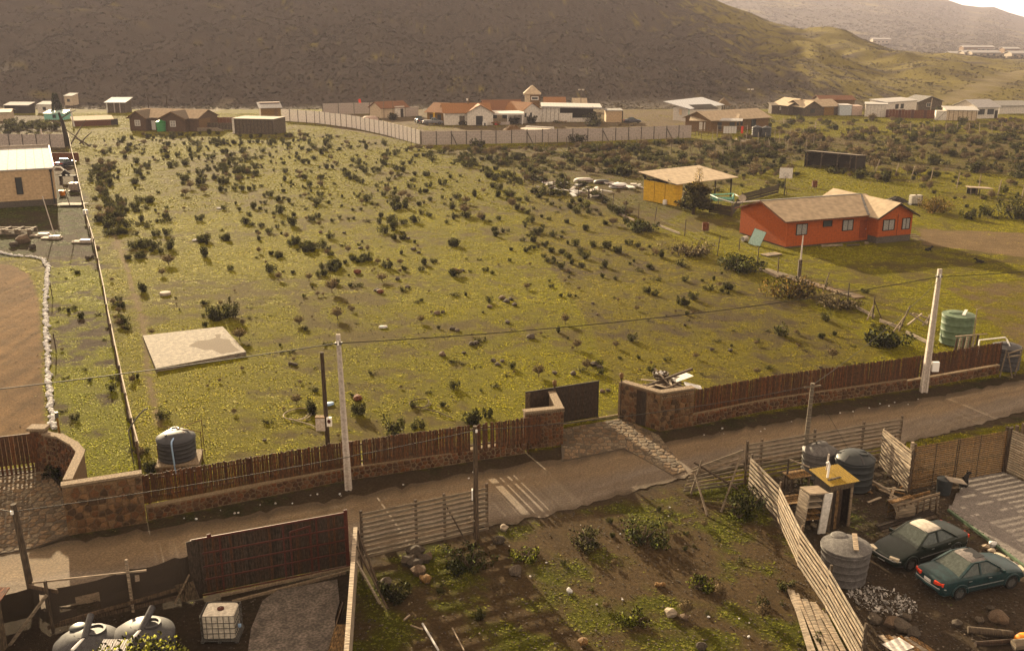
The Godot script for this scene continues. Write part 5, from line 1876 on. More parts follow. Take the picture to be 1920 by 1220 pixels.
func build_near_right() -> void:
	water_tank("water_tank", "grey domed water tank behind the yellow-roofed shed, by the pole", v3(15.87, 0, -46.83), 0.86, 1.35, 0.35, M.plastic_pale, Vector2(0.1, -0.1), 0.3, false, 0.97)
	var tb := water_tank("water_tank", "black water tank with open hatch beside the yellow-roofed shed", v3(17.21, 0, -45.45), 0.95, 1.55, 0.4, M.plastic_black, Vector2(0.3, 0.22), 0.25, true, 0.97)
	for i in 6:
		var an := TAU * i / 6 + 0.4
		board(tb, "rib", v3(cos(an) * 0.55, 1.86, sin(an) * 0.55), v3(cos(an) * 0.97, 1.62, sin(an) * 0.97), 0.09, 0.06, M.plastic_grey)
	var tc := water_tank("water_tank", "large grey water tank with a plank on top, beside the long fence", v3(13.91, 0, -36.68), 1.0, 1.5, 0.22, M.plastic_pale, Vector2(-0.1, -0.62), 0.36, false, 0.9)
	board(tc, "plank", v3(0.15, 1.75, 0.75), v3(0.5, 1.8, -0.55), 0.2, 0.05, M.pale2, Vector3.UP)
	# shed with yellow sheet roof
	var a := v3(14.51, 0, -40.84)
	var b := v3(15.43, 0, -40.58)
	var sh := thing("outhouse", "small brown plank shed with yellow corrugated roof and open doorway", "shed", a, yaw_of(v3(14.51, 0, -40.84), v3(15.88, 0, -41.35)))
	var w := 1.25
	var dp := 1.15
	var hh := 2.3
	for i in 4:
		board(sh, "plank", v3(0.08 + i * 0.17, 0, 0), v3(0.08 + i * 0.17, hh, 0), 0.165, 0.03, [M.ply, M.brownwood1, M.honey3, M.brownwood2][i], Vector3.BACK)
	board(sh, "plank", v3(0, hh - 0.16, 0.03), v3(w, hh - 0.16, 0.03), 0.03, 0.3, M.ply)
	board(sh, "door_post", v3(w - 0.06, 0, 0), v3(w - 0.06, hh, 0), 0.12, 0.06, M.rail0, Vector3.BACK)
	for i in 7:
		board(sh, "plank", v3(0, 0, -0.08 - i * 0.165), v3(0, hh - 0.02, -0.08 - i * 0.165), 0.03, 0.16, pick("brownwood", 4), Vector3.BACK)
		board(sh, "plank", v3(w, 0, -0.08 - i * 0.165), v3(w, hh - 0.02, -0.08 - i * 0.165), 0.03, 0.16, pick("brownwood", 4), Vector3.BACK)
	block(sh, "back_wall", v3(w, hh, 0.03), v3(w / 2, hh / 2, -dp - 0.06), M.dark_wood)
	var rm := Mb.new()
	for i in 24:
		var x0 := -0.2 + i * (w + 0.4) / 24.0
		var x1 := -0.2 + (i + 1) * (w + 0.4) / 24.0
		var y0 := 0.03 * (i % 2)
		var y1 := 0.03 * ((i + 1) % 2)
		rm.quad(v3(x0, hh + y0 + 0.03, 0.2), v3(x1, hh + y1 + 0.03, 0.2), v3(x1, hh + y1 + 0.2, -dp - 0.25), v3(x0, hh + y0 + 0.2, -dp - 0.25))
	part(sh, "roof_sheet", rm.mesh(), M.yellow_sheet)
	board(sh, "roof_batten", v3(0.0, hh + 0.13, -0.25), v3(0.75, hh + 0.14, -0.32), 0.1, 0.04, M.post2, Vector3.UP)
	rod(sh, "vent_pipe", [v3(0.15, hh, -0.5), v3(0.2, hh + 0.75, -0.5), v3(0.14, hh + 0.9, -0.5), v3(0.02, hh + 0.85, -0.5)], [0.05], M.pipe_white)
	rod(sh, "vent_pipe", [v3(0.55, hh, -1.1), v3(0.65, hh + 0.95, -1.15)], [0.045], M.pole_concrete)
	# leaning shelf carcass beside it
	var sf := thing("shelf_unit", "old white fridge carcass with shelves leaning on the small shed", "cabinet", v3(13.93, 0, -40.79), 0.35)
	var sb_ := Basis(Vector3.BACK, -0.1)
	block(sf, "side_panel", v3(0.42, 2.0, 0.06), v3(0.25, 1.0, 0.3), M.white_paint, sb_)
	block(sf, "side_panel", v3(0.06, 2.0, 0.7), v3(-0.75, 1.02, -0.1), M.pale1, sb_)
	block(sf, "top_panel", v3(1.0, 0.07, 0.8), v3(-0.15, 2.04, -0.1), M.pale3, sb_)
	block(sf, "back_panel", v3(0.9, 1.9, 0.03), v3(-0.25, 1.0, -0.5), M.brownwood0, sb_)
	for i in 4:
		block(sf, "shelf", v3(0.86, 0.05, 0.6), v3(-0.3, 0.75 + i * 0.3, -0.1), M.honey2 if i < 2 else M.pale1, sb_)
	var fr := thing("wooden_stand", "small white wooden frame lying below the leaning shelves", "frame", v3(13.84, 0, -42.03), 0.5)
	for s in [[v3(-0.3, 0.05, 0.4), v3(0.1, 0.7, -0.4)], [v3(0.15, 0.05, 0.45), v3(0.5, 0.6, -0.35)], [v3(0.1, 0.7, -0.4), v3(0.5, 0.6, -0.35)]]:
		board(fr, "bar", s[0], s[1], 0.14, 0.04, M.white_paint)
	var bn := thing("plank_bench", "rough plank platform beside the pole and grey domed tank", "bench", v3(14.23, 0, -45.27), 0.3)
	for i in 4:
		board(bn, "plank", v3(-0.5, 0.75, -0.3 + i * 0.2), v3(0.7, 0.75, -0.3 + i * 0.2), 0.18, 0.04, pick("honey", 4), Vector3.UP)
	for x in [-0.4, 0.6]:
		for z in [-0.3, 0.3]:
			board(bn, "leg", v3(x, 0, z), v3(x, 0.74, z), 0.08, 0.08, pick("post", 4), Vector3.BACK)
	board(bn, "brace", v3(-0.4, 1.6, -0.1), v3(0.7, 1.1, 0.1), 0.1, 0.05, M.pale2)
	board(bn, "brace", v3(-0.4, 0, -0.1), v3(-0.4, 1.65, -0.1), 0.08, 0.06, M.post2, Vector3.BACK)
	var cs := thing("plywood_sheet", "curved plywood sheet lying under the plank platform", "sheet", v3(13.43, 0, -43.51), 0.2)
	for i in 5:
		board(cs, "plank", v3(-0.7, 0.1 + 0.04 * absf(i - 2), i * 0.18 - 0.4), v3(0.75, 0.14 + 0.04 * absf(i - 2), i * 0.18 - 0.4), 0.175, 0.03, pick("honey", 4), Vector3.UP)
	# pallet rack, log and boards in front of the first car
	var pr := thing("pallet_rack", "weathered pallet rack of upright slats behind the dark green car", "pallet", v3(17.57, 0, -41.35), yaw_of(v3(17.57, 0, -41.35), v3(21.35, 0, -43.23)))
	for i in 7:
		board(pr, "upright", v3(0.5 + i * 0.42, 0, 0.05), v3(0.5 + i * 0.42, 0.98, -0.05), 0.09, 0.06, pick("post", 4), Vector3.BACK)
	for i in 5:
		board(pr, "slat", v3(0.4, 0.12 + i * 0.2, -0.02), v3(3.2, 0.12 + i * 0.2, -0.02), 0.03, 0.12, pick("rail", 5))
	for i in 4:
		board(pr, "slat", v3(0.4, 0.16 + i * 0.22, -0.5), v3(3.1, 0.16 + i * 0.22, -0.5), 0.03, 0.13, pick("honey", 4))
	board(pr, "top_board", v3(0.2, 1.02, -0.25), v3(1.6, 1.02, -0.3), 0.24, 0.05, M.honey1, Vector3.UP)
	var lg := thing("hollow_log", "hollow halved log lying at the left end of the pallet rack", "log", v3(17.76, 0, -41.87), 0.3)
	var hl := Mb.new()
	var secs := []
	for x in [0.0, 1.1]:
		var row := []
		for k in 11:
			var an := PI * 1.25 * k / 10.0 - 0.4
			row.append(v3(x, 0.42 + sin(an) * 0.42, cos(an) * 0.42))
		secs.append(row)
	loft(hl, secs)
	part(lg, "bark", hl.mesh(), M.rail3)
	var bd := thing("loose_board", "long brown boards lying on the ground behind the dark green car", "board", v3(16.97, 0, -40.58), yaw_of(v3(16.97, 0, -40.58), v3(20.8, 0, -42.41)))
	for i in 3:
		board(bd, "plank", v3(0, 0.08 + i * 0.06, -i * 0.18), v3(3.4, 0.1 + i * 0.06, -i * 0.2), 0.2, 0.05, pick("brownwood", 4) if i else M.post2, Vector3.UP)
	var bar := thing("long_beam", "long pale beam lying from the shed towards the pallet rack", "beam", v3(17.66, 0, -45.88))
	board(bar, "beam", v3(0, 0.5, 0), v3(18.57, 0, -44.08) - v3(17.66, 0, -45.88) + v3(0, 0.4, 0), 0.12, 0.1, M.pale4)
	var brl := thing("grey_bin", "dark bin with grey cover behind the pallet rack, by the slatted gate", "bin", v3(21.49, 0, -44.67))
	var bm := Mb.new()
	bm.lathe([Vector2(0.01, 0), Vector2(0.32, 0), Vector2(0.38, 0.8), Vector2(0.01, 0.8)], 16)
	part(brl, "drum", bm.mesh(), M.plastic_black)
	block(brl, "cover", v3(0.9, 0.04, 0.6), v3(0.5, 0.75, 0.1), M.concrete, Basis(Vector3.BACK, -0.2))
	dog(v3(22.79, 0, -45.33), 0.5, "dark dog sitting by the slatted gate at the patio's edge", true)
	# debris
	for i in 14:
		var p := v3(rng.randf_range(17.5, 20.0), 0, -rng.randf_range(43.2, 46.2))
		var t := thing("scrap_plank", "short scrap plank among the litter between tanks and pallet rack", "plank", p, rng.randf() * PI, "scrap planks between the tanks and the pallet rack")
		board(t, "plank", v3(-0.5, 0.06, 0), v3(rng.randf_range(0.1, 0.7), 0.1 + rng.randf() * 0.25, 0), 0.12, 0.03, pick("honey", 4) if i % 2 else pick("pale", 5))
	# cars
	car("sedan", "dark green sedan with dusty pale roof, parked behind the teal one", v3(17.85, 0, -38.66), yaw_of(v3(19.72, 0, -39.32), v3(16.47, 0, -37.67)), M.car_green, M.car_dust, M.glass_dusty, false, 4.5)
	car("sedan", "dusty teal sedan with sunroof, its red tail lamps towards the fence", v3(19.03, 0, -36.26), yaw_of(v3(17.93, 0, -34.86), v3(20.5, 0, -35.73)), M.car_teal, M.car_dusty_teal, M.glass_dusty, true, 4.4)
	# patio of small hexagonal pavers
	var pt := PackedVector2Array()
	var poly := PackedVector2Array([Vector2(21.01, 42.84), Vector2(23.28, 46.19), Vector2(25.64, 46.96), Vector2(26.53, 44.67), Vector2(27.83, 40.58), Vector2(23.79, 33.73), Vector2(22.06, 37.58)])
	for p in poly:
		pt.append(Vector2(p.x, -p.y))
	var bm2 := Mb.new()
	bm2.prism(pt, -0.1, 0.07)
	var patio := structure("patio", bm2.mesh(), M.seam)
	var hx := Mb.new()
	var hex := PackedVector2Array()
	for i in 6:
		hex.append(Vector2(cos(TAU * i / 6), sin(TAU * i / 6)) * 0.088)
	hx.prism(hex, 0.0, 0.03)
	var xfs := []
	var cols := PackedColorArray()
	for j in 130:
		for i in 120:
			var p := Vector2(17.5 + i * 0.142 + 0.071 * (j % 2), 34.0 + j * 0.123)
			if Geometry2D.is_point_in_polygon(p, poly):
				xfs.append(Transform3D(Basis(Vector3.UP, PI / 6), v3(p.x, 0.07 + rng.randf() * 0.008, -p.y)))
				var k := rng.randf_range(0.8, 1.15)
				cols.append(Color(0.44 * k, 0.385 * k, 0.35 * k))
	var pm: StandardMaterial3D = M.paver0.duplicate()
	pm.albedo_color = Color.WHITE
	pm.vertex_color_use_as_albedo = true
	var mp := multi(patio, "pavers", hx.mesh(), pm, xfs, cols)
	mp.set_meta("kind", "stuff")
	board(patio, "edging", v3(20.93, 0, -42.79) + v3(0, 0.05, 0), v3(22.02, 0, -37.49) + v3(0, 0.05, 0), 0.1, 0.12, M.plastic_green, Vector3.UP)
	# pile of planks by the long fence
	counted = 0
	for i in 15:
		var p := v3(11.37, 0, -35.65).lerp(v3(12.32, 0, -34.1), i / 14.0) + v3(0, 0, -0.3 + 0.5 * rng.randf())
		var t := thing("pale_plank", nth() + " pale plank from the left in the flat pile by the rail fence", "plank", p, 0.0, "pale planks piled by the long rail fence")
		var q := v3(10.99, 0, -31.48).lerp(v3(12.34, 0, -30.68), i / 14.0) - p
		board(t, "plank", v3(0, 0.05 + 0.02 * (i % 4), 0), q + v3(rng.randf_range(-0.2, 0.2), 0.06 + 0.03 * (i % 3), 0), 0.13, 0.035, pick("pale", 5), Vector3.UP)
	counted = 0
	for i in 6:
		var p := v3(13.98, 0, -32.45).lerp(v3(15.06, 0, -32.32), i / 5.0)
		var t := thing("flat_board", nth() + " broad board at the bottom edge beside the rail fence, from left", "board", p, 0.0, "broad boards at the bottom edge")
		board(t, "board", v3(0, 0.1 + 0.02 * (i % 2), 0), v3(0.5 + 0.1 * i, 0.12, 1.9), 0.22, 0.04, pick("honey", 4) if i % 2 else pick("pale", 5), Vector3.UP)
	var ws := thing("white_sheet", "white painted sheet lying on boards at the bottom edge", "sheet", v3(14.14, 0, -31.78))
	block(ws, "sheet", v3(0.9, 0.02, 0.7), v3(0.2, 0.19, 0.1), M.white_paint, Basis(Vector3.UP, 0.5))
	# rubble: broken white pieces
	var rub := Node3D.new()
	rub.name = "rubble"
	add_child(rub)
	tag(rub, "spill of broken white rubble and splinters between the long fence and the teal car", "rubble")
	rub.set_meta("kind", "stuff")
	if rocks.is_empty():
		rock(v3(0, -3, 0), 0.1, M.rock0, "stone")
	var rx := []
	var rc := PackedColorArray()
	for i in 650:
		var c := v3(14.98, 0, -35.05)
		var rr := sqrt(rng.randf())
		var an := rng.randf() * TAU
		var p := c + v3(cos(an) * 1.25 * rr + 0.3 * sin(an), 0, sin(an) * 1.1 * rr)
		var s := rng.randf_range(0.02, 0.07) if i % 16 else rng.randf_range(0.09, 0.17)
		rx.append(Transform3D(Basis(v3(rng.randf(), 1, rng.randf()).normalized(), rng.randf() * TAU) * Basis.from_scale(v3(s * rng.randf_range(0.7, 2.2), s * 0.6, s)), p + v3(0, s * 0.2, 0)))
		var k := rng.randf_range(0.3, 0.62) * (1.0 if rng.randf() > 0.5 else 0.4)
		rc.append(Color(k, k * 0.93, k * 0.86))
	var wm: StandardMaterial3D = M.litter0.duplicate()
	wm.albedo_color = Color.WHITE
	wm.vertex_color_use_as_albedo = true
	multi(rub, "pieces", rocks[0], wm, rx, rc)
	# stones behind the rubble
	counted = 0
	for r in [[14.12, 33.55, 0.7], [14.7, 33.3, 0.8], [14.96, 33.01, 0.9], [15.25, 32.59, 0.75], [18.98, 33.55, 0.95], [18.85, 33.8, 0.5], [18.22, 33.51, 0.45], [19.03, 34.36, 0.4], [15.44, 33.73, 0.5], [17.23, 33.3, 0.5]]:
		rock(spot(r[0], r[1]), r[2] * 0.8, pick("rock", 5), nth() + " grey brown boulder in the lower right yard below the cars", "boulders below the cars")
	for s in [[v3(17.41, 0, -32.76), v3(19.01, 0, -32.49), 0.14, "long thick log lying in the lower right corner", "post2"], [v3(17.33, 0, -31.91), v3(18.79, 0, -32.11), 0.1, "thin dark log below the long thick one", "brownwood3"], [v3(18.63, 0, -31.71), v3(19.92, 0, -31.91), 0.2, "cut log at the right edge below the orange cover", "rail2"]]:
		var t := thing("log", s[3], "log", s[0])
		rod(t, "trunk", [v3(0, s[2], 0), (s[1] - s[0]) * 0.5 + v3(0, s[2] * 1.2, 0.06), s[1] - s[0] + v3(0, s[2], 0)], [s[2], s[2] * 1.05, s[2] * 0.85], M[s[4]], 9)
	var oc := thing("orange_cover", "orange plastic machine cover at the lower right edge", "cover", v3(19.33, 0, -32.25))
	var om := Mb.new()
	om.lathe([Vector2(0.45, 0.0), Vector2(0.42, 0.3), Vector2(0.3, 0.48), Vector2(0.01, 0.52)], 14, Transform3D(Basis.from_scale(v3(0.9, 0.6, 0.45)), Vector3.ZERO))
	part(oc, "shell", om.mesh(), M.orange)
	block(oc, "rim", v3(0.9, 0.06, 0.5), v3(-0.1, 0.03, 0.3), M.plastic_black)
	rock(v3(21.5, 0, -39.46), 0.42, M.whitestone0, "white lump on a tan board at the patio's lower edge")
	counted = 0
	for i in 9:
		rock((v3(21.1, 0, -39.22)).lerp(v3(21.82, 0, -37.23), i / 8.0) + v3(0, 0, 0.12 * (i % 3)), 0.34, pick("pale", 5), nth() + " pale broken block along the patio's lower edge, counted downwards", "broken blocks along the patio")

func dog(at: Vector3, yaw: float, label: String, sitting: bool) -> void:
	var o := thing("dog", label, "dog", at, yaw)
	var m := Mb.new()
	var spine: Array
	var rad: Array
	if sitting:
		spine = [v3(-0.22, 0.1, 0), v3(-0.2, 0.2, 0), v3(-0.1, 0.33, 0), v3(0.03, 0.46, 0), v3(0.13, 0.58, 0), v3(0.17, 0.68, 0), v3(0.24, 0.74, 0), v3(0.33, 0.73, 0), v3(0.42, 0.7, 0), v3(0.47, 0.69, 0)]
		rad = [0.06, 0.15, 0.155, 0.15, 0.11, 0.085, 0.095, 0.085, 0.05, 0.025]
	else:
		spine = [v3(-0.4, 0.12, 0), v3(-0.33, 0.17, 0), v3(-0.15, 0.18, 0), v3(0.08, 0.2, 0), v3(0.24, 0.26, 0), v3(0.32, 0.36, 0), v3(0.4, 0.42, 0), v3(0.48, 0.4, 0), v3(0.57, 0.37, 0), v3(0.61, 0.36, 0)]
		rad = [0.05, 0.13, 0.14, 0.155, 0.12, 0.085, 0.09, 0.08, 0.05, 0.025]
	m.tube(spine, rad, 10)
	for s in [-1.0, 1.0]:
		if sitting:
			m.tube([v3(0.08, 0.42, s * 0.09), v3(0.12, 0.22, s * 0.1), v3(0.12, 0.03, s * 0.1), v3(0.2, 0.02, s * 0.1)], [0.065, 0.045, 0.035, 0.03], 7)
			m.tube([v3(-0.14, 0.24, s * 0.12), v3(0.0, 0.2, s * 0.17), v3(-0.1, 0.05, s * 0.17), v3(0.06, 0.03, s * 0.17)], [0.11, 0.08, 0.045, 0.03], 7)
		else:
			m.tube([v3(0.16, 0.2, s * 0.11), v3(0.18, 0.06, s * 0.13), v3(0.42, 0.03, s * 0.12)], [0.07, 0.045, 0.03], 7)
			m.tube([v3(-0.28, 0.16, s * 0.12), v3(-0.12, 0.09, s * 0.17), v3(-0.28, 0.04, s * 0.18), v3(-0.1, 0.03, s * 0.18)], [0.1, 0.07, 0.04, 0.03], 7)
		var e: Vector3 = spine[6]
		m.tube([e + v3(-0.02, 0.07, s * 0.05), e + v3(-0.03, 0.16, s * 0.075)], [0.035, 0.008], 5)
	var tl: Vector3 = spine[0]
	m.tube([tl, tl + v3(-0.15, -0.03, 0.05), tl + v3(-0.26, 0.0, 0.14)], [0.045, 0.03, 0.015], 6)
	part(o, "body", m.mesh(), M.fur)
# ------------------------------------------------------------------ the red house and what stands round it
func build_red_house() -> void:
	var a := v3(29.07, 0, -102.84)
	var b := v3(40.02, 0, -107.04)
	var o := thing("red_house", "red boarded house with tan roof and a projecting gabled wing", "house", a, yaw_of(a, b))
	var X := 10.75
	var XW := 15.3
	var D := 8.6
	var f := 0.35
	block(o, "foundation", v3(X - 0.1, f + 0.2, D - 0.1), v3(X / 2, (f - 0.2) / 2, -D / 2), M.foundation)
	part(o, "wall", gable_block(0, X + 0.5, -D, 0, f * 0.4, 3.0, 4.35, 3.0, "x").mesh(), M.red_paint)
	var fm := gable_block(X, XW, -D, 1.5, -0.2, 0.7, 0.7, 0.7, "z")
	part(o, "foundation", fm.mesh(), M.foundation, Transform3D(Basis.from_scale(v3(1, 1, 1)), Vector3.ZERO))
	part(o, "wing_wall", gable_block(X - 0.03, XW + 0.03, -D + 0.03, 1.53, 0.7, 3.05, 4.25, 3.05, "z").mesh(), M.red_paint)
	part(o, "roof", roof(0, X + 2.4, -D, 0, 3.0, 4.35, 3.0, "x", 0.5, 0.09).mesh(), M.roof_tan)
	part(o, "wing_roof", roof(X, XW, -D - 0.02, 1.5, 3.07, 4.3, 3.07, "z", 0.55, 0.09).mesh(), M.roof_tan)
	# overlapping weatherboards
	var w := Mb.new()
	for i in 19:
		var y := 0.2 + i * 0.147
		w.box(v3(X - 0.02, 0.13, 0.02), Transform3D(Basis(Vector3.RIGHT, 0.1), v3(X / 2, y, 0.012)))
	for i in 28:
		var y := 0.2 + i * 0.147
		var half := D / 2 if y < 2.95 else maxf(0.0, (4.3 - y) / 1.35) * D / 2
		if half > 0.1:
			w.box(v3(0.02, 0.13, half * 2 - 0.02), Transform3D(Basis(Vector3.BACK, 0.1), v3(-0.012, y, -D / 2)))
	for i in 16:
		var y := 0.8 + i * 0.147
		w.box(v3(XW - X, 0.13, 0.02), Transform3D(Basis(Vector3.RIGHT, 0.1), v3((X + XW) / 2, y, 1.545)))
		w.box(v3(0.02, 0.13, 1.45), Transform3D(Basis(Vector3.BACK, 0.1), v3(X - 0.045, y, 0.78)))
	part(o, "weatherboards", w.mesh(), M.red_paint).set_meta("kind", "stuff")
	board(o, "corner_board", v3(-0.01, 0.15, 0.02), v3(-0.01, 3.0, 0.02), 0.12, 0.1, M.red_paint, Vector3.BACK)
	board(o, "fascia", v3(-0.52, 2.86, 0.51), v3(X + 0.0, 2.86, 0.51), 0.03, 0.16, M.rust_sheet)
	board(o, "barge_board", v3(-0.53, 2.84, 0.5), v3(-0.53, 4.36, -D / 2), 0.03, 0.16, M.rust_sheet)
	board(o, "barge_board", v3(-0.53, 2.84, -D - 0.5), v3(-0.53, 4.36, -D / 2), 0.03, 0.16, M.rust_sheet)
	board(o, "barge_board", v3(X - 0.55, 2.75, 2.06), v3((X + XW) / 2, 4.26, 2.06), 0.03, 0.14, M.brownwood1)
	board(o, "barge_board", v3(XW + 0.55, 2.75, 2.06), v3((X + XW) / 2, 4.26, 2.06), 0.03, 0.14, M.brownwood1)
	board(o, "ridge_cap", v3(-0.5, 4.47, -D / 2), v3(X + 2.2, 4.47, -D / 2), 0.3, 0.03, M.roof_grey, Vector3.UP)
	board(o, "valley_flashing", v3(X - 0.55, 3.0, 0.5), v3(X + 2.2, 4.42, -D / 2), 0.25, 0.04, M.roof_grey, Vector3.UP)
	for q in [[1.9, 1.9, 1.35, 1.15, 2], [7.9, 1.95, 1.35, 1.15, 2]]:
		window(o, on_wall(FRONT, q[0], q[1], 0.03), q[2], q[3], M.dark_wood, M.curtain, q[4])
	window(o, on_wall(FRONT, 5.2, 2.3, 0.03), 1.1, 0.6, M.dark_wood, M.pane_dark, 1)
	window(o, on_wall(FRONT, X + 1.35, 1.95, 1.56), 1.5, 1.15, M.dark_wood, M.curtain, 2)
	window(o, on_wall(FRONT, X + 3.7, 1.95, 1.56), 1.0, 1.2, M.dark_wood, M.curtain, 2)
	board(o, "corner_board", v3(X + 2.55, 0.7, 1.56), v3(X + 2.55, 3.1, 1.56), 0.1, 0.05, M.red_shade, Vector3.BACK)
	door(o, on_wall(FRONT, X - 0.75, 0.4, 0.03), 0.9, 2.0, M.red_shade)
	for i in 4:
		block(o, "step", v3(1.2, 0.06, 0.28), v3(XW + 0.5 + i * 0.12, 0.55 - i * 0.15, 1.0 + i * 0.34), M.pale2, Basis(Vector3.UP, -0.35))
	var dm := Mb.new()
	for k in 20:
		for r in 3:
			var p := []
			for q in [[k, r], [k, r + 1], [k + 1, r + 1], [k + 1, r]]:
				var an: float = TAU * q[0] / 20.0
				var rr: float = 0.42 * q[1] / 3.0
				p.append(v3(cos(an) * rr, sin(an) * rr, rr * rr * 0.45))
			dm.quad(p[0], p[1], p[2], p[3])
	var dish := part(o, "satellite_dish", dm.mesh(), M.concrete, Transform3D(Basis(Vector3.UP, -0.5) * Basis(Vector3.RIGHT, -0.5), v3(-0.6, 4.2, -D + 1.0)))
	rod(dish, "mast", [v3(0, -0.7, -0.25), v3(0, 0, -0.02)], [0.03], M.steel_dull)
	keep_clear(PackedVector2Array([Vector2(24.7, 109.73), Vector2(28.86, 102.03), Vector2(39.81, 106.46), Vector2(38.97, 103.11), Vector2(42.92, 104.2), Vector2(47.76, 113.18), Vector2(29.7, 123.75)]))
	# teal board leaning on the gable end
	var tb := thing("teal_board", "pale teal table top leaning on the red house's gable end", "board", v3(26.46, 0, -104.48))
	block(tb, "top", v3(1.35, 1.75, 0.06), v3(0, 0.75, -0.1), M.teal_sheet, Basis(Vector3.UP, -0.65) * Basis(Vector3.BACK, -0.22) * Basis(Vector3.RIGHT, -0.42))
	block(tb, "edge", v3(1.42, 1.82, 0.04), v3(0.0, 0.74, -0.13), M.black, Basis(Vector3.UP, -0.65) * Basis(Vector3.BACK, -0.22) * Basis(Vector3.RIGHT, -0.42))
	var ba := thing("barrel", "white open-ended drum lying by the red house's gable end", "drum", v3(25.59, 0, -106.46), 0.6)
	var bm := Mb.new()
	bm.lathe([Vector2(0.24, -0.35), Vector2(0.28, -0.33), Vector2(0.28, 0.35), Vector2(0.24, 0.35), Vector2(0.23, -0.2), Vector2(0.01, -0.2)], 16, Transform3D(Basis(Vector3.BACK, PI / 2), v3(0, 0.28, 0)))
	part(ba, "shell", bm.mesh(), M.white_paint)
	var pal := thing("pallet", "wooden pallet lying on the grass below the red house's corner", "pallet", v3(26.74, 0, -99.43), 0.5)
	for i in 7:
		board(pal, "slat", v3(-0.9 + i * 0.3, 0.12, -0.55), v3(-0.9 + i * 0.3, 0.12, 0.55), 0.2, 0.03, pick("pale", 5), Vector3.UP)
	for z in [-0.45, 0.45]:
		board(pal, "bearer", v3(-1.0, 0.05, z), v3(1.0, 0.05, z), 0.1, 0.1, pick("post", 4))
	var sp := pole("service_post", "white service pole standing on the lawn before the red house", v3(26.89, 0, -89.76), v3(27.11, 3.9, -90.27), 0.11, 0.05, M.pole_concrete, "pole")
	block(sp, "lower_box", v3(0.3, 1.7, 0.26), v3(0.0, 0.85, 0), M.grey_wood)
	for i in 3:
		var t := thing("loose_beam", ["pale beam lying along the red house's foundation", "dark stone slab heap at the red house's foundation", "short beam end beside the red house's steps"][i], "beam", [v3(34.26, 0, -103.65), v3(36.63, 0, -103.93), v3(38.45, 0, -105.04)][i], 0.2)
		board(t, "beam", v3(-1.2 + 0.5 * i, 0.12, 0), v3(1.2 - 0.5 * i, 0.14, 0.1), 0.2, 0.16, M.pale3 if i != 1 else M.rock1)
	# open shelter with yellow walls
	var y0 := v3(21.68, 0, -129.34)
	var y1 := v3(30.23, 0, -135.44)
	var s := thing("yellow_shelter", "open shelter with flat tan roof and yellow boarded end wall", "shelter", y0, yaw_of(y0, y1))
	var l := y0.distance_to(y1)
	block(s, "wall", v3(0.1, 2.75, 6.2), v3(-0.05, 1.37, -3.1), M.yellow_wall)
	block(s, "wall", v3(1.1, 2.75, 0.1), v3(0.5, 1.37, -0.05), M.yellow_wall)
	block(s, "wall", v3(l * 0.42, 2.75, 0.1), v3(l * 0.21, 1.37, -6.1), M.dark_wood)
	for z in [-2.05, -4.1]:
		board(s, "seam", v3(-0.11, 0.05, z), v3(-0.11, 2.74, z), 0.06, 0.03, M.ochre_wall, Vector3.BACK)
	part(s, "roof", roof(0.0, l, -6.3, 0, 2.95, 3.3, 3.65, "x", 0.6, 0.1).mesh(), M.roof_tan)
	for p in [v3(l * 0.35, 0, -0.1), v3(l * 0.7, 0, -0.1), v3(l, 0, -0.1), v3(l, 0, -3.0), v3(l, 0, -6.1), v3(l * 0.5, 0, -6.1), v3(0.05, 0, -6.2), v3(0, 2.5, -3)]:
		board(s, "post", p, v3(p.x, 2.97 - p.z * 0.1, p.z), 0.16, 0.14, M.dark_wood, Vector3.BACK)
	for i in 4:
		board(s, "truss", v3(-0.3, 2.8, -i * 1.6), v3(-0.3, 3.3, -i * 1.6 - 1.4), 0.06, 0.1, M.dark_wood)
	board(s, "beam", v3(-0.4, 2.9, 0.1), v3(l + 0.5, 2.9, 0.1), 0.12, 0.16, M.dark_wood)
	var gt := thing("gas_drum", "small white drum at the foot of the yellow wall", "drum", v3(20.39, 0, -130.6))
	var gm := Mb.new()
	gm.lathe([Vector2(0.01, 0), Vector2(0.3, 0.0), Vector2(0.3, 0.5), Vector2(0.2, 0.62), Vector2(0.01, 0.62)], 14)
	part(gt, "drum", gm.mesh(), M.white_paint)
	# pen of boards behind the house, hoop and drums
	var pen := [v3(25.12, 0, -124.52), v3(27.33, 0, -121.49), v3(30.98, 0, -131.89), v3(38, 0, -140.14), v3(36.93, 0, -135.44), v3(31.8, 0, -126.89)]
	for i in 3:
		slat_fence("board_fence", ["low grey board fence between feathery tree and red house", "low grey board fence behind the red house's gable", "long low board fence behind the red house, reaching the hoop"][i], pen[i], pen[i + 1], 1.25, 7, 0.16, 0.05, [0.0, 0.5, 1.0], "weathered", 4, 0.15)
	var gf := thing("play_pen", "teal and white pipe frame of a play pen behind the feathery tree", "frame", v3(26.96, 0, -126.89))
	var A := v3(26.79, 1, -132.39) - gf.position
	var B := v3(30.08, 1, -133.31) - gf.position
	var C := v3(28.98, 1, -128.85) - gf.position
	var Dd := v3(27.25, 1, -129.28) - gf.position
	for q in [[A, B, M.teal_wall], [B, C, M.teal_wall], [C, Dd, M.teal_wall], [A, Dd, M.teal_sheet], [Dd, v3(28.48, 1, -125.89) - gf.position, M.white_paint], [B, v3(30.48, 1, -129.28) - gf.position, M.white_paint], [v3(28.48, 1, -125.89) - gf.position, v3(32.24, 1, -127.57) - gf.position, M.white_paint]]:
		rod(gf, "pipe", [q[0], q[1]], [0.09], q[2], 6)
	for q in [A, B, C, Dd]:
		rod(gf, "leg", [v3(q.x, 0, q.z), q], [0.06], M.steel_dull, 6)
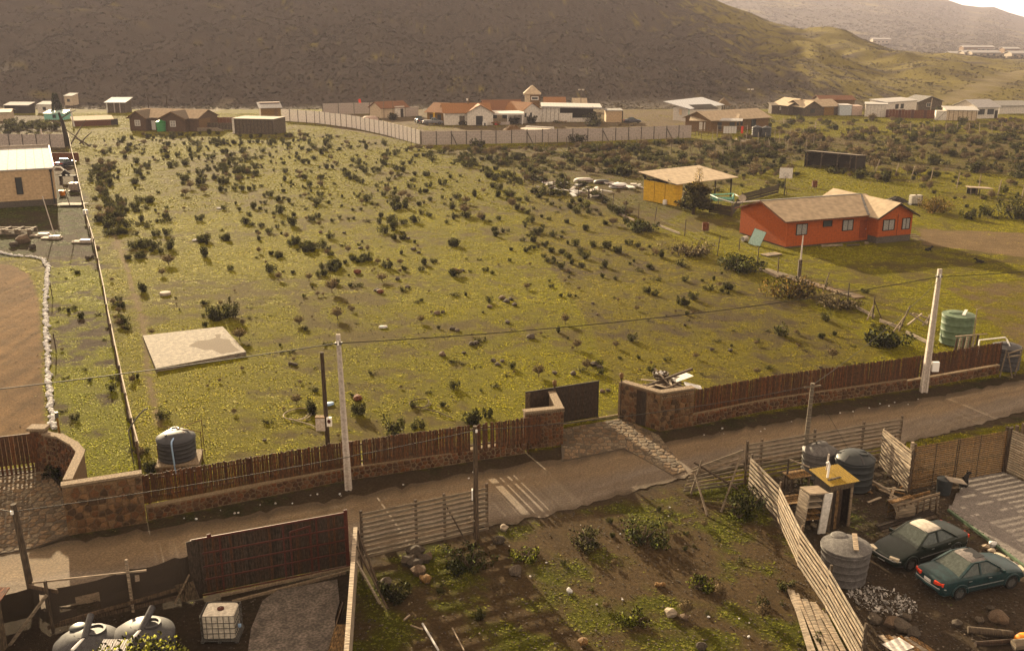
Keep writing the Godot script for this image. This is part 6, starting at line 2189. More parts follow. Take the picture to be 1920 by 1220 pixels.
	block(gf, "panel", v3(3.2, 0.5, 0.08), (B + C) / 2 + v3(-1.4, -0.35, 0), M.teal_wall)
	var hp := v3(38.33, 0, -138.22)
	var hoop := thing("basketball_hoop", "white basketball backboard on a dark stand behind the red house", "basketball hoop", hp, -0.15)
	rod(hoop, "pole", [v3(0, 0, 0), v3(0, 2.0, 0.0), v3(0, 2.6, 0.25)], [0.07, 0.06], M.black, 8)
	rod(hoop, "brace", [v3(0.45, 0, -0.5), v3(0, 1.4, 0)], [0.04], M.gate_red, 6)
	block(hoop, "backboard", v3(1.75, 1.45, 0.05), v3(0, 3.15, 0.3), M.white_paint)
	var sq := Mb.new()
	for q in [[v3(-0.3, 2.75, 0.34), v3(-0.3, 3.15, 0.34)], [v3(0.3, 2.75, 0.34), v3(0.3, 3.15, 0.34)], [v3(-0.3, 3.15, 0.34), v3(0.3, 3.15, 0.34)], [v3(-0.3, 2.75, 0.34), v3(0.3, 2.75, 0.34)]]:
		sq.bar(q[0], q[1], 0.05, 0.02)
	part(hoop, "target_square", sq.mesh(), M.steel_dull)
	var ring := []
	for i in 13:
		ring.append(v3(cos(TAU * i / 12) * 0.23, 2.62, 0.6 + sin(TAU * i / 12) * 0.23))
	rod(hoop, "rim", ring, [0.02], M.gate_red, 5)
	for q in [[v3(22.28, 0, -111.9), "rust brown drum standing on legs at the boundary fence", 0.5], [v3(44.65, 0, -145.16), "rust brown drum standing alone on the grass behind the red house", 0.55]]:
		var d := thing("rusty_drum", q[1], "drum", q[0])
		var m := Mb.new()
		m.lathe([Vector2(0.01, 0.15), Vector2(0.34, 0.15), Vector2(0.36, 0.5), Vector2(0.34, 0.52), Vector2(0.36, 0.85), Vector2(0.34, 1.05), Vector2(0.3, 1.0), Vector2(0.01, 0.9)], 16, Transform3D(Basis.from_scale(v3(1.1, 1.0, 1.1)), Vector3.ZERO))
		part(d, "shell", m.mesh(), M.rust_sheet)
		for i in 3:
			rod(d, "leg", [v3(cos(i * 2.1) * 0.3, 0, sin(i * 2.1) * 0.3), v3(cos(i * 2.1) * 0.3, 0.2, sin(i * 2.1) * 0.3)], [0.03], M.black, 5)
	ibc(v3(53.79, 0, -130.6), 0.1, "white caged tote beyond the red house's right gable", 1.5, 1.25)
	var tr := thing("brush_heap", "dark heap of cut branches and a board beyond the red house", "heap", v3(52.27, 0, -133.2))
	part(tr, "heap", mound(1.6, 0.6, 9), M.dark_wood)
	board(tr, "plank", v3(-2.6, 0.3, 0.6), v3(-1.0, 0.35, 1.0), 0.2, 0.04, M.pale1)
	# open-fronted dark shed, low shelter
	var d0 := v3(49.91, 0, -169.24)
	var d1 := v3(56.5, 0, -162.53)
	var ds := thing("open_shed", "long dark open-fronted shed with low single-pitch roof", "shed", d0, yaw_of(d0, d1))
	l = d0.distance_to(d1)
	block(ds, "back_wall", v3(l, 2.3, 0.1), v3(l / 2, 1.15, -3.2), M.dark_wood)
	for x in [0.05, l - 0.05]:
		block(ds, "side_wall", v3(0.1, 2.4, 3.1), v3(x, 1.2, -1.65), M.dark_wood)
	part(ds, "roof", roof(0, l, -3.2, 0, 2.65, 2.5, 2.35, "x", 0.3, 0.1).mesh(), M.roof_brown)
	for x in [0.05, 0.33, 0.64, 0.88, 0.99]:
		board(ds, "post", v3(l * x, 0, -0.05), v3(l * x, 2.6, -0.05), 0.16, 0.14, M.grey_wood, Vector3.BACK)
		board(ds, "brace", v3(l * x, 1.9, -0.05), v3(l * x + 0.5, 2.5, -0.05), 0.1, 0.1, M.grey_wood)
	for q in [[0.0, 0.33, 1.3], [0.33, 0.64, 0.9], [0.64, 0.99, 1.2]]:
		board(ds, "rail", v3(l * q[0], q[2], -0.1), v3(l * q[1], q[2] + 0.1, -0.1), 0.06, 0.12, M.brownwood0)
	var ls := thing("low_shelter", "little low animal shelter with flat board roof on posts", "shelter", v3(65.91, 0, -139.17))
	board(ls, "roof_board", v3(-1.4, 1.05, 0), v3(1.9, 0.85, 0), 1.6, 0.1, M.pale3, Vector3.UP)
	for x in [-1.1, -0.3, 0.1]:
		board(ls, "post", v3(x, 0, 0.5), v3(x, 1.0, 0.5), 0.3 if x == -0.3 else 0.12, 0.1, M.grey_wood, Vector3.BACK)
	block(ls, "back_wall", v3(1.4, 0.9, 0.1), v3(-0.5, 0.45, -0.6), M.dark_wood)
	# tanks at the end of the picket fence
	var gk := water_tank("water_tank", "large green water tank with a strapped lid behind the right picket fence", v3(32.75, 0, -69.44), 1.12, 2.15, 0.15, M.plastic_green, Vector2(-0.2, -0.2), 0.5, false, 0.97)
	board(gk, "lid_board", v3(0.0, 2.35, 0.75), v3(0.75, 2.4, -0.5), 0.2, 0.05, M.white_paint, Vector3.UP)
	rod(gk, "stand_pipe", [v3(0.75, 0, 1.2), v3(0.75, 2.9, 1.1), v3(1.1, 3.0, 1.1)], [0.05, 0.04], M.pale3)
	water_tank("water_tank", "grey ribbed water tank beyond the right end of the picket fence", v3(33.66, 0, -63.77), 0.95, 1.5, 0.3, M.plastic_grey, Vector2(-0.2, 0.1), 0.35, false, 0.97)
	var pf := thing("pipe_rack", "white plastic pipe frame over the grey tank at the fence end", "frame", v3(32.42, 0, -63.77))
	rod(pf, "pipe", [v3(-0.7, 0.0, 0), v3(-0.7, 2.0, 0), v3(1.0, 2.2, 0), v3(1.05, 2.1, 0.2), v3(1.35, 1.1, 0.9)], [0.05], M.pipe_white)
	var gs := thing("lattice_panel", "white slatted panel behind the picket fence beside the green tank", "panel", v3(32.01, 0, -66.32))
	for i in 7:
		board(gs, "slat", v3(i * 0.3 - 0.7, 0.0, -i * 0.12), v3(i * 0.3 - 0.6, 1.35, -i * 0.12), 0.15, 0.03, M.pale1 if i % 2 else M.post1, Vector3.BACK)
	board(gs, "top_rail", v3(-0.8, 1.5, 0.1), v3(1.9, 1.4, -0.9), 0.1, 0.06, M.pale3)
	var tp := thing("trestle", "brown posts with crossbar at the right end of the picket fence", "frame", v3(32.54, 0, -62.03))
	for q in [[v3(-0.05, 0, 0.1), v3(0.2, 1.9, 0)], [v3(0.75, 0, 0.2), v3(0.3, 1.7, 0)], [v3(1.1, 0, -0.2), v3(1.4, 2.0, -0.3)], [v3(0.3, 1.35, 0), v3(1.4, 1.45, -0.25)], [v3(0.3, 1.6, 0), v3(1.4, 1.85, -0.25)]]:
		rod(tp, "bar", [q[0], q[1]], [0.05], M.rail2, 6)
	dog(v3(46.54, 0, -95.76), 2.6, "black dog lying on the shaded lawn right of the red house", false)
	dog(v3(43.78, 0, -101.5), 0.3, "dark dog lying by the red house's steps", false)

# ------------------------------------------------------------------ thin fences and single posts
func build_posts() -> void:
	var line := [[0.33, 154.54, 1.9, 0, 0], [1.95, 150.54, 1.9, 0, 0], [3.2, 147.81, 1.8, 0, 0], [4.59, 143.62, 1.8, 0, 0], [5.95, 142.61, 1.5, 0, 0], [7.5, 141.12, 2.0, 0, 0], [9.18, 136.35, 2.2, 2, 0], [12.08, 131.46, 2.0, 2, 0], [13.07, 126.89, 2.1, 2, 0], [13.86, 119.66, 2.3, 3, 0], [15.5, 119.66, 1.9, 1, 0], [17.38, 118.59, 1.7, 4, 0], [19.47, 109.42, 1.9, 2, 0], [21.04, 98.93, 2.2, 5, 0], [23.91, 101.77, 1.3, 1, 0], [24.49, 96, 1.6, 1, 0], [25.34, 91.46, 1.6, 0, 0], [27.52, 84.42, 1.75, 10, 0], [28.46, 80.66, 1.75, 0, 0], [28.88, 75.8, 1.9, 0, 2], [29.76, 72.56, 2.0, 16, 1]]
	var names := ["thin dark post in the fence line on the plot's right boundary", "leaning post in the fence line on the plot's right boundary"]
	var proto: Node3D = null
	for q in line:
		var at := spot(q[0], q[1])
		var top := v3(q[3] / 24.0, q[2], 0)
		var o := thing("fence_post", names[1] if q[3] > 4 else names[0], "fence post", at, 0.0, "posts on the plot's right boundary")
		rod(o, "post", [v3(0, -0.1, 0), top], [0.06, 0.05], pick("post", 4) if q[3] < 6 else M.rail2, 6)
		if q[4] > 0:
			rod(o, "prop", [v3(-0.55, 0, 0.35), top * 0.6], [0.06], M.pale2, 6)
		if q[4] == 2:
			rod(o, "prop", [v3(0.65, 0, 0.3), top * 0.8], [0.05], M.post1, 6)
	for i in line.size() - 1:
		var a := spot(line[i][0], line[i][1])
		var b := spot(line[i + 1][0], line[i + 1][1])
		if i < 18:
			var m := Mb.new()
			for y in [0.5, 1.0, 1.5]:
				m.tube([v3(0, y, 0), b - a + v3(0, y, 0)], [0.007], 4, false)
			single("fence_wire", "three strands of fence wire on the plot's right boundary", "wire", m.mesh(), M.cable, a, 0.0, "wires of the right boundary fence")
	# boards lying along the boundary
	for q in [[v3(12.9, 0, -124.52), v3(14.87, 0, -118.24)], [v3(17.34, 0, -115.16), v3(19.03, 0, -110.03)], [v3(23.98, 0, -93), v3(24.84, 0, -89.34)], [v3(28.62, 0, -78.98), v3(29.12, 0, -76.1)], [v3(29.17, 0, -75.04), v3(30.03, 0, -72.85)], [v3(30.06, 0, -71.86), v3(30.6, 0, -69.18)]]:
		var a: Vector3 = q[0]
		var t := thing("border_plank", nth() + " pale plank on edge along the plot's right boundary, going nearer", "plank", a, 0.0, "planks edging the right boundary")
		board(t, "plank", v3(0, 0.12, 0), (q[1] as Vector3) - a + v3(0, 0.15, 0), 0.08, 0.24, pick("pale", 5))
	var tz := thing("timber_tangle", "tangle of pale timbers beside the green tank behind the picket fence", "timber", v3(31.72, 0, -74))
	for q in [[v3(-0.8, 0.1, 0.2), v3(0.3, 0.95, 0)], [v3(-0.3, 0.9, -0.3), v3(1.1, 0.5, 0)], [v3(0.3, 0.1, 0.4), v3(1.2, 1.0, -0.2)], [v3(-0.6, 0.95, -0.2), v3(0.6, 0.2, 0.5)], [v3(0.9, 0, -0.2), v3(1.0, 0.8, -0.2)]]:
		board(tz, "timber", q[0], q[1], 0.12, 0.1, pick("pale", 5))
	# paved path of boards by the flowering shrub
	counted = 0
	for i in 12:
		var p := v3(24.59, 0, -92.34).lerp(v3(29.85, 0, -82.77), i / 11.0)
		var t := thing("stepping_slab", nth() + " pale slab of the path behind the flowering shrub, from left", "slab", p, 0.3 + rng.randf() * 0.3, "slabs of the path behind the flowering shrub")
		block(t, "slab", v3(1.1, 0.12, 0.8 + rng.randf() * 0.4), v3(0, 0.03, 0), pick("flag", 5))
	# leaning posts beyond the red house, then a far row
	counted = 0
	for q in [[56.94, 163.83, 1.9, 0.75, 0], [59.74, 162.53, 2.0, 0.6, 0], [61.35, 158.13, 2.0, 0.45, 0], [62.51, 154.54, 2.2, 0.45, 1], [65.45, 153.96, 1.8, 0.2, 0], [65.86, 145.68, 2.2, 0.2, 0], [69.41, 146.21, 1.8, 0.1, 0], [68.4, 138.22, 2.2, 0.25, 0], [70.4, 135.44, 2.2, 0.2, 0]]:
		var o := thing("leaning_post", nth() + " pale leaning post right of the dark open shed", "fence post", spot(q[0], q[1]), 0.0, "leaning posts beyond the red house")
		rod(o, "post", [v3(0, -0.1, 0), v3(q[3] * q[2] * 0.5, q[2], 0)], [0.07, 0.06], M.pale2, 6)
		if q[4] == 1:
			rod(o, "prop", [v3(1.0, 0, 0.2), v3(q[3] * q[2] * 0.4, q[2] * 0.85, 0)], [0.05], M.rail1, 6)
	counted = 0
	for i in 15:
		var at := v3(88.65, 0, -227.84).lerp(v3(125.68, 0, -230.34), i / 14.0) + v3(rng.randf_range(-0.4, 0.4), 0, 0)
		var o := thing("field_post", nth() + " post from the left in the row below the far white houses", "fence post", at, 0.0, "row of posts below the far white houses")
		rod(o, "post", [v3(0, 0, 0), v3(rng.randf_range(-0.5, 0.1), 2.3, 0)], [0.07, 0.06], M.pale2, 5)
	for i in 26:
		var at := v3(4.33, 0, -202.41).lerp(v3(40.83, 0, -206.43), i / 25.0) + v3(rng.randf_range(-0.6, 0.6), 0, rng.randf_range(-3, 30) * (1.0 if i % 3 else 0.2))
		var o := thing("scrub_post", "thin grey post standing in the scrub before the concrete wall", "fence post", at, 0.0, "posts in the scrub before the concrete wall")
		rod(o, "post", [v3(0, 0, 0), v3(0, 2.2, 0)], [0.05], M.post1, 5)
	for i in 20:
		var at := v3(42.04, 0, -212.75).lerp(v3(61.97, 0, -214.95), i / 19.0) + v3(rng.randf_range(-0.6, 0.6), 0, rng.randf_range(-3, 22))
		var o := thing("scrub_post", "thin grey post standing in the scrub below the brown house", "fence post", at, 0.0, "posts in the scrub below the brown house")
		rod(o, "post", [v3(0, 0, 0), v3(0, 2.1, 0)], [0.05], M.pale4, 5)
	# left boundary: posts with two rails, going away
	var lp := [v3(-19.44, 0, -47.22), v3(-20.92, 0, -50.4), v3(-22.79, 0, -54.48), v3(-24.89, 0, -59.09), v3(-27, 0, -63.77), v3(-29.14, 0, -68.54), v3(-31.48, 0, -73.71), v3(-34.38, 0, -80.32), v3(-38.62, 0, -89.76), v3(-42.73, 0, -98.93), v3(-46.25, 0, -106.46), v3(-49.71, 0, -113.83), v3(-53.89, 0, -122.98), v3(-58.32, 0, -132.76), v3(-63.47, 0, -144.13), v3(-68.44, 0, -155.13), v3(-74.87, 0, -169.24), v3(-81.81, 0, -184.4), v3(-89.02, 0, -200.46), v3(-94.65, 0, -212.75)]
	var bf := thing("rail_fence", "pale two-rail boundary fence running away along the plot's left side", "fence", lp[0])
	for i in lp.size():
		var p: Vector3 = lp[i] - lp[0]
		board(bf, "post", p + v3(0, -0.1, 0), p + v3(-0.02, 1.65 + rng.randf_range(-0.1, 0.2), 0), 0.1, 0.1, pick("post", 4), Vector3.BACK)
		if i < lp.size() - 1:
			var q: Vector3 = lp[i + 1] - lp[0]
			for y in [1.5, 1.12, 0.55]:
				board(bf, "rail", p + v3(0.05, y + rng.randf_range(-0.04, 0.04), 0), q + v3(0.05, y + rng.randf_range(-0.04, 0.04), 0), 0.07 if y > 1.4 else 0.05, 0.16 if y > 1.4 else 0.13, M.pale1 if y > 1.4 else pick("pale", 5) if y > 1.0 else pick("rail", 5))

# ------------------------------------------------------------------ the lot on the left
func build_left_lot() -> void:
	var line := PackedVector2Array([Vector2(-55.98, 101.5), Vector2(-53.22, 100.46), Vector2(-50.82, 98.93), Vector2(-49.06, 98.43), Vector2(-47.3, 97.2), Vector2(-45.49, 94.14), Vector2(-43.09, 88.72), Vector2(-40.21, 82.05), Vector2(-37.19, 75.49), Vector2(-34.59, 69.83), Vector2(-31.7, 63.77), Vector2(-29.77, 59.57), Vector2(-27.99, 55.85), Vector2(-26.52, 52.84)])
	var total := 0.0
	for i in line.size() - 1:
		total += line[i].distance_to(line[i + 1])
	var n := 240
	for i in n:
		var p := on_line(line, i / float(n))
		var o := rock(v3(p.x + rng.randf_range(-0.13, 0.13), 0, -p.y + rng.randf_range(-0.13, 0.13)), rng.randf_range(0.24, 0.43), pick("whitestone", 3), "white painted stone in the row edging the dirt driveway", "white stones edging the driveway", 0.9)
	for q in [[v3(-53.34, 0, -105.6), 2.4], [v3(-53.38, 0, -103.65), 1.5], [v3(-51, 0, -102.84), 1.3], [v3(-43.98, 0, -102.57), 0.9], [v3(-42.99, 0, -97.69), 0.9], [v3(-42.86, 0, -98.43), 0.7]]:
		rock(q[0], q[1] * 0.7, pick("rock", 5), "rough brown boulder near the top of the white stone row", "boulders near the white stone row")
	# tan house
	var a := v3(-71.72, 0, -125.3)
	var b := v3(-60.61, 0, -130.6)
	var l := a.distance_to(b)
	var o := thing("tan_house", "tan flat-roofed house with a narrow dark window, at the left edge", "house", a, yaw_of(a, b))
	block(o, "foundation", v3(l - 0.1, 0.9, 21.9), v3(l / 2, 0.35, -11), M.foundation)
	part(o, "wall", gable_block(0, l, -22, 0, 0.8, 4.75, 5.0, 5.25, "x").mesh(), M.tan_wall)
	part(o, "roof", roof(0, l, -22, 0, 4.77, 5.02, 5.27, "x", 0.12, 0.14).mesh(), M.roof_white)
	ribs_on_roof(o, 0.3, l, -22, 0, 4.93, 5.43, 1.1, M.roof_grey)
	board(o, "parapet", v3(l + 0.08, 5.0, 0.1), v3(l + 0.08, 5.5, -22), 0.14, 0.3, M.white_paint)
	board(o, "parapet", v3(0, 5.55, -22.05), v3(l, 5.55, -22.05), 0.14, 0.5, M.concrete)
	window(o, on_wall(FRONT, l - 4.3, 2.75, 0.02), 0.7, 2.1, M.black, M.pane_dark, 1, 1, 0.1)
	rod(o, "downpipe", [v3(l - 0.35, 4.6, 0.12), v3(l - 0.35, 0.2, 0.12)], [0.09], M.black, 8)
	block(o, "hopper", v3(0.35, 0.3, 0.3), v3(l - 0.35, 4.55, 0.16), M.black)
	keep_clear(PackedVector2Array([Vector2(-71.72, 125.3), Vector2(-60.43, 130.18), Vector2(-79.85, 178.03), Vector2(-100.41, 178.03)]))
	# parked car, white shell and clutter beside it
	car("parked_car", "dark blue parked car with white stripes beside the tan house", v3(-76.32, 0, -169.24), 1.4, M.car_navy, M.car_white, M.glass_car, false, 4.3)
	var ar := thing("white_hoop", "white curved pipe lying before the parked dark car", "pipe", v3(-74.02, 0, -162.53))
	rod(ar, "pipe", [v3(-1.0, 0.8, 0), v3(0, 0.75, 0.3), v3(0.9, 0.3, 0.9)], [0.12], M.white_paint)
	var sh := thing("red_awning", "low red wall panel behind the parked dark car", "panel", v3(-80.43, 0, -176.51))
	block(sh, "panel", v3(5.5, 1.5, 0.15), v3(0.6, 0.75, 0), M.rust_sheet)
	var wk := thing("work_table", "cluttered table beside the rail fence, right of the tan house", "table", v3(-68.28, 0, -151.66))
	block(wk, "top", v3(2.6, 0.1, 1.2), v3(0, 0.9, 0), M.dark_wood)
	for x in [-1.1, 1.1]:
		block(wk, "leg", v3(0.1, 0.9, 1.0), v3(x, 0.45, 0), M.post1)
	var wb := Mb.new()
	wb.tube([v3(-0.8, 1.0, 0), v3(-0.3, 1.5, 0), v3(0.3, 1.1, 0)], [0.3, 0.4, 0.2], 8)
	part(wk, "tarpaulin", wb.mesh(), M.black)
	ibc(v3(-63.23, 0, -142.11), 0.0, "grey white caged tote beside the rail fence, right of the tan house", 1.3, 1.2)
	var ob := thing("orange_bucket", "orange bucket on the ground beside the tan house's corner", "bucket", v3(-63.3, 0, -138.22))
	var om := Mb.new()
	om.lathe([Vector2(0.01, 0), Vector2(0.35, 0), Vector2(0.45, 0.7), Vector2(0.4, 0.7), Vector2(0.3, 0.1), Vector2(0.01, 0.1)], 14)
	part(ob, "bucket", om.mesh(), M.orange)
	var gp := thing("plank_platform", "low grey plank floor between the tan house and rail fence", "platform", v3(-58.62, 0, -129.76))
	for i in 9:
		board(gp, "plank", v3(-1.6 + i * 0.4, 0.2, 0.9), v3(-1.2 + i * 0.4, 0.2, -1.0), 0.36, 0.06, pick("rail", 5), Vector3.UP)
	# sign with concrete feet, pallet and post
	var sp := thing("leaning_post", "pair of thin grey posts with a white box before the tan house", "post", v3(-52.22, 0, -110.65))
	rod(sp, "post", [v3(0, 0, 0), v3(-0.75, 4.3, 0)], [0.06, 0.05], M.pole_concrete, 6)
	rod(sp, "post", [v3(0.4, 2.6, -4), v3(-0.2, 5.5, -4)], [0.05], M.grey_wood, 6)
	block(sp, "white_box", v3(0.5, 0.55, 0.4), v3(0.4, 1.1, -8), M.litter0)
	for q in [[v3(-53.17, 0, -109.42), "flat pale slab left of the leaning thin post"], [v3(-51.24, 0, -107.92), "flat white slab at the foot of the leaning thin post"], [v3(-46.95, 0, -105.89), "pale boards lying beside the rail fence"]]:
		var t := thing("flat_slab", q[1], "slab", q[0])
		block(t, "slab", v3(2.1, 0.16, 1.0), v3(0, 0.08, 0), M.concrete)
		block(t, "upper_slab", v3(1.1, 0.14, 0.7), v3(0.3, 0.24, -0.1), M.litter1)
	var pl := thing("pallet_pile", "old wooden pallets stacked on the grass at the left edge", "pallet", v3(-56.77, 0, -110.65))
	for k in 3:
		for i in 2:
			board(pl, "bearer", v3(-2.3, 0.15 + k * 0.2, -0.8 + i * 1.6), v3(2.3, 0.15 + k * 0.2, -0.8 + i * 1.6), 0.2, 0.14, pick("rail", 5))
		for i in 4:
			board(pl, "slat", v3(-2.2 + i * 1.45, 0.25 + k * 0.2, -1.0), v3(-2.2 + i * 1.45, 0.25 + k * 0.2, 1.0), 0.3, 0.05, pick("post", 4), Vector3.UP)
	var bp := thing("bollard_lamp", "thin dark post with pale head beside the white stone row", "lamp", v3(-25.51, 0, -51.52))
	rod(bp, "post", [v3(0, 0, 0), v3(-0.03, 1.3, 0)], [0.06], M.ochre_wall, 8)
	rod(bp, "head", [v3(-0.03, 1.3, 0), v3(-0.03, 1.62, 0)], [0.1], M.steel_dull, 10)
	for q in [v3(-32.74, 0, -67.29), v3(-39.61, 0, -82.05)]:
		var t := thing("garden_stake", "thin dark stake standing in the left lot by the stone row", "stake", q, 0.0, "stakes in the left lot")
		rod(t, "stake", [v3(0, 0, 0), v3(-0.05, 1.4, 0)], [0.04], M.post0, 5)
	# grey wall behind, posts and the big dead trunk at its end
	var w0 := v3(-108.38, 0, -198.54)
	var w1 := v3(-89.26, 0, -198.54)
	panel_wall("concrete_wall", "grey panel wall behind the tan house, ending at the dead tree trunk", [w0, w1], 2.6, 2.6, M.panel, 0)
	var dt := thing("dead_trunk", "tall bare dark tree trunk with broken branches at the fence's far end", "dead tree", v3(-89.97, 0, -201.43))
	rod(dt, "trunk", [v3(0, 0, 0), v3(-0.3, 4, 0), v3(-0.9, 6.6, 0)], [0.5, 0.38, 0.2], M.dark_wood, 9)
	for q in [[v3(0.8, 0.2, 0.5), v3(3.5, 5.0, -2)], [v3(2.0, 0.2, -1), v3(4.5, 2.6, -2)], [v3(0.3, 3.0, 0), v3(-2.2, 5.2, 0)], [v3(-0.5, 5.5, 0), v3(2.2, 7.0, -1)], [v3(3.4, 0.2, 0), v3(0.4, 3.0, 0)], [v3(4.8, 0.1, 0.8), v3(1.0, 1.8, 0)]]:
		rod(dt, "branch", [q[0], (q[0] + q[1]) / 2 + v3(0.1, 0.2, 0), q[1]], [0.16, 0.13, 0.05], pick("post", 4), 6)
	var wp := thing("white_post", "white post standing at the grey panel wall behind the tan house", "post", v3(-94.27, 0, -200.46))
	rod(wp, "post", [v3(0, 0, 0), v3(-0.2, 3.4, 0)], [0.14], M.pole_concrete, 6)
	# far clutter on the left
	for q in [[v3(-134.39, 0, -284.89), 4.0, 2.4, "white_wall", "small white hut far away left of the dark conifer", "hut"], [v3(-143.75, 0, -284.89), 7.0, 2.2, "dark_wood", "low dark heap of stored goods at the far left edge", "shed"], [v3(-122.88, 0, -263.56), 5.5, 1.6, "teal_wall", "low shed with pale teal roof beyond the grey wall", "shed"], [v3(-139.54, 0, -314.45), 2.6, 3.0, "cream_wall", "little cream tower hut right of the dark conifer", "hut"]]:
		var h := house("far_hut", q[4], q[0], q[0] + v3(q[1], 0, 0.3), 3.5, q[2], q[2] + 0.3, q[2] + 0.6, "x", M[q[3]], M.teal_sheet if q[3] == "teal_wall" else M.roof_white, 0.2, q[5])
		window(h, on_wall(FRONT, q[1] * 0.5, q[2] * 0.55, 0.02), 0.8, 0.8, M.dark_wood, M.pane_dark, 1)
	var rf := house("low_house", "low tan-roofed hut cut by the left picture edge, beyond the grey wall", v3(-139.35, 0, -257.13), v3(-130.24, 0, -260.31), 8.0, 2.2, 2.7, 2.2, "x", M.cream_wall, M.roof_tan, 0.5)
	door(rf, on_wall(FRONT, 6.0, 0, 0.02), 0.9, 1.9, M.dark_wood)

func panel_wall(called: String, label: String, pts: Array, h: float, pitch: float, mt: Material, braces: int) -> Node3D:
	var o := thing(called, label, "wall", pts[0])
	var posts := 0
	for i in pts.size() - 1:
		var a: Vector3 = pts[i] - pts[0]
		var b: Vector3 = pts[i + 1] - pts[0]
		var n := int(round(a.distance_to(b) / pitch))
		for k in n:
			var p := a.lerp(b, k / float(n))
			var q := a.lerp(b, (k + 1) / float(n))
			var hh := h + rng.randf_range(-0.05, 0.05)
			for r in 5:
				board(o, "panel", p + v3(0, hh * (r + 0.5) / 5.0, 0), q + v3(0, hh * (r + 0.5) / 5.0, 0), 0.06 + 0.02 * (r % 2), hh / 5.0 * 0.965, mt)
			board(o, "post", p + v3(0, -0.1, 0.02), p + v3(0, hh + 0.1, 0.02), 0.17, 0.17, M.panel_post, Vector3.BACK)
			if braces > 0 and posts % braces == 2:
				board(o, "brace", p + v3(0, h * 0.85, 0.1), p + v3(1.2, 0, 1.2), 0.14, 0.14, M.panel_post)
			posts += 1
	return o
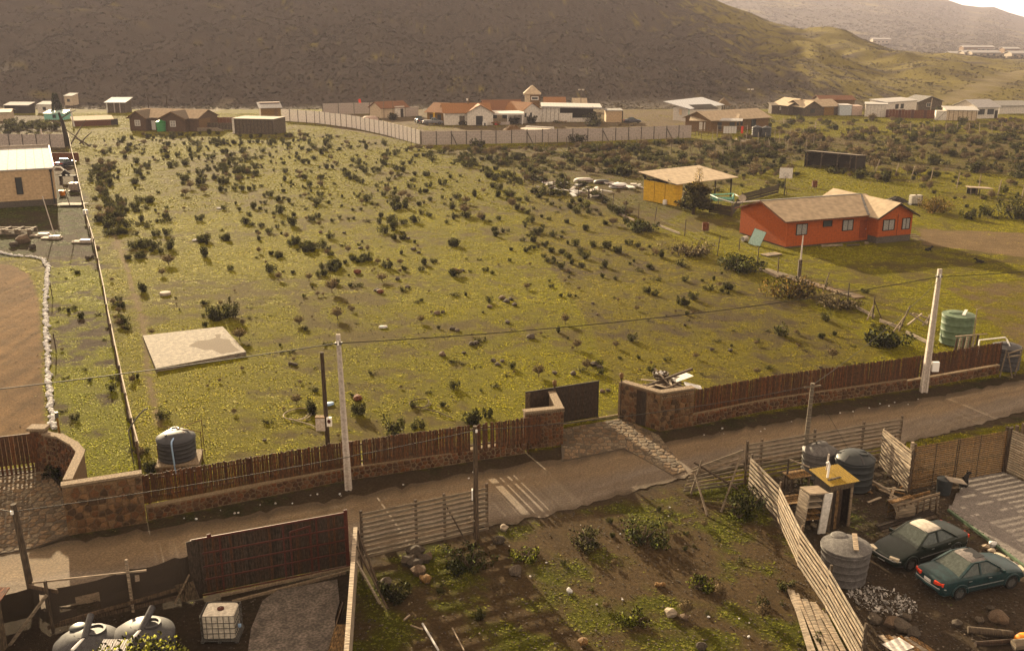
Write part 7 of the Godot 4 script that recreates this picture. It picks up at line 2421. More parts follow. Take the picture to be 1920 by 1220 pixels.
# ------------------------------------------------------------------ the settlement beyond the plot
func build_far() -> void:
	# grey panel wall of the big compound
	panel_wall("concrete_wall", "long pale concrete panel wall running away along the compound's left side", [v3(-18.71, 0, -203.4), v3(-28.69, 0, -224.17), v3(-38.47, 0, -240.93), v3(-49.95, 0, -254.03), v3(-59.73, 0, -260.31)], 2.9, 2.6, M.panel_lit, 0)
	panel_wall("concrete_wall", "grey concrete panel wall along the compound's near side, with braces", [v3(-18.4, 0, -202.41), v3(-3.29, 0, -205.41), v3(19.13, 0, -210.6), v3(38.95, 0, -217.18)], 2.7, 3.1, M.panel, 5)
	panel_wall("concrete_wall", "dark grey block wall at the back of the compound's left end", [v3(-52.91, 0, -281.1), v3(-35.94, 0, -284.89)], 3.0, 4.5, M.panel, 0)
	var fl := thing("red_flag", "small red flag on a thin pole at the back wall", "flag", v3(-43.34, 0, -284.89))
	rod(fl, "pole", [Vector3.ZERO, v3(0, 4.0, 0)], [0.06], M.post0, 5)
	block(fl, "cloth", v3(0.7, 1.5, 0.05), v3(0.3, 3.2, 0), M.cloth_red, Basis(Vector3.BACK, 0.2))
	# log house with two gables
	var a := v3(-88.92, 0, -235.52)
	var b := v3(-72.68, 0, -231.62)
	var l := a.distance_to(b)
	var lh := house("log_house", "dark log house with two front gables and a tan roof", a, b, 9.0, 3.0, 4.6, 3.0, "x", M.log_wall, M.roof_tan, 0.4)
	for q in [[0.0, 4.2], [8.2, 6.2]]:
		part(lh, "gable_wing", gable_block(q[0], q[0] + q[1], -5.0, 1.6, -0.1, 3.02, 4.4, 3.02, "z").mesh(), M.log_wall)
		part(lh, "wing_roof", roof(q[0], q[0] + q[1], -5.0, 1.6, 3.05, 4.45, 3.05, "z", 0.5, 0.12).mesh(), M.roof_brown)
		board(lh, "barge_board", v3(q[0] - 0.5, 2.75, 2.14), v3(q[0] + q[1] / 2, 4.45, 2.14), 0.04, 0.2, M.honey0)
		board(lh, "barge_board", v3(q[0] + q[1] + 0.5, 2.75, 2.14), v3(q[0] + q[1] / 2, 4.45, 2.14), 0.04, 0.2, M.honey0)
		window(lh, on_wall(FRONT, q[0] + q[1] * 0.5, 1.75, 1.62), 1.3, 1.2, M.white_paint, M.curtain, 2, 2, 0.12)
	door(lh, on_wall(FRONT, 5.2, 0.1, 0.02), 1.0, 2.1, M.white_paint)
	window(lh, on_wall(FRONT, 7.2, 1.9, 0.02), 1.0, 0.9, M.white_paint, M.curtain, 2)
	block(lh, "end_panel", v3(0.06, 2.6, 5.0), v3(l + 0.04, 1.4, -3.0), M.honey1)
	water_tank("water_tank", "bright green water tank before the dark log house", v3(-81.19, 0, -231.62), 1.15, 2.2, 0.3, M.plastic_bright_green, Vector2(0, 0), 0.4, false, 0.85)
	for q in [[v3(-99.55, 0, -275.61), 7.0, "dark power pole behind the log house, the left one"], [v3(-96.28, 0, -281.1), 5.6, "dark power pole behind the log house, the right one"], [v3(-142.27, 0, -319.17), 6.0, "thin pole behind the dark conifer at far left"]]:
		var p := pole("far_pole", q[2], q[0], q[0] + v3(0, q[1], 0), 0.13, 0.1, M.post0)
		board(p, "crossarm", v3(-0.9, q[1] - 0.3, 0), v3(0.9, q[1] - 0.3, 0), 0.12, 0.12, M.post0)
	# sheds at left
	var s1 := house("white_roofed_shed", "grey shed with bright white roof standing alone at the hill's foot", v3(-115.52, 0, -286.82), v3(-110.35, 0, -286.82), 5.0, 2.9, 3.3, 3.8, "x", M.grey_wood, M.roof_bright, 0.5, "shed")
	board(s1, "corner_board", v3(0.1, 0, 0.05), v3(0.1, 2.9, 0.05), 0.3, 0.06, M.white_paint, Vector3.BACK)
	for x in [2.2, 3.8]:
		block(s1, "pillar", v3(0.25, 2.7, 0.2), v3(x, 1.35, 0.1), M.panel)
	var s2 := house("orange_shed", "long low orange shed with a pale flat roof, left of the log house", v3(-106.72, 0, -243.73), v3(-98.8, 0, -248.04), 3.2, 1.4, 1.7, 2.0, "x", M.rust_sheet, M.cream_wall, 0.3, "shed")
	board(s2, "mast", v3(0.1, 0, 0), v3(-0.3, 4.2, 0), 0.35, 0.2, M.white_paint, Vector3.BACK)
	block(s2, "dark_end", v3(1.6, 1.5, 0.1), v3(9.4, 0.75, 0.03), M.dark_wood)
	var s3 := house("plank_shed", "grey plank shed with a white end panel, on the plot's far edge", v3(-63.3, 0, -226.6), v3(-53.43, 0, -224.17), 6.0, 3.3, 3.35, 3.4, "x", M.grey_wood, M.roof_brown, 0.15, "shed")
	board(s3, "white_panel", v3(0.25, 0, 0.06), v3(0.25, 3.3, 0.06), 0.5, 0.08, M.white_wall, Vector3.BACK)
	for i in 11:
		board(s3, "batten", v3(0.9 + i * 0.9, 0, 0.04), v3(0.9 + i * 0.9, 3.25, 0.04), 0.12, 0.06, pick("weathered", 4), Vector3.BACK)
	var s4 := house("yellow_hut", "small yellow hut with white and maroon roof beside the concrete wall", v3(-67.99, 0, -272.06), v3(-63.04, 0, -273.82), 4.5, 2.4, 2.9, 3.4, "x", M.ochre_wall, M.roof_white, 0.5, "hut")
	block(s4, "rear_roof", v3(5.4, 0.2, 2.5), v3(2.8, 3.5, -4.3), M.rust_sheet)
	door(s4, on_wall(FRONT, 4.0, 0.0, 0.02), 0.9, 2.0, M.honey0)
	for q in [[v3(-76.99, 0, -251), 11.0, "rust_sheet", "low rusty red wall right of the log house"], [v3(-73.75, 0, -235.52), 9.0, "grey_wood", "low grey plank fence right of the log house"]]:
		var t := thing("low_fence", q[3], "fence", q[0])
		for i in 12:
			block(t, "sheet", v3(q[1] / 12.0 - 0.04, 1.6 + 0.1 * (i % 2), 0.1), v3((i + 0.5) * q[1] / 12.0, 0.8, 0), M[q[2]])
	var wp := thing("wood_pile", "pale stacked boards lying right of the log house", "pile", v3(-69.35, 0, -230.34))
	for i in 8:
		board(wp, "board", v3(-3, 0.2 + 0.1 * i, 0.3 * (i % 3)), v3(3.0 - 0.2 * i, 0.25 + 0.1 * i, 0.2 * (i % 2)), 0.3, 0.1, pick("pale", 5))
	# compound houses
	var r1 := house("red_roofed_house", "small cream house with russet roof at the compound's back", v3(-34.93, 0, -268.6), v3(-28.33, 0, -273.82), 6.0, 2.6, 4.0, 2.6, "x", M.cream_wall, M.roof_russet, 0.4)
	block(r1, "side_wall", v3(4.2, 2.5, 0.2), v3(9.5, 1.25, 0.2), M.panel)
	block(r1, "end_wall", v3(3.0, 2.9, 0.2), v3(5.6, 1.45, 0.15), M.white_wall)
	door(r1, on_wall(FRONT, 6.3, 0.0, 0.27), 0.9, 2.2, M.brownwood1)
	for q in [[v3(-34, 0, -266.9), 9.2, "tall thin mast left of the russet-roofed house"], [v3(-31.4, 0, -265.22), 5.5, "lower pole beside the russet-roofed house"], [v3(-37.71, 0, -281.1), 3.6, "short pole left of the tall thin mast"]]:
		pole("mast", q[2], q[0], q[0] + v3(0, q[1], 0), 0.09, 0.06, M.rail2, "pole")
	wire("sagging cable from the tall mast past the lower pole", [v3(-34, 0, -266.9) + v3(0, 5.4, 0), v3(-31.4, 0, -265.22) + v3(0, 4.9, 0), v3(-28.33, 0, -273.82) + v3(0, 3.0, 0)], 0.5, 0.03)
	var oh := house("clay_roofed_house", "white and yellow house with orange clay roof beside the pickups", v3(-21.34, 0, -252.51), v3(-17.08, 0, -251), 11.0, 2.9, 4.7, 3.0, "x", M.ochre_wall, M.roof_clay, 0.6)
	block(oh, "pillar", v3(0.35, 2.8, 0.35), v3(2.4, 1.4, 1.2), M.yellow_wall)
	for x in [1.2, 3.3]:
		window(oh, on_wall(FRONT, x, 1.5, 0.02), 0.9, 1.4, M.brownwood2, M.pane_dark, 1)
	var oa := v3(-16.75, 0, -248.04)
	var ob := v3(-5.44, 0, -249.51)
	var om := house("clay_roofed_house", "white gabled front of the orange-roofed house, with a dark doorway", oa, ob, 9.0, 3.0, 4.9, 3.0, "x", M.white_wall, M.roof_clay, 0.5)
	part(om, "gable_wing", gable_block(5.6, 12.0, -4.0, 1.2, -0.1, 3.0, 4.7, 3.0, "z").mesh(), M.white_wall)
	part(om, "wing_roof", roof(5.6, 12.0, -5.0, 1.2, 3.05, 4.8, 3.05, "z", 0.5, 0.14).mesh(), M.roof_clay)
	block(om, "doorway", v3(1.7, 2.2, 0.06), v3(8.6, 1.1, 1.23), M.black)
	door(om, on_wall(FRONT, 4.4, 0.0, 0.02), 1.3, 2.2, M.grey_wood)
	rod(om, "chimney", [v3(6.3, 4.0, -4), v3(6.3, 6.2, -4)], [0.16], M.honey1, 8)
	rod(om, "chimney_cowl", [v3(6.1, 5.6, -4), v3(6.1, 6.1, -4)], [0.25], M.white_paint, 8)
	var rh := house("russet_roofed_house", "long house with russet roof behind the white canopy", v3(-6.52, 0, -255.57), v3(2.46, 0, -257.13), 9.0, 3.0, 5.2, 3.0, "x", M.cream_wall, M.roof_russet, 0.6)
	for i in 3:
		window(rh, on_wall(FRONT, 2.0 + i * 2.8, 1.6, 0.02), 1.3, 1.2, M.brownwood1, M.pane_dark, 2)
	var cn := thing("white_canopy", "white flat canopy on posts before the russet-roofed house", "canopy", v3(-5.04, 0, -249.51))
	block(cn, "roof", v3(8.4, 0.35, 4.0), v3(3.8, 2.75, -1.6), M.white_paint, Basis(Vector3.RIGHT, 0.1))
	for x in [0.1, 4.0, 7.6]:
		board(cn, "post", v3(x, 0, 0.1), v3(x, 2.7, 0.1), 0.2, 0.2, M.white_paint, Vector3.BACK)
	block(cn, "bench", v3(2.6, 0.7, 0.5), v3(3.2, 0.35, 0.8), M.panel)
	block(cn, "red_seat", v3(0.9, 0.7, 0.6), v3(1.2, 0.35, 0.9), M.cloth_red)
	var wg := house("white_gable_house", "white gabled house with two small arched windows", v3(2.68, 0, -252.51), v3(7.24, 0, -257.13), 7.0, 3.2, 4.9, 3.2, "z", M.white_wall, M.roof_clay, 0.45)
	for x in [1.0, 3.0]:
		window(wg, on_wall(FRONT, x, 2.0, 0.02), 0.55, 0.9, M.brownwood2, M.pane_dark, 1)
	var tw := thing("tower", "small square lookout tower with pyramid roof above the compound", "tower", v3(5.59, 0, -277.42))
	block(tw, "wall", v3(4.0, 5.6, 4.0), v3(0, 2.8, -2), M.honey1)
	block(tw, "white_panel", v3(1.4, 5.0, 0.05), v3(-1.3, 3.0, 0.03), M.cream_wall)
	window(tw, on_wall(FRONT, 0.7, 4.6, 0.02), 1.8, 0.8, M.white_paint, M.pane_dark, 1, 1, 0.2)
	block(tw, "eaves", v3(4.8, 0.25, 4.8), v3(0, 5.7, -2), M.cream_wall)
	var pm := Mb.new()
	pm.lathe([Vector2(3.5, 5.82), Vector2(0.25, 8.0), Vector2(0.01, 8.1)], 4, Transform3D(Basis(Vector3.UP, PI / 4), v3(0, 0, -2)))
	part(tw, "roof", pm.mesh(), M.roof_tan)
	rod(tw, "finial", [v3(0, 8, -2), v3(0, 9.4, -2)], [0.07], M.post0, 5)
	for q in [[v3(9.49, 0, -288.77), v3(15, 0, -288.77), 4.0, "roof_clay", "low orange roof right of the lookout tower"], [v3(18.02, 0, -290.76), v3(21.26, 0, -290.76), 3.6, "roof_tan", "small tan-roofed house right of the lookout tower"]]:
		house("back_house", q[4], q[0], q[1], 6.0, q[2] - 1.2, q[2], q[2] - 1.2, "x", M.cream_wall, M[q[3]], 0.5)
	# white open workshop, beige booth
	var ws := v3(7.24, 0, -257.13)
	var wo := thing("workshop", "long white open-fronted workshop with pale roof", "shed", ws)
	block(wo, "left_wall", v3(5.2, 3.6, 0.3), v3(2.4, 1.8, 0), M.white_wall)
	for i in 5:
		board(wo, "wall_seam", v3(0.4 + i * 1.05, 0, 0.17), v3(0.6 + i * 1.05, 3.6, 0.17), 0.09, 0.05, M.panel_post, Vector3.BACK)
	block(wo, "back_wall", v3(13.5, 3.4, 0.2), v3(7.0, 1.7, -6), M.dark_wood)
	block(wo, "front_wall", v3(3.2, 2.2, 0.25), v3(6.6, 1.1, 0.3), M.white_wall)
	block(wo, "low_wall", v3(5.0, 1.0, 0.25), v3(10.4, 0.5, 0.3), M.white_wall)
	block(wo, "roof", v3(15.5, 0.3, 7.5), v3(8.0, 3.9, -3), M.roof_white, Basis(Vector3.BACK, -0.02) * Basis(Vector3.RIGHT, 0.06))
	for x in [8.0, 13.4]:
		board(wo, "post", v3(x, 0, 0.2), v3(x, 3.8, 0.2), 0.3, 0.25, M.dark_wood, Vector3.BACK)
	var bo := house("beige_booth", "beige square booth with grey flat roof beside the dark car", v3(24.04, 0, -255.57), v3(27.98, 0, -255.57), 5.5, 2.9, 2.95, 3.0, "x", M.tan_wall, M.roof_grey, 0.3, "booth")
	block(bo, "side_panel", v3(0.08, 2.7, 5.0), v3(4.2, 1.4, -2.8), M.grey_wood)
	car("parked_car", "dark blue car parked beside the beige booth in the compound", v3(30.51, 0, -254.03), 0.05, M.car_navy, M.car_navy, M.glass_car, false, 4.4)
	car("pickup_truck", "grey double-cab pickup parked before the orange-roofed house", v3(-19.63, 0, -249.51), 0.02, M.car_grey, M.car_grey, M.glass_car, false, 5.2, true)
	car("suv", "black off-road car behind the grey pickup", v3(-23.49, 0, -254.03), 1.9, M.car_navy, M.car_navy, M.glass_car, false, 4.3, true)
	var st := thing("pale_car", "pale pink car roof just showing over the compound wall", "car", v3(-36.34, 0, -257.13))
	var sm := Mb.new()
	sm.lathe([Vector2(0.01, 1.45), Vector2(0.8, 1.4), Vector2(1.0, 1.2), Vector2(1.2, 0.5), Vector2(1.2, 0.2)], 14, Transform3D(Basis.from_scale(v3(1.8, 1, 0.75)), Vector3.ZERO))
	part(st, "body", sm.mesh(), M.pink_wall)
	var so := thing("soil_heap", "heap of orange soil inside the compound by the wall", "heap", v3(0.12, 0, -231.62))
	part(so, "heap", mound(2.6, 1.4, 21), M.soil_pile)
	var sp := thing("concrete_slab", "pale concrete pad with kerb inside the compound by the wall", "slab", v3(5.02, 0, -235.52))
	block(sp, "slab", v3(7.0, 0.3, 6.0), v3(0, 0.1, 0), M.concrete, Basis(Vector3.UP, -0.5))
	block(sp, "kerb", v3(7.4, 0.5, 0.4), v3(1.6, 0.25, -2.9), M.white_paint, Basis(Vector3.UP, -0.5))
	for q in [[v3(-12.14, 0, -248.04), "dark motorbike shape parked at the white gabled front"], [v3(-3.96, 0, -248.04), "round tan basket chair under the white canopy"], [v3(12.75, 0, -252.51), "pile of pale stones on the grass before the workshop"], [v3(-6.69, 0, -246.59), "small white dog house before the white gabled front"]]:
		var o := thing("yard_item", q[1], "yard item", q[0])
		if q[1].begins_with("dark"):
			for x in [-0.7, 0.7]:
				var wm := Mb.new()
				wm.lathe([Vector2(0.2, -0.07), Vector2(0.42, -0.07), Vector2(0.42, 0.07), Vector2(0.2, 0.07)], 14, Transform3D(Basis(Vector3.RIGHT, PI / 2), v3(x, 0.42, 0)))
				part(o, "wheel", wm.mesh(), M.tyre)
			rod(o, "frame", [v3(-0.7, 0.45, 0), v3(-0.3, 0.85, 0), v3(0.3, 0.9, 0), v3(0.5, 1.15, 0)], [0.12, 0.18, 0.16, 0.08], M.black, 8)
		elif q[1].begins_with("small"):
			part(o, "wall", gable_block(-0.6, 0.6, -1.0, 0, 0, 0.8, 1.3, 0.8, "z").mesh(), M.white_paint)
			block(o, "opening", v3(0.4, 0.6, 0.04), v3(0, 0.3, 0.02), M.black)
		else:
			for i in 9:
				rock_part(o, "piece", v3(rng.randf_range(-1, 1), 0.35 + rng.randf() * 0.3, rng.randf_range(-0.5, 0.5)), 0.7, pick("pale", 5) if q[1].begins_with("pile") else M.honey1)
	for q in [[v3(19.35, 0, -282.98), 6.6], [v3(66.32, 0, -281.1), 6.8]]:
		var p := pole("floodlight_mast", "thin floodlight mast " + ("right of the lookout tower" if q[0].x < 60 else "behind the brown timber house"), q[0], q[0] + v3(0, q[1], 0), 0.1, 0.07, M.rail2, "mast")
		for x in [-0.5, 0.5]:
			block(p, "floodlight", v3(0.6, 0.35, 0.3), v3(x, q[1], 0.1), M.pole_concrete)
	# white and teal house, brown timber house
	var t0 := v3(42.26, 0, -263.56)
	var t1 := v3(45.08, 0, -257.13)
	var th := house("teal_house", "white and teal house with bright white roof and open gable", t0, t1, 9.0, 3.2, 3.9, 3.1, "z", M.white_wall, M.dark_wood, 0.2)
	var side := v3(45.22, 0, -257.13)
	var side2 := v3(56.59, 0, -272.06)
	var tb := thing("teal_annex", "teal boarded side of the white-roofed house", "house wing", side, yaw_of(side, side2))
	l = side.distance_to(side2)
	for i in 8:
		block(tb, "board", v3(l / 8.0 - 0.03, 3.0, 0.15), v3((i + 0.5) * l / 8.0, 1.5, 0), M.teal_wall if i in [0, 1, 3, 4] else M.dark_wood if i == 2 else M.white_wall)
	var rf := Mb.new()
	slab(rf, v3(-0.5, 3.15, 0.6), v3(l + 0.6, 3.15, 0.6), v3(l + 0.2, 4.9, -6.0), v3(-2.5, 4.9, -6.0), 0.14)
	part(tb, "white_roof", rf.mesh(), M.roof_bright)
	window(th, on_wall(FRONT, 3.6, 2.2, 0.02), 1.2, 1.4, M.cream_wall, M.pane_lit, 1)
	var pa := thing("palm_shelter", "round thatched shelter behind the white-roofed house", "shelter", v3(59.4, 0, -282.98))
	var hm := Mb.new()
	hm.lathe([Vector2(2.3, 2.4), Vector2(1.2, 3.4), Vector2(0.01, 4.5)], 14)
	part(pa, "thatch", hm.mesh(), M.thatch)
	for i in 4:
		rod(pa, "post", [v3(cos(i * 1.57) * 1.6, 0, sin(i * 1.57) * 1.6), v3(cos(i * 1.57) * 1.6, 2.6, sin(i * 1.57) * 1.6)], [0.1], M.post0, 6)
	var b0 := v3(45.78, 0, -230.34)
	var b1 := v3(61.33, 0, -239.56)
	var bh := house("timber_house", "long honey-brown timber house with pale roof and washing before it", b0, b1, 9.0, 2.7, 4.3, 2.7, "x", M.honey1, M.roof_tan, 0.6)
	for q in [[13.2, 1.4, 1.6], [8.2, 0.6, 0.9], [9.4, 0.6, 0.9]]:
		window(bh, on_wall(FRONT, q[0], 1.5, 0.02), q[1], q[2], M.brownwood1, M.pane_dark, 1)
	door(bh, on_wall(FRONT, 5.2, 0.0, 0.02), 1.3, 2.1, M.brownwood1)
	board(bh, "corner_board", v3(11.6, 0, 0.05), v3(11.6, 2.7, 0.05), 1.2, 0.06, M.honey3, Vector3.BACK)
	var c0 := v3(41.69, 0, -232.9)
	var c1 := v3(45.66, 0, -226.6)
	var bp := house("timber_porch", "low timber porch with grey sheet roof at the brown house's left end", c0, v3(51.55, 0, -230.34), 5.5, 2.4, 2.9, 3.4, "x", M.honey0, M.roof_tan, 0.5, "porch")
	block(bp, "dark_opening", v3(1.9, 2.1, 0.06), v3(6.0, 1.05, 0.03), M.black)
	for x in [2.2, 3.3]:
		block(bp, "white_shutter", v3(0.75, 2.0, 0.06), v3(x, 1.1, 0.03), M.white_wall)
	window(bp, on_wall(FRONT, 9.3, 1.5, 0.02), 1.1, 1.3, M.brownwood1, M.pane_dark, 1)
	block(bp, "white_sheet", v3(5.2, 0.06, 2.2), v3(9.0, 2.72, -0.4), M.roof_white, Basis(Vector3.RIGHT, 0.18))
	var wl := thing("washing_line", "washing line with white sheets and a red garment before the brown house", "washing line", v3(44.63, 0, -217.18))
	rod(wl, "line", [v3(0, 2.5, 0), v3(6.5, 2.5, 0.2)], [0.03], M.pale1, 5)
	for x in [0.0, 6.5]:
		rod(wl, "post", [v3(x, 0, 0), v3(x, 2.7, 0)], [0.08], M.pale0, 6)
	for i in 6:
		var cm := Mb.new()
		for k in 4:
			cm.quad(v3(k * 0.13, 0, 0.04 * (k % 2)), v3((k + 1) * 0.13, 0, 0.04 * ((k + 1) % 2)), v3((k + 1) * 0.13, 1.55, 0), v3(k * 0.13, 1.55, 0))
		part(wl, "garment" if i == 5 else "white_cloth", cm.mesh(), M.cloth_red if i == 5 else M.litter0, Transform3D(Basis.IDENTITY, v3(1.3 + i * 0.58 + (0.9 if i == 5 else 0.0), 0.95, 0.0)))
	for q in [[v3(53.75, 0, -219.47), "plastic_navy", "dark navy water tank beside the brown house, the left of two"], [v3(55.57, 0, -218.32), "plastic_black", "black water tank beside the brown house, the right of two"]]:
		water_tank("water_tank", q[2], q[0], 1.05, 2.0, 0.35, M[q[1]], Vector2(0, 0), 0.35, false)
	for q in [[v3(41.62, 0, -222.98), "low rail fence before the timber porch"], [v3(35.03, 0, -226.6), "pale low board fence right of the compound's wall end"]]:
		slat_fence("rail_fence", q[1], q[0], q[0] + v3(6.5, 0, 0.6), 1.3, 3, 0.16, 0.3, [0.0, 0.33, 0.66, 1.0], "honey", 4, 0.3)
	# row on the right
	var w1 := house("plank_house", "brown plank house with pale roof at the start of the right row", v3(76.7, 0, -279.25), v3(83.46, 0, -281.1), 8.0, 2.6, 4.2, 2.6, "z", M.grey_wood, M.roof_tan, 0.5)
	window(w1, on_wall(FRONT, 2.6, 1.5, 0.02), 1.2, 1.2, M.brownwood1, M.pane_dark, 2)
	var w2 := house("plank_house", "plank house with ochre wall and pale roof in the right row", v3(79.53, 0, -275.61), v3(90.62, 0, -279.25), 8.0, 2.5, 4.0, 2.5, "x", M.grey_wood, M.roof_tan, 0.5)
	part(w2, "gable_wing", gable_block(0.0, 5.0, -4.0, 1.2, -0.1, 2.5, 3.9, 2.5, "z").mesh(), M.grey_wood)
	part(w2, "wing_roof", roof(0.0, 5.0, -5.0, 1.2, 2.55, 3.95, 2.55, "z", 0.5, 0.12).mesh(), M.roof_tan)
	block(w2, "ochre_panel", v3(3.2, 2.4, 0.08), v3(8.6, 1.2, 0.05), M.ochre_wall)
	window(w2, on_wall(FRONT, 2.5, 1.4, 1.22), 1.3, 1.1, M.brownwood1, M.pane_dark, 2)
	house("russet_shed", "long low russet-roofed building behind the plank houses", v3(92.13, 0, -301.08), v3(102.33, 0, -301.08), 7.0, 2.7, 3.7, 2.7, "x", M.honey3, M.roof_russet, 0.4, "shed")
	var w0 := house("small_shack", "small grey shack below the dark tree, left of the plank houses", v3(73.06, 0, -282.98), v3(76.96, 0, -282.98), 3.5, 2.3, 2.5, 2.7, "x", M.grey_wood, M.roof_brown, 0.3, "shack")
	block(w0, "white_window", v3(0.8, 1.0, 0.06), v3(2.6, 1.5, 0.03), M.white_wall)
	var bc := house("blue_shed", "pale blue and pink sheet-metal shed in the right row", v3(90.48, 0, -277.42), v3(93.72, 0, -277.42), 4.0, 2.7, 2.75, 2.8, "x", M.blue_wall, M.roof_white, 0.15, "shed")
	block(bc, "pink_half", v3(2.8, 2.6, 3.8), v3(4.8, 1.3, -2.0), M.pink_wall)
	board(bc, "brace", v3(6.0, 0, 1.0), v3(7.4, 1.8, 0.4), 0.15, 0.1, M.pale1)
	board(bc, "brace", v3(7.0, 0, 1.0), v3(6.9, 1.8, 0.4), 0.15, 0.1, M.pale1)
	var lw := house("white_long_house", "long white house with slanting flat roof behind the rust-red fence", v3(96.16, 0, -273.82), v3(101.33, 0, -272.06), 5.0, 3.3, 3.4, 3.5, "x", M.white_wall, M.roof_white, 0.25)
	for i in 6:
		board(lw, "wall_seam", v3(0.5 + i * 0.9, 0, 0.04), v3(0.5 + i * 0.9, 3.2, 0.04), 0.07, 0.05, M.panel, Vector3.BACK)
	var l0 := v3(102.33, 0, -275.61)
	var l2 := v3(114.46, 0, -284.89)
	var lw2 := house("white_long_house", "white rear wing with two dark windows above the rust-red fence", l0, l2, 5.0, 3.6, 3.9, 4.1, "x", M.white_wall, M.roof_white, 0.3)
	for x in [5.4, 8.0]:
		window(lw2, on_wall(FRONT, x, 2.3, 0.02), 1.4, 1.2, M.brownwood1, M.pane_dark, 2)
	var rfz := thing("rust_fence", "rust-red sheet metal fence before the long white house", "fence", v3(100.56, 0, -270.32), yaw_of(v3(100.56, 0, -270.32), v3(112.77, 0, -266.9)))
	l = v3(100.56, 0, -270.32).distance_to(v3(112.77, 0, -266.9))
	for i in 16:
		block(rfz, "sheet", v3(l / 16.0 - 0.03, 2.1 + 0.12 * (i % 3), 0.08), v3((i + 0.5) * l / 16.0, 1.05, 0.02 * (i % 2)), M.rust_sheet if i % 4 else M.gate_red)
	var ng := house("grey_gable_house", "small grey gabled house just right of the long white house", v3(118.97, 0, -294.8), v3(126.71, 0, -296.87), 7.0, 2.6, 4.0, 2.6, "z", M.grey_wood, M.roof_grey, 0.5)
	window(ng, on_wall(FRONT, 3.5, 1.6, 0.02), 1.4, 1.0, M.white_wall, M.pane_dark, 2)
	pole("far_pole", "pale pole right of the grey gabled house", v3(118.53, 0, -284.89), v3(118.53, 0, -284.89) + v3(0.2, 4.2, 0), 0.12, 0.1, M.pale2)
	var pw := house("plywood_house", "pale plywood house with white slab roof at the right end", v3(113.37, 0, -261.93), v3(120.57, 0, -260.31), 6.0, 2.6, 2.85, 3.1, "x", M.cream_wall, M.roof_white, 0.4)
	for i in 7:
		board(pw, "batten", v3(0.6 + i * 1.1, 0, 0.04), v3(0.6 + i * 1.1, 2.5, 0.04), 0.1, 0.06, M.honey3, Vector3.BACK)
	block(pw, "white_wing", v3(2.6, 2.4, 2.0), v3(-1.3, 1.2, -1.0), M.white_wall)
	board(pw, "brace", v3(-2.2, 0.1, 0.06), v3(-0.4, 2.2, 0.06), 0.12, 0.06, M.panel_post)
	var pv := house("white_roof_house", "white house with big pale gabled roof at the far right", v3(123.54, 0, -266.9), v3(130.01, 0, -268.6), 9.0, 3.0, 4.6, 3.0, "x", M.white_wall, M.roof_white, 0.5)
	for x in [1.3, 4.2]:
		window(pv, on_wall(FRONT, x, 1.7, 0.02), 1.9, 1.3, M.brownwood1, M.pane_dark, 2)
	door(pv, on_wall(FRONT, 6.0, 0.0, 0.02), 0.9, 2.0, M.dark_wood)
	house("low_grey_house", "low grey roofed house at the right picture edge", v3(137.11, 0, -282.98), v3(147.98, 0, -284.89), 6.0, 2.2, 2.6, 3.0, "x", M.white_wall, M.roof_grey, 0.5)
	var ct := thing("hand_cart", "small wooden cart before the far right white house", "cart", v3(124.81, 0, -255.57))
	block(ct, "bed", v3(2.4, 0.5, 1.2), v3(0, 0.8, 0), M.honey2)
	for x in [-0.7, 0.7]:
		var wm := Mb.new()
		wm.lathe([Vector2(0.1, -0.06), Vector2(0.42, -0.06), Vector2(0.42, 0.06), Vector2(0.1, 0.06)], 12, Transform3D(Basis(Vector3.RIGHT, PI / 2), v3(x, 0.42, 0.65)))
		part(ct, "wheel", wm.mesh(), M.tyre)
	# construction bits in the scrub, litter row
	for q in [[v3(68.05, 0, -251), "small pale timber frame in the scrub below the plank houses"], [v3(70.48, 0, -254.03), "second pale timber frame in the scrub, right of the first"], [v3(72.68, 0, -239.56), "pale stake frame in the scrub below the ochre wall"]]:
		var o := thing("timber_trestle", q[1], "timber", q[0])
		board(o, "upright", v3(0, 0, 0), v3(0, 1.5, 0), 0.2, 0.15, M.pale1, Vector3.BACK)
		board(o, "bar", v3(-1.2, 0.6, 0), v3(1.6, 0.75, 0), 0.16, 0.12, M.pale4)
		board(o, "bar", v3(-1.2, 0.2, 0.6), v3(1.2, 0.2, 0.5), 0.16, 0.12, M.pale2)
	for i in 46:
		var p := v3(4.17, 0, -148.35).lerp(v3(10.43, 0, -137.28), rng.randf()) + v3(rng.randf_range(-1, 4), 0, rng.randf_range(-3, 4))
		if i > 30:
			p = v3(12.75, 0, -147.27).lerp(v3(21.32, 0, -143.11), rng.randf()) + v3(0, 0, rng.randf_range(-2, 2))
		var t := thing("sheet_scrap", "white and red scrap in the litter spread by the right boundary" if i <= 30 else "pale scrap board in the litter left of the yellow shelter", "scrap", p, rng.randf() * PI, "litter by the right boundary" if i <= 30 else "litter by the yellow shelter")
		var mt: Material = M.gate_red if i % 7 == 0 else pick("litter", 4)
		block(t, "sheet", v3(rng.randf_range(0.5, 1.9), 0.12, rng.randf_range(0.4, 1.0)), v3(0, 0.15 + rng.randf() * 0.4, 0), mt, Basis(Vector3.BACK, rng.randf_range(-0.4, 0.4)))
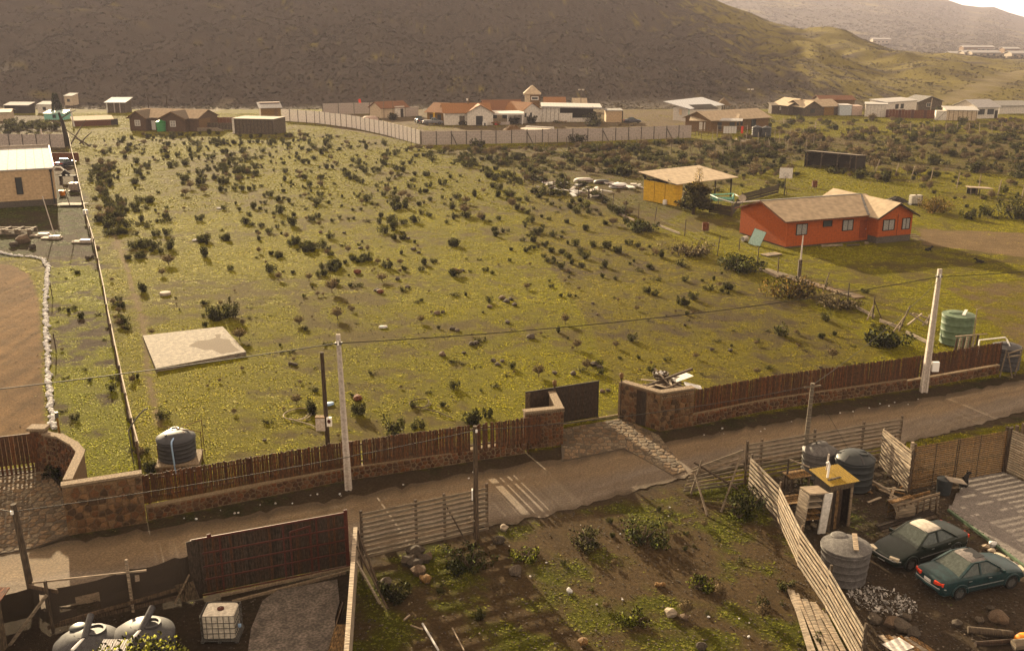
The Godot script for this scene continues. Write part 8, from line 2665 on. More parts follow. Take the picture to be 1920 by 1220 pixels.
	for q in [[v3(10.98, 0, -151.66), 3.2, 0.55, "litter1", "broken white trailer box lying in the scrub"], [v3(15.83, 0, -146.21), 3.0, 0.55, "litter2", "white boat-like shell lying in the scrub"], [v3(13.63, 0, -149.99), 2.6, 0.5, "black", "black upturned shell in the scrub between two white ones"], [v3(20.27, 0, -137.28), 1.6, 1.6, "pink_wall", "stacked boxes at the yellow shelter's left side"]]:
		var o := thing("discarded_shell", q[4], "discarded shell", q[0], 0.2)
		var m := Mb.new()
		m.lathe([Vector2(0.01, q[2]), Vector2(0.7, q[2] * 0.95), Vector2(0.95, q[2] * 0.6), Vector2(1.0, 0)], 12, Transform3D(Basis.from_scale(v3(q[1] / 2, 1, 1.0)), Vector3.ZERO))
		part(o, "shell", m.mesh(), M[q[3]])
		block(o, "trim", v3(q[1] * 0.9, 0.1, 0.1), v3(0, 0.25, 0.95), M.gate_red)
	for i in 14:
		var p := v3(46.9, 0, -206.43).lerp(v3(51, 0, -198.54), rng.randf()) + v3(0, 0, rng.randf_range(-3, 3))
		var t := thing("scrap_plank", "pale scrap plank in the scrub below the brown house", "plank", p, rng.randf() * PI, "scrap planks below the brown house")
		board(t, "plank", v3(-1.3, 0.2, 0), v3(1.3, 0.3 + rng.randf() * 0.6, 0), 0.3, 0.08, pick("pale", 5))
	# buildings on the far slope, seen through the haze
	for q in [[385.3, 1250, 30, 4], [458.0, 1300, 22, 7], [409.3, 1250, 12, 4], [507.6, 1150, 34, 6], [367.7, 830, 12, 4], [369.6, 820, 22, 4], [372.1, 760, 30, 4], [530.0, 1100, 16, 5], [391.9, 1240, 10, 4], [524.3, 1150, 18, 4], [361.2, 840, 16, 3]]:
		var at := v3(q[0], ground_height(q[0], q[1]), -q[1])
		var o := thing("far_house", "pale building on the hazy far slope, " + ["leftmost of the village", "on a terrace, tallest of the left group", "small, in the left group", "long, below the far ridge", "small, at the valley bottom", "long low, at the valley bottom", "at the right picture edge", "under the far ridge at right", "tiny, beside the leftmost one", "small, below the far ridge", "low tan, left in the valley bottom"][far_i], "house", at)
		far_i += 1
		part(o, "wall", gable_block(0, q[2], -12, 0, -3, q[3], q[3] + 1.5, q[3], "x").mesh(), M.concrete if far_i % 4 else M.honey1)
		part(o, "roof", roof(0, q[2], -12, 0, q[3], q[3] + 1.5, q[3], "x", 0.8, 0.3).mesh(), M.roof_white)
		for k in int(q[2] / 5):
			block(o, "window", v3(2.0, 1.6, 0.1), v3(2.5 + k * 5.0, q[3] * 0.55, 0.06), M.pane_dark)

var far_i := 0
# ------------------------------------------------------------------ shrubs, trees, hillside scrub
func place_shrubs() -> void:
	# x, distance, width in metres, kind: 0 green shrub, 1 dry round bush, 2 low mat
	var near := [[-24.32, 98.93, 1.53, 0], [-23.16, 91.9, 1.02, 0], [-23.24, 105.6, 1.74, 0], [-20.88, 101.77, 2.58, 0], [-20.22, 108.22, 1.01, 0], [-18.04, 92.12, 2.15, 0], [-17.4, 94.59, 1.68, 0], [-15.96, 96.48, 1.6, 0], [-14.57, 97.2, 1.61, 0], [-12.18, 93.45, 1.14, 0], [-11.99, 88.31, 1.23, 1], [-15.9, 84.23, 1.32, 1], [-13.17, 78.16, 0.66, 1], [-16.75, 74.29, 1.01, 1], [-7.21, 74.89, 0.76, 1], [-13.99, 75.8, 1.19, 1], [-12.51, 107.92, 1.66, 0], [-10.63, 105.6, 0.52, 0], [-11.61, 100.2, 0.72, 0], [-3.95, 83.13, 0.51, 0], [-1.86, 81, 0.68, 0], [-5.42, 90.39, 1, 0], [-8.58, 95.06, 1, 0], [-7.88, 96.24, 0.8, 0], [-4.09, 65.25, 0.71, 2], [-40.07, 103.93, 2.63, 0], [-37.04, 101.77, 2.02, 0], [-40.36, 109.73, 1.14, 0], [-39.04, 109.73, 1.02, 0], [-38.33, 98.68, 1.64, 0], [-33.95, 95.06, 1.58, 1], [-33.81, 106.18, 1.75, 0], [-31.99, 106.75, 1.58, 0], [-31.29, 98.68, 1.36, 0], [-27.33, 92.78, 0.77, 0], [-32.49, 84.61, 1.23, 0], [-23.51, 75.95, 1.8, 0], [-22.69, 76.41, 1.38, 0], [-20.33, 70.23, 1.19, 1], [-27.41, 71.72, 0.61, 1], [-33.07, 90.6, 0.86, 1], [-44.87, 111.27, 1.59, 0], [-23.95, 73.85, 0.62, 0], [2.39, 106.18, 0.88, 0], [1.4, 101.24, 0.73, 0], [4.18, 100.98, 0.84, 0], [4.61, 109.12, 0.9, 0], [5.7, 98.18, 0.92, 0], [3.51, 96.24, 0.69, 0], [4.77, 93.45, 0.78, 0], [6.81, 103.93, 0.86, 0], [7.2, 101.24, 0.61, 0], [8.65, 104.76, 0.63, 0], [10.89, 100.72, 1.06, 0], [12.69, 104.76, 0.98, 0], [13.44, 103.38, 0.85, 0], [12.12, 96.48, 0.48, 0], [15.21, 98.68, 0.93, 0], [12.32, 92.12, 0.87, 2], [16.63, 95.06, 1.37, 2], [19.12, 84.79, 1.51, 0], [17.58, 85.17, 1.14, 2], [17.5, 88.31, 0.39, 0], [15.58, 81.88, 0.78, 0], [12.52, 83.31, 0.61, 0], [8.93, 70.1, 0.79, 0], [4.72, 68.16, 0.85, 1], [7.57, 68.41, 0.62, 1], [4.2, 74.59, 0.84, 1], [20.61, 71.45, 1.21, 0], [22.61, 65.96, 0.9, 1], [25.12, 75.34, 0.93, 0], [23.31, 70.77, 0.64, 0], [24.41, 71.45, 0.44, 0], [31.14, 84.23, 0.75, 0], [-11.86, 55.33, 1.15, 0], [-9.07, 55.33, 1.03, 0], [-6.05, 56.56, 0.52, 0], [-4.35, 56.65, 0.52, 0], [-6.82, 52.44, 1.34, 0], [-5.51, 53.24, 0.87, 0], [-2.44, 53.89, 1.25, 0], [-1.52, 54.73, 0.7, 0], [-13.36, 57.11, 0.86, 1], [-3.71, 59.77, 0.69, 0], [-20.73, 54.73, 0.89, 0], [-18.93, 47.35, 0.89, 0], [5.08, 63.55, 0.87, 1], [5.92, 62.67, 0.57, 0], [15.24, 69.83, 0.47, 2], [23.68, 63.77, 0.95, 2], [28.53, 73.27, 0.99, 2], [17.49, 63.77, 0.66, 2], [-9.32, 62.67, 0.57, 2], [-15.87, 67.29, 0.61, 2], [-14.31, 54.14, 0.69, 2], [1.78, 62.14, 0.93, 1], [0, 63.77, 0.51, 0], [-1.04, 60.07, 0.62, 2], [16.5, 62.67, 0.65, 1], [-2.18, 69.83, 0.47, 2]]
	var r := RandomNumberGenerator.new()
	r.seed = 11
	for q in near:
		var w: float = q[2] * 1.08
		if w < 1.5 or q[3] != 0:
			shrubs.append([v3(q[0], 0, -q[1]), w, q[3]])
			continue
		for i in 5:
			shrubs.append([v3(q[0] + r.randf_range(-0.4, 0.4) * w, 0, -q[1] + r.randf_range(-0.65, 0.65) * w), w * r.randf_range(0.28, 0.62), 0])
	# polygon, how many, smallest and largest width, share of dry ones, share of mats
	var fields := [
		[PackedVector2Array([Vector2(-91.81, 212.75), Vector2(-75.31, 224.17), Vector2(-52.97, 206.43), Vector2(-30.4, 113.18), Vector2(-43.82, 108.52), Vector2(-52.99, 123.75)]), 260, 0.6, 1.9, 0.15, 0.2],
		[PackedVector2Array([Vector2(-76.51, 178.03), Vector2(-71.25, 178.03), Vector2(-43.49, 110.03), Vector2(-46.51, 110.03)]), 90, 0.7, 1.9, 0.15, 0.2],
		[PackedVector2Array([Vector2(-75.31, 224.17), Vector2(-49.36, 231.62), Vector2(-20.28, 199.49), Vector2(0, 163.83), Vector2(16.75, 113.18), Vector2(6.26, 94.14), Vector2(-5.6, 101.5), Vector2(-20.4, 116.51), Vector2(-30.4, 113.18)]), 640, 0.5, 1.6, 0.12, 0.1],
		[PackedVector2Array([Vector2(-21.35, 199.49), Vector2(3.99, 186.06), Vector2(17.85, 116.51), Vector2(16.22, 111.59), Vector2(0, 146.21)]), 80, 1.0, 2.6, 0.1, 0.2],
		[PackedVector2Array([Vector2(-30.4, 113.18), Vector2(-5.6, 101.5), Vector2(6.26, 94.14), Vector2(16.31, 110.03), Vector2(20.96, 89.76), Vector2(14.45, 75.49), Vector2(-2.75, 82.05), Vector2(-23.95, 89.76)]), 110, 0.35, 1.0, 0.3, 0.2],
		[PackedVector2Array([Vector2(-32.93, 89.76), Vector2(-2.75, 82.05), Vector2(22.95, 75.49), Vector2(26.45, 68.54), Vector2(12.01, 61.61), Vector2(0.7, 60.58), Vector2(-9.54, 50.99), Vector2(-19.85, 53.32)]), 90, 0.25, 0.7, 0.35, 0.3],
		[PackedVector2Array([Vector2(-15.51, 193), Vector2(36.97, 206.43), Vector2(52.97, 206.43), Vector2(45.9, 157.52), Vector2(23.79, 154.54), Vector2(0, 167.17)]), 480, 0.9, 2.9, 0.25, 0.3],
		[PackedVector2Array([Vector2(42.04, 212.75), Vector2(133.44, 251), Vector2(87.56, 157.52), Vector2(52.35, 148.89), Vector2(51.64, 178.03), Vector2(41.91, 186.06)]), 560, 0.9, 3.0, 0.35, 0.3],
		[PackedVector2Array([Vector2(66.77, 261.93), Vector2(135.5, 260.31), Vector2(127.51, 239.56), Vector2(54.54, 212.75)]), 110, 1.2, 3.0, 0.4, 0.3],
		[PackedVector2Array([Vector2(62.3, 151.66), Vector2(83.61, 151.66), Vector2(65.03, 116.51), Vector2(54, 123.75)]), 45, 0.7, 1.9, 0.35, 0.2],
		[PackedVector2Array([Vector2(23.8, 157.52), Vector2(35.05, 154.54), Vector2(44.26, 151.66), Vector2(38.9, 143.62), Vector2(21.13, 134.09)]), 22, 0.8, 1.8, 0.3, 0.2],
		[PackedVector2Array([Vector2(-136.62, 257.13), Vector2(-115.03, 257.13), Vector2(-103.96, 232.9), Vector2(-124.06, 232.9)]), 34, 2.0, 4.0, 0.0, 0.2],
		[PackedVector2Array([Vector2(-123.4, 231.62), Vector2(-103.9, 231.62), Vector2(-91.59, 204.4), Vector2(-109.29, 204.4)]), 26, 1.2, 2.6, 0.2, 0.2],
		[PackedVector2Array([Vector2(-45.12, 94.14), Vector2(-40.69, 94.14), Vector2(-23.77, 56.74), Vector2(-26.36, 53.32)]), 26, 0.3, 0.8, 0.1, 0.5],
		[PackedVector2Array([Vector2(-38.17, 89.76), Vector2(-36.67, 89.76), Vector2(-19.65, 48.83), Vector2(-20.51, 48.83)]), 26, 0.5, 1.2, 0.4, 0.2],
		[PackedVector2Array([Vector2(-5.97, 37.76), Vector2(-1.45, 40.09), Vector2(8.71, 44.38), Vector2(10.74, 40.58), Vector2(11.48, 36.05), Vector2(11.67, 31.65), Vector2(-3.96, 31.65)]), 34, 0.3, 0.8, 0.3, 0.5],
		[PackedVector2Array([Vector2(-59.5, 266.9), Vector2(-43.88, 319.17), Vector2(-9.06, 284.89), Vector2(41.09, 266.9), Vector2(30.6, 239.56), Vector2(-6.82, 212.75), Vector2(-20.45, 212.75)]), 26, 1.0, 2.2, 0.3, 0.2],
	]
	for f in fields:
		var poly: PackedVector2Array = f[0]
		var lo := Vector2(1e9, 1e9)
		var hi := -lo
		for p in poly:
			lo = lo.min(p)
			hi = hi.max(p)
		var made := 0
		var tries := 0
		while made < f[1] and tries < 12000:
			tries += 1
			var p := Vector2(r.randf_range(lo.x, hi.x), r.randf_range(lo.y, hi.y))
			if not Geometry2D.is_point_in_polygon(p, poly) or on_built(p.x, p.y):
				continue
			if n_lo.get_noise_2d(p.x * 3.0 + 400.0, p.y * 2.0) < r.randf_range(-0.55, 0.25):
				continue
			var q := r.randf()
			shrubs.append([v3(p.x, 0, -p.y), lerpf(f[2], f[3], pow(r.randf(), 2.0)), 1 if q < f[4] else 2 if q < f[4] + f[5] else 0])
			made += 1

func plant_shrubs() -> void:
	var light := Color(0.115, 0.112, 0.032)
	var dark := Color(0.034, 0.037, 0.014)
	var kinds := [[], [], []]
	for i in 6:
		kinds[0].append(shrub_mesh(5 + i % 4, 130, 0.78 + 0.1 * (i % 3), 0.085, 300 + i, light, dark, 0.34))
	for i in 3:
		kinds[1].append(dry_mesh(260, 400 + i, Color(0.1, 0.07, 0.04), Color(0.2, 0.145, 0.075)))
	for i in 3:
		kinds[2].append(shrub_mesh(7, 30, 0.42, 0.1, 500 + i, Color(0.12, 0.115, 0.035), Color(0.05, 0.047, 0.02), 0.42))
	var names := ["green_shrub", "dry_bush", "low_shrub"]
	var labels := ["dark green leafy shrub growing on the open plot or scrubland", "round dry brown twiggy bush on a short stem in the grass", "low spreading olive shrub growing close to the ground"]
	var groups := ["dark green shrubs on the open land", "dry round bushes on the open land", "low olive shrubs on the open land"]
	shrubs.sort_custom(func(a, b): return a[1] / -a[0].z > b[1] / -b[0].z)
	var r := RandomNumberGenerator.new()
	r.seed = 99
	var firsts := {}
	var rest := [[], [], []]
	var counts := [0, 0, 0]
	for s in shrubs:
		var k: int = s[2]
		var v: int = r.randi() % kinds[k].size()
		var yaw := r.randf() * TAU
		var w: float = s[1]
		var tall := r.randf_range(0.75, 1.15) * (1.0 if w < 1.6 else 0.8)
		var xf := Transform3D(Basis(Vector3.UP, yaw) * Basis.from_scale(v3(w * 0.95, w * tall, w * 0.95)), s[0] + v3(0, -0.03, 0))
		if counts[k] < 300:
			counts[k] += 1
			var o := part(self, numbered(names[k]), kinds[k][v], M.leaf, xf)
			tag(o, labels[k], "shrub" if k != 1 else "bush", groups[k])
		else:
			rest[k].append([xf, v])
	for k in 3:
		if rest[k].is_empty():
			continue
		var o := Node3D.new()
		o.name = ["far_green_shrubs", "far_dry_bushes", "far_low_shrubs"][k]
		add_child(o)
		tag(o, ["smallest distant green shrubs scattered over the scrubland", "smallest distant dry bushes scattered over the scrubland", "smallest distant low shrubs scattered over the scrubland"][k], "shrubs")
		o.set_meta("kind", "stuff")
		for v in kinds[k].size():
			var xs := []
			for q in rest[k]:
				if q[1] == v:
					xs.append(q[0])
			if xs.size() > 0:
				multi(o, "shrubs", kinds[k][v], M.leaf, xs)

func big_bush(called: String, label: String, at: Vector3, w: float, h: float, lobes: int, light: Color, dark: Color, seed_: int, size := 0.12, cat := "bush", leaves := 90) -> Node3D:
	var o := thing(called, label, cat, at)
	part(o, "foliage", shrub_mesh(lobes, leaves, h / w, size / w, seed_, light, dark, 0.42), M.leaf, Transform3D(Basis.from_scale(Vector3.ONE * w), Vector3.ZERO))
	var m := Mb.new()
	for i in 5:
		var a := TAU * i / 5
		m.tube([v3(0, -0.1, 0), v3(cos(a) * w * 0.1, h * 0.25, sin(a) * w * 0.1), v3(cos(a) * w * 0.24, h * 0.55, sin(a) * w * 0.24)], [0.06, 0.045, 0.02], 5)
	part(o, "stem", m.mesh(), M.post0)
	return o

func build_trees() -> void:
	var g0 := Color(0.085, 0.09, 0.022)
	var g1 := Color(0.025, 0.03, 0.012)
	big_bush("dark_bush", "large dark green bush at the boundary below the red house's gable", v3(21.57, 0, -92.56), 4.2, 1.75, 16, g0, g1, 601, 0.2)
	big_bush("dry_hedge", "wide brown dry hedge left of the large dark bush on the boundary", v3(18.57, 0, -100.46), 5.2, 1.5, 15, Color(0.17, 0.13, 0.07), Color(0.06, 0.045, 0.025), 602, 0.16)
	big_bush("dark_bush", "dark wide bush at the boundary fence above the dry hedge", v3(15.2, 0, -112.22), 3.6, 1.4, 12, g0, g1, 603, 0.2)
	big_bush("flowering_bush", "big bush with orange flowers beside the white service pole", v3(24.15, 0, -82.77), 5.0, 1.9, 18, Color(0.2, 0.115, 0.025), Color(0.025, 0.028, 0.012), 604, 0.17)
	big_bush("dry_hedge", "brown dry hedge right of the orange flowering bush", v3(27.33, 0, -79.64), 3.6, 1.2, 11, Color(0.15, 0.115, 0.06), Color(0.05, 0.04, 0.022), 605, 0.15)
	big_bush("dark_bush", "dark spiky bush on the bare bank before the green tank", v3(27.64, 0, -68.79), 2.9, 1.5, 11, g0, g1, 606, 0.2)
	big_bush("golden_bush", "round golden brown bush beyond the red house's right end", v3(53.78, 0, -124.52), 3.9, 2.5, 15, Color(0.26, 0.16, 0.035), Color(0.1, 0.07, 0.02), 607, 0.17)
	big_bush("young_tree", "small leafy tree on the lawn, first right of the golden bush", v3(56.07, 0, -120.02), 1.7, 1.6, 6, g0, g1, 608, 0.16)
	big_bush("young_tree", "small leafy tree on the lawn, second right of the golden bush", v3(59.85, 0, -122.23), 2.2, 1.8, 7, g0, g1, 609, 0.16)
	big_bush("young_tree", "taller loose green tree at the right picture edge", v3(62.43, 0, -120.02), 4.2, 4.0, 14, Color(0.11, 0.1, 0.028), g1, 610, 0.2)
	big_bush("yard_bush", "dark green bush in the yard below the dark wooden pole", v3(-1.78, 0, -37.41), 1.9, 1.15, 11, Color(0.075, 0.09, 0.018), g1, 611, 0.1)
	big_bush("yard_bush", "wide green bush in the middle yard near the road edge", v3(5.94, 0, -39.89), 2.2, 1.0, 12, Color(0.1, 0.115, 0.018), g1, 612, 0.1)
	big_bush("yard_bush", "dark bush behind the collapsed fence's corner post", v3(11.49, 0, -42.95), 2.1, 1.3, 12, Color(0.07, 0.075, 0.02), g1, 613, 0.1)
	big_bush("yard_bush", "low grey green bush with boulders at the road edge", v3(3.18, 0, -39.32), 1.7, 0.8, 9, Color(0.11, 0.1, 0.035), g1, 614, 0.09)
	big_bush("bright_bush", "bright yellow green bush between the two lower left tanks", v3(-12.66, 0, -28.48), 3.0, 2.75, 40, Color(0.3, 0.29, 0.03), Color(0.09, 0.1, 0.018), 615, 0.13, "bush", 130)
	big_bush("yard_bush", "small dark bush by the board fence in the lower middle yard", v3(-4.87, 0, -35.25), 1.4, 0.9, 8, Color(0.075, 0.07, 0.025), g1, 616, 0.1)
	for q in [[v3(7.71, 0, -35.97), "bright green grass clump in the middle of the yard"], [v3(4.88, 0, -33.55), "green grass clump near the bottom of the middle yard"], [v3(10.72, 0, -42.14), "green weeds at the foot of the long rail fence"], [v3(0.7, 0, -38.43), "green weeds left of the low bush in the yard"]]:
		big_bush("weed_clump", q[1], q[0], 1.2, 0.32, 9, Color(0.17, 0.18, 0.02), Color(0.07, 0.08, 0.015), 620 + int(absf(q[0].x) * 3.0), 0.09, "weeds", 60)
	big_bush("plant_pot", "dark plant at the foot of the curved stone wall", v3(-23.72, 0, -46.51), 0.9, 0.75, 7, g0, g1, 640, 0.09, "plant")
	# feathery tree before the yellow shelter
	var at := v3(22.88, 0, -123.36)
	var t := thing("feathery_tree", "feathery dark olive tree with golden top before the yellow shelter", "tree", at)
	var r := RandomNumberGenerator.new()
	r.seed = 8
	var tm := Mb.new()
	tm.tube([v3(0, -0.1, 0), v3(0.1, 1.5, 0), v3(0.5, 3.2, 0), v3(0.6, 5.2, 0)], [0.22, 0.17, 0.1, 0.03], 8)
	var fm := Mb.new()
	fm.colored = true
	for i in 46:
		var a := r.randf() * TAU
		var y0 := r.randf_range(0.7, 3.6)
		var reach := (2.9 - 0.55 * y0) * r.randf_range(0.6, 1.1)
		var s0 := v3(0.1 + 0.13 * y0, y0, 0)
		var e := s0 + v3(cos(a) * reach, r.randf_range(-0.25, 0.7), sin(a) * reach)
		tm.tube([s0, s0.lerp(e, 0.5) + v3(0, 0.2, 0), e], [0.06, 0.04, 0.015], 5, false)
		var gold := clampf((y0 - 2.2) / 1.6, 0.0, 1.0) * 0.7
		for k in 110:
			var p := s0.lerp(e, r.randf_range(0.25, 1.05)) + v3(r.randfn(), r.randfn() * 0.7, r.randfn()) * 0.2
			fm.col = Color(0.045, 0.045, 0.018).lerp(Color(0.12, 0.105, 0.03), r.randf()).lerp(Color(0.3, 0.19, 0.04), gold * r.randf())
			leaf(fm, p, (p - s0).normalized(), r.randf_range(0.16, 0.36), r)
	for i in 14:
		var y := 4.0 + i * 0.13
		for k in 14:
			var a := r.randf() * TAU
			var q := (0.9 - (y - 4.0) * 0.35) * r.randf()
			fm.col = Color(0.3, 0.19, 0.04).lerp(Color(0.14, 0.11, 0.03), r.randf())
			leaf(fm, v3(0.55 + cos(a) * q, y, sin(a) * q), v3(cos(a), 0.3, sin(a)), 0.15, r)
	part(t, "crown", fm.mesh(), M.leaf)
	part(t, "trunk", tm.mesh(), M.post0)
	# conifer, trees of the settlement
	var co := thing("conifer", "tall dark conifer standing alone at the far left", "tree", v3(-120.85, 0, -266.9))
	var cm := Mb.new()
	cm.colored = true
	for i in 1500:
		var y := pow(r.randf(), 1.2) * 6.0 + 0.4
		var a := r.randf() * TAU
		var q := (1.75 - 0.22 * y) * (0.55 + 0.45 * r.randf()) * (1.0 + 0.2 * sin(a * 3.0 + y))
		cm.col = Color(0.02, 0.025, 0.012).lerp(Color(0.055, 0.06, 0.024), r.randf())
		leaf(cm, v3(cos(a) * q, y, sin(a) * q), v3(cos(a), 0.5, sin(a)), 0.45, r)
	part(co, "crown", cm.mesh(), M.leaf)
	rod(co, "trunk", [v3(0, 0, 0), v3(0, 5.6, 0)], [0.25, 0.08], M.post0, 7)
	for q in [[v3(77.33, 0, -290.76), 7.0, 4.2, "dark round tree behind the small grey shack"], [v3(-16.99, 0, -281.1), 3.6, 3.6, "loose olive tree behind the orange clay roofs"], [v3(15.02, 0, -266.9), 4.0, 3.4, "olive tree behind the white workshop"], [v3(20.64, 0, -255.57), 4.2, 3.6, "grey green tree beside the beige booth"], [v3(-31.07, 0, -263.56), 2.6, 2.2, "small dark palm-like plant at the compound's back wall"], [v3(5.1, 0, -252.51), 2.3, 2.4, "round grey green bush before the white gabled house"], [v3(0.27, 0, -252.51), 3.0, 2.2, "dark plants under the white canopy"], [v3(20.21, 0, -245.15), 3.4, 1.7, "dark bush on the compound lawn near the dark car"], [v3(120.04, 0, -284.89), 4.0, 2.2, "dark bush beside the pale pole in the right row"], [v3(20.97, 0, -266.9), 3.0, 2.6, "brown bush left of the beige booth"], [v3(-7.44, 0, -198.54), 3.6, 2.2, "dark bush against the concrete wall, leftmost"], [v3(13.79, 0, -206.43), 3.6, 2.2, "dark bush at the concrete wall's brace"]]:
		big_bush("yard_tree", q[3], q[0], q[1], q[2], 11, Color(0.085, 0.082, 0.03), Color(0.028, 0.03, 0.014), 700 + int(q[1] * 13.0 + q[0].x), 0.3, "tree" if q[2] > 2.5 else "bush", 60)
	# little palm by the litter
	var pl := thing("small_palm", "small drooping palm beside the litter at the right boundary", "palm", v3(10.59, 0, -135.44))
	var pm := Mb.new()
	pm.colored = true
	for i in 16:
		var a := TAU * i / 16 + r.randf() * 0.3
		for k in 7:
			var u := k / 7.0
			var p := v3(cos(a) * u * 1.0, 1.3 + 0.4 * sin(u * 2.6) - 0.6 * u * u, sin(a) * u * 1.0)
			pm.col = Color(0.14, 0.115, 0.04).lerp(Color(0.06, 0.065, 0.02), r.randf())
			leaf(pm, p, v3(cos(a), -0.3, sin(a)), 0.3, r)
	part(pl, "fronds", pm.mesh(), M.leaf)
	rod(pl, "trunk", [v3(0, 0, 0), v3(0, 1.3, 0)], [0.14, 0.11], M.post1, 7)
	# stones in the grass
	for q in [[-5.53, 92.34, 0.9], [-14.73, 91.46, 1.0], [-4.71, 92.34, 0.5], [-21.97, 111.27, 0.7], [-19.18, 110.96, 0.6], [-16.05, 102.57, 0.7], [-11.53, 107.63, 0.7], [-10.41, 102.03, 0.8], [-9.7, 100.46, 0.6], [-11.64, 84.05, 0.9], [-12.02, 84.79, 0.7], [-10.63, 88.93, 0.7], [-9.39, 85.94, 0.6], [-0.83, 82.05, 0.8], [-0.45, 81, 0.7], [-0.09, 81.7, 0.6], [-1.87, 79.31, 0.6], [-6.09, 77.36, 0.7], [-5.67, 77.67, 0.5], [-4.62, 72.99, 0.6], [-4.18, 72.56, 0.5], [-2.94, 69.05, 0.7], [-2.63, 69.31, 0.6], [-4.96, 66.56, 0.7], [-1.3, 65.25, 0.6], [-0.99, 64.45, 0.5], [-0.67, 65.14, 0.5], [-0.34, 74.74, 0.6], [0.22, 79.98, 0.6], [-15.33, 64.56, 0.5], [-14.98, 64.34, 0.5], [1.4, 70.77, 0.8], [3.69, 58.13, 0.7], [5.69, 64.34, 0.8], [6.01, 63.77, 0.6], [4.11, 62.46, 0.6], [-9.63, 57.75, 0.9], [14.44, 67.78, 0.5], [15.74, 67.54, 0.5], [13.56, 74, 0.4], [6.85, 80.49, 0.4], [2.87, 62.67, 0.5], [6.93, 77.04, 0.35], [12.51, 76.73, 0.3], [-3.43, 67.04, 0.4], [-9.09, 50.99, 0.3], [-13.93, 51.29, 0.3], [21.13, 63.77, 0.4], [30.46, 74, 0.5], [5.78, 59.09, 0.5], [6.14, 59.28, 0.4]]:
		rock(spot(q[0], q[1]), q[2] * 0.8, M.rust_sheet if q[2] > 0.85 else pick("rock", 5), "weathered brown stone lying in the grass of the plot", "stones in the grass of the plot", 0.8)
	# pale litter along the verge
	for i in 46:
		var along := rng.randf()
		var p := (v3(-16.43, 0, -41.5)).lerp(v3(0.71, 0, -48.42), along) if i % 2 else (v3(10.29, 0, -51.9)).lerp(v3(25.69, 0, -57.85), along)
		if i % 5 == 0:
			p = v3(-0.98, 0, -40.58).lerp(v3(8.96, 0, -45.88), along) + v3(0, 0, rng.randf_range(0.2, 5.0))
		if i % 7 == 0:
			p = v3(0.88, 0, -36.05).lerp(v3(10.04, 0, -33.01), along)
		rock(p + v3(0, 0.0, rng.randf_range(-0.4, 0.9)), rng.randf_range(0.05, 0.13), pick("litter", 4), "tiny pale stone or scrap on the bare ground along the road", "pale scraps along the road")
	var gravel := Node3D.new()
	gravel.name = "gravel"
	add_child(gravel)
	tag(gravel, "loose pebbles and clods on the bare ground of yards and verges", "gravel")
	gravel.set_meta("kind", "stuff")
	var gx := []
	var gc := PackedColorArray()
	var areas := [[PackedVector2Array([Vector2(-6.89, 37.76), Vector2(-1.1, 40.58), Vector2(9.1, 45.88), Vector2(12.57, 46.19), Vector2(12.63, 34.1), Vector2(12.45, 31), Vector2(-6.22, 31)]), 8000, 0.02, 0.1], [PackedVector2Array([Vector2(12.57, 46.19), Vector2(21.5, 49.53), Vector2(21.9, 44.38), Vector2(22.03, 37.76), Vector2(18.67, 31), Vector2(12.84, 31)]), 9000, 0.02, 0.12], [PackedVector2Array([Vector2(-50.08, 94.14), Vector2(-44.16, 89.76), Vector2(-26.6, 52.13), Vector2(-28.25, 50.25)]), 1600, 0.03, 0.1], [PackedVector2Array([Vector2(-20.01, 39.99), Vector2(-8.42, 44.26), Vector2(0.71, 48.28), Vector2(10.32, 52.05), Vector2(25.72, 57.94), Vector2(33.9, 61.61), Vector2(33.28, 60.37), Vector2(25.25, 56.74), Vector2(10.11, 50.84), Vector2(0.7, 47.22), Vector2(-8.25, 43.23), Vector2(-19.54, 38.89)]), 4200, 0.02, 0.09], [PackedVector2Array([Vector2(-27.3, 69.83), Vector2(-22.03, 82.05), Vector2(1.91, 85.75), Vector2(22.95, 75.49), Vector2(26.01, 67.29), Vector2(11.91, 61.09), Vector2(0.69, 59.57), Vector2(-9.42, 50.25), Vector2(-19.85, 53.32)]), 5000, 0.03, 0.13], [PackedVector2Array([Vector2(28.9, 75.49), Vector2(33.24, 69.83), Vector2(25.73, 60.58), Vector2(23.32, 63.77)]), 700, 0.04, 0.15], [PackedVector2Array([Vector2(-19.86, 36.05), Vector2(-13.77, 37.76), Vector2(-7.34, 37.76), Vector2(-6.22, 31), Vector2(-18.67, 31)]), 1500, 0.02, 0.1]]
	for f in areas:
		var poly: PackedVector2Array = f[0]
		var lo := Vector2(1e9, 1e9)
		var hi := -lo
		for p in poly:
			lo = lo.min(p)
			hi = hi.max(p)
		for i in int(f[1]):
			var p := Vector2(r.randf_range(lo.x, hi.x), r.randf_range(lo.y, hi.y))
			if not Geometry2D.is_point_in_polygon(p, poly):
				continue
			var s := lerpf(f[2], f[3], pow(r.randf(), 3.0))
			gx.append(Transform3D(Basis(Vector3.UP, r.randf() * TAU) * Basis.from_scale(v3(s, s * 0.7, s * 0.8)), v3(p.x, s * 0.1, -p.y)))
			var k := r.randf_range(0.1, 0.3)
			if r.randf() < 0.06:
				k = 0.5
			gc.append(Color(k, k * 0.78, k * 0.58))
	var pm2: StandardMaterial3D = M.rock0.duplicate()
	pm2.albedo_color = Color.WHITE
	pm2.vertex_color_use_as_albedo = true
	multi(gravel, "pebbles", rocks[1], pm2, gx, gc)

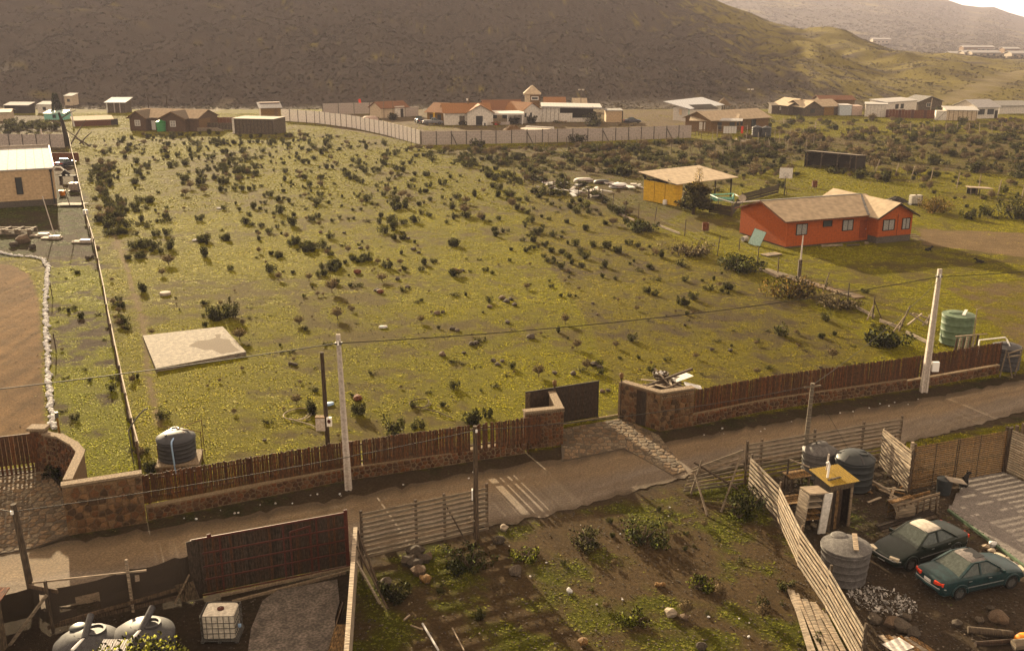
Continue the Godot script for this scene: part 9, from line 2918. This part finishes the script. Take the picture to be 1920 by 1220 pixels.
func scatter_hill() -> void:
	var r := RandomNumberGenerator.new()
	r.seed = 31
	var o := Node3D.new()
	o.name = "hillside_scrub"
	add_child(o)
	tag(o, "dense low scrub covering the shaded hillside and the slopes beyond", "scrub")
	o.set_meta("kind", "stuff")
	var xs := [[], [], []]
	var cs := [PackedColorArray(), PackedColorArray(), PackedColorArray()]
	for i in 120000:
		var d := 300.0 + 360.0 * pow(r.randf(), 1.25)
		var x := r.randf_range(-0.62, 0.62) * d
		var top := profile(ridge_x, ridge_h, x)
		var dense := clampf((top - 34.0) / 30.0, 0.34, 1.0)
		if r.randf() > dense * (0.75 + 0.6 * n_mid.get_noise_2d(x * 0.3, d * 0.2)):
			continue
		if d < 330.0 and r.randf() < 0.5:
			continue
		var on_track := false
		for k in track_pts.size() - 1:
			if Geometry2D.get_closest_point_to_segment(Vector2(x, d), track_pts[k], track_pts[k + 1]).distance_to(Vector2(x, d)) < 4.5:
				on_track = true
		if on_track:
			continue
		var s := r.randf_range(0.35, 0.85) * (1.0 if r.randf() > 0.06 else 1.8)
		var v := r.randi() % 3
		xs[v].append(Transform3D(Basis(Vector3.UP, r.randf() * TAU) * Basis.from_scale(v3(s, s * r.randf_range(0.5, 0.9), s)), v3(x, ground_height(x, d) - 0.1, -d)))
		var k := r.randf_range(0.55, 1.4)
		cs[v].append(Color(k * r.randf_range(0.9, 1.15), k, k * 0.95))
	for i in 9000:
		var d := 720.0 + 1700.0 * r.randf()
		var x := r.randf_range(0.1, 0.62) * d
		var s := r.randf_range(3.0, 8.0)
		var v := r.randi() % 3
		xs[v].append(Transform3D(Basis(Vector3.UP, r.randf() * TAU) * Basis.from_scale(v3(s, s * 0.45, s)), v3(x, ground_height(x, d) - 0.2, -d)))
		cs[v].append(Color.WHITE * r.randf_range(0.6, 1.2))
	for v in 3:
		multi(o, "scrub", shrub_mesh(3, 16, 0.8, 0.26, 900 + v, Color(0.14, 0.112, 0.072), Color(0.08, 0.065, 0.045)), M.leaf, xs[v], cs[v])
func _ready() -> void:
	# ------------------------------------------------ camera, sky, sun, exposure
	var cam := Camera3D.new()
	cam.name = "camera"
	cam.position = v3(0, 22, 0)
	cam.rotation_degrees = v3(-16.56, 0, 0)
	cam.fov = 36.52
	cam.near = 0.5
	cam.far = 6000.0
	add_child(cam)
	var env := Environment.new()
	var sky := Sky.new()
	var sm := ProceduralSkyMaterial.new()
	sm.sky_top_color = Color(0.58, 0.51, 0.43)
	sm.sky_horizon_color = Color(0.66, 0.63, 0.6)
	sm.sky_curve = 0.16
	sm.ground_bottom_color = Color(0.3, 0.25, 0.19)
	sm.ground_horizon_color = Color(0.75, 0.68, 0.58)
	sm.sun_angle_max = 38.0
	sm.sun_curve = 0.12
	sky.sky_material = sm
	env.background_mode = Environment.BG_SKY
	env.sky = sky
	env.background_energy_multiplier = 1.25
	env.tonemap_mode = Environment.TONE_MAPPER_LINEAR
	env.tonemap_exposure = 3.9
	env.fog_enabled = true
	env.fog_density = 0.00014
	env.fog_light_color = Color(0.84, 0.83, 0.9)
	env.sdfgi_enabled = true
	env.ssao_enabled = true
	env.ssil_enabled = true
	var we := WorldEnvironment.new()
	we.name = "world_environment"
	we.environment = env
	add_child(we)
	var sun := DirectionalLight3D.new()
	sun.name = "sun"
	# low in front of the camera and to the left: 14.5 degrees up, 24 degrees left of straight ahead
	sun.rotation_degrees = v3(-14.5, 180.0 + 24.0, 0)
	sun.light_energy = 1.6
	sun.light_color = Color(1.0, 0.9, 0.73)
	sun.light_angular_distance = 0.6
	sun.shadow_enabled = true
	add_child(sun)

	rng.seed = 2024
	n_lo.frequency = 0.02; n_lo.fractal_octaves = 4; n_lo.seed = 1
	n_mid.frequency = 0.11; n_mid.fractal_octaves = 4; n_mid.seed = 2
	n_hi.frequency = 0.5; n_hi.fractal_octaves = 3; n_hi.seed = 3
	make_textures()
	make_materials()
	make_zones()
	make_clearings()
	build_ground()
	build_road()
	build_walls()
	build_poles()
	build_plot()
	build_near_left()
	build_near_middle()
	build_near_right()
	build_red_house()
	build_posts()
	build_left_lot()
	build_far()
	place_shrubs()
	plant_shrubs()
	build_trees()
	scatter_grass()
	scatter_hill()
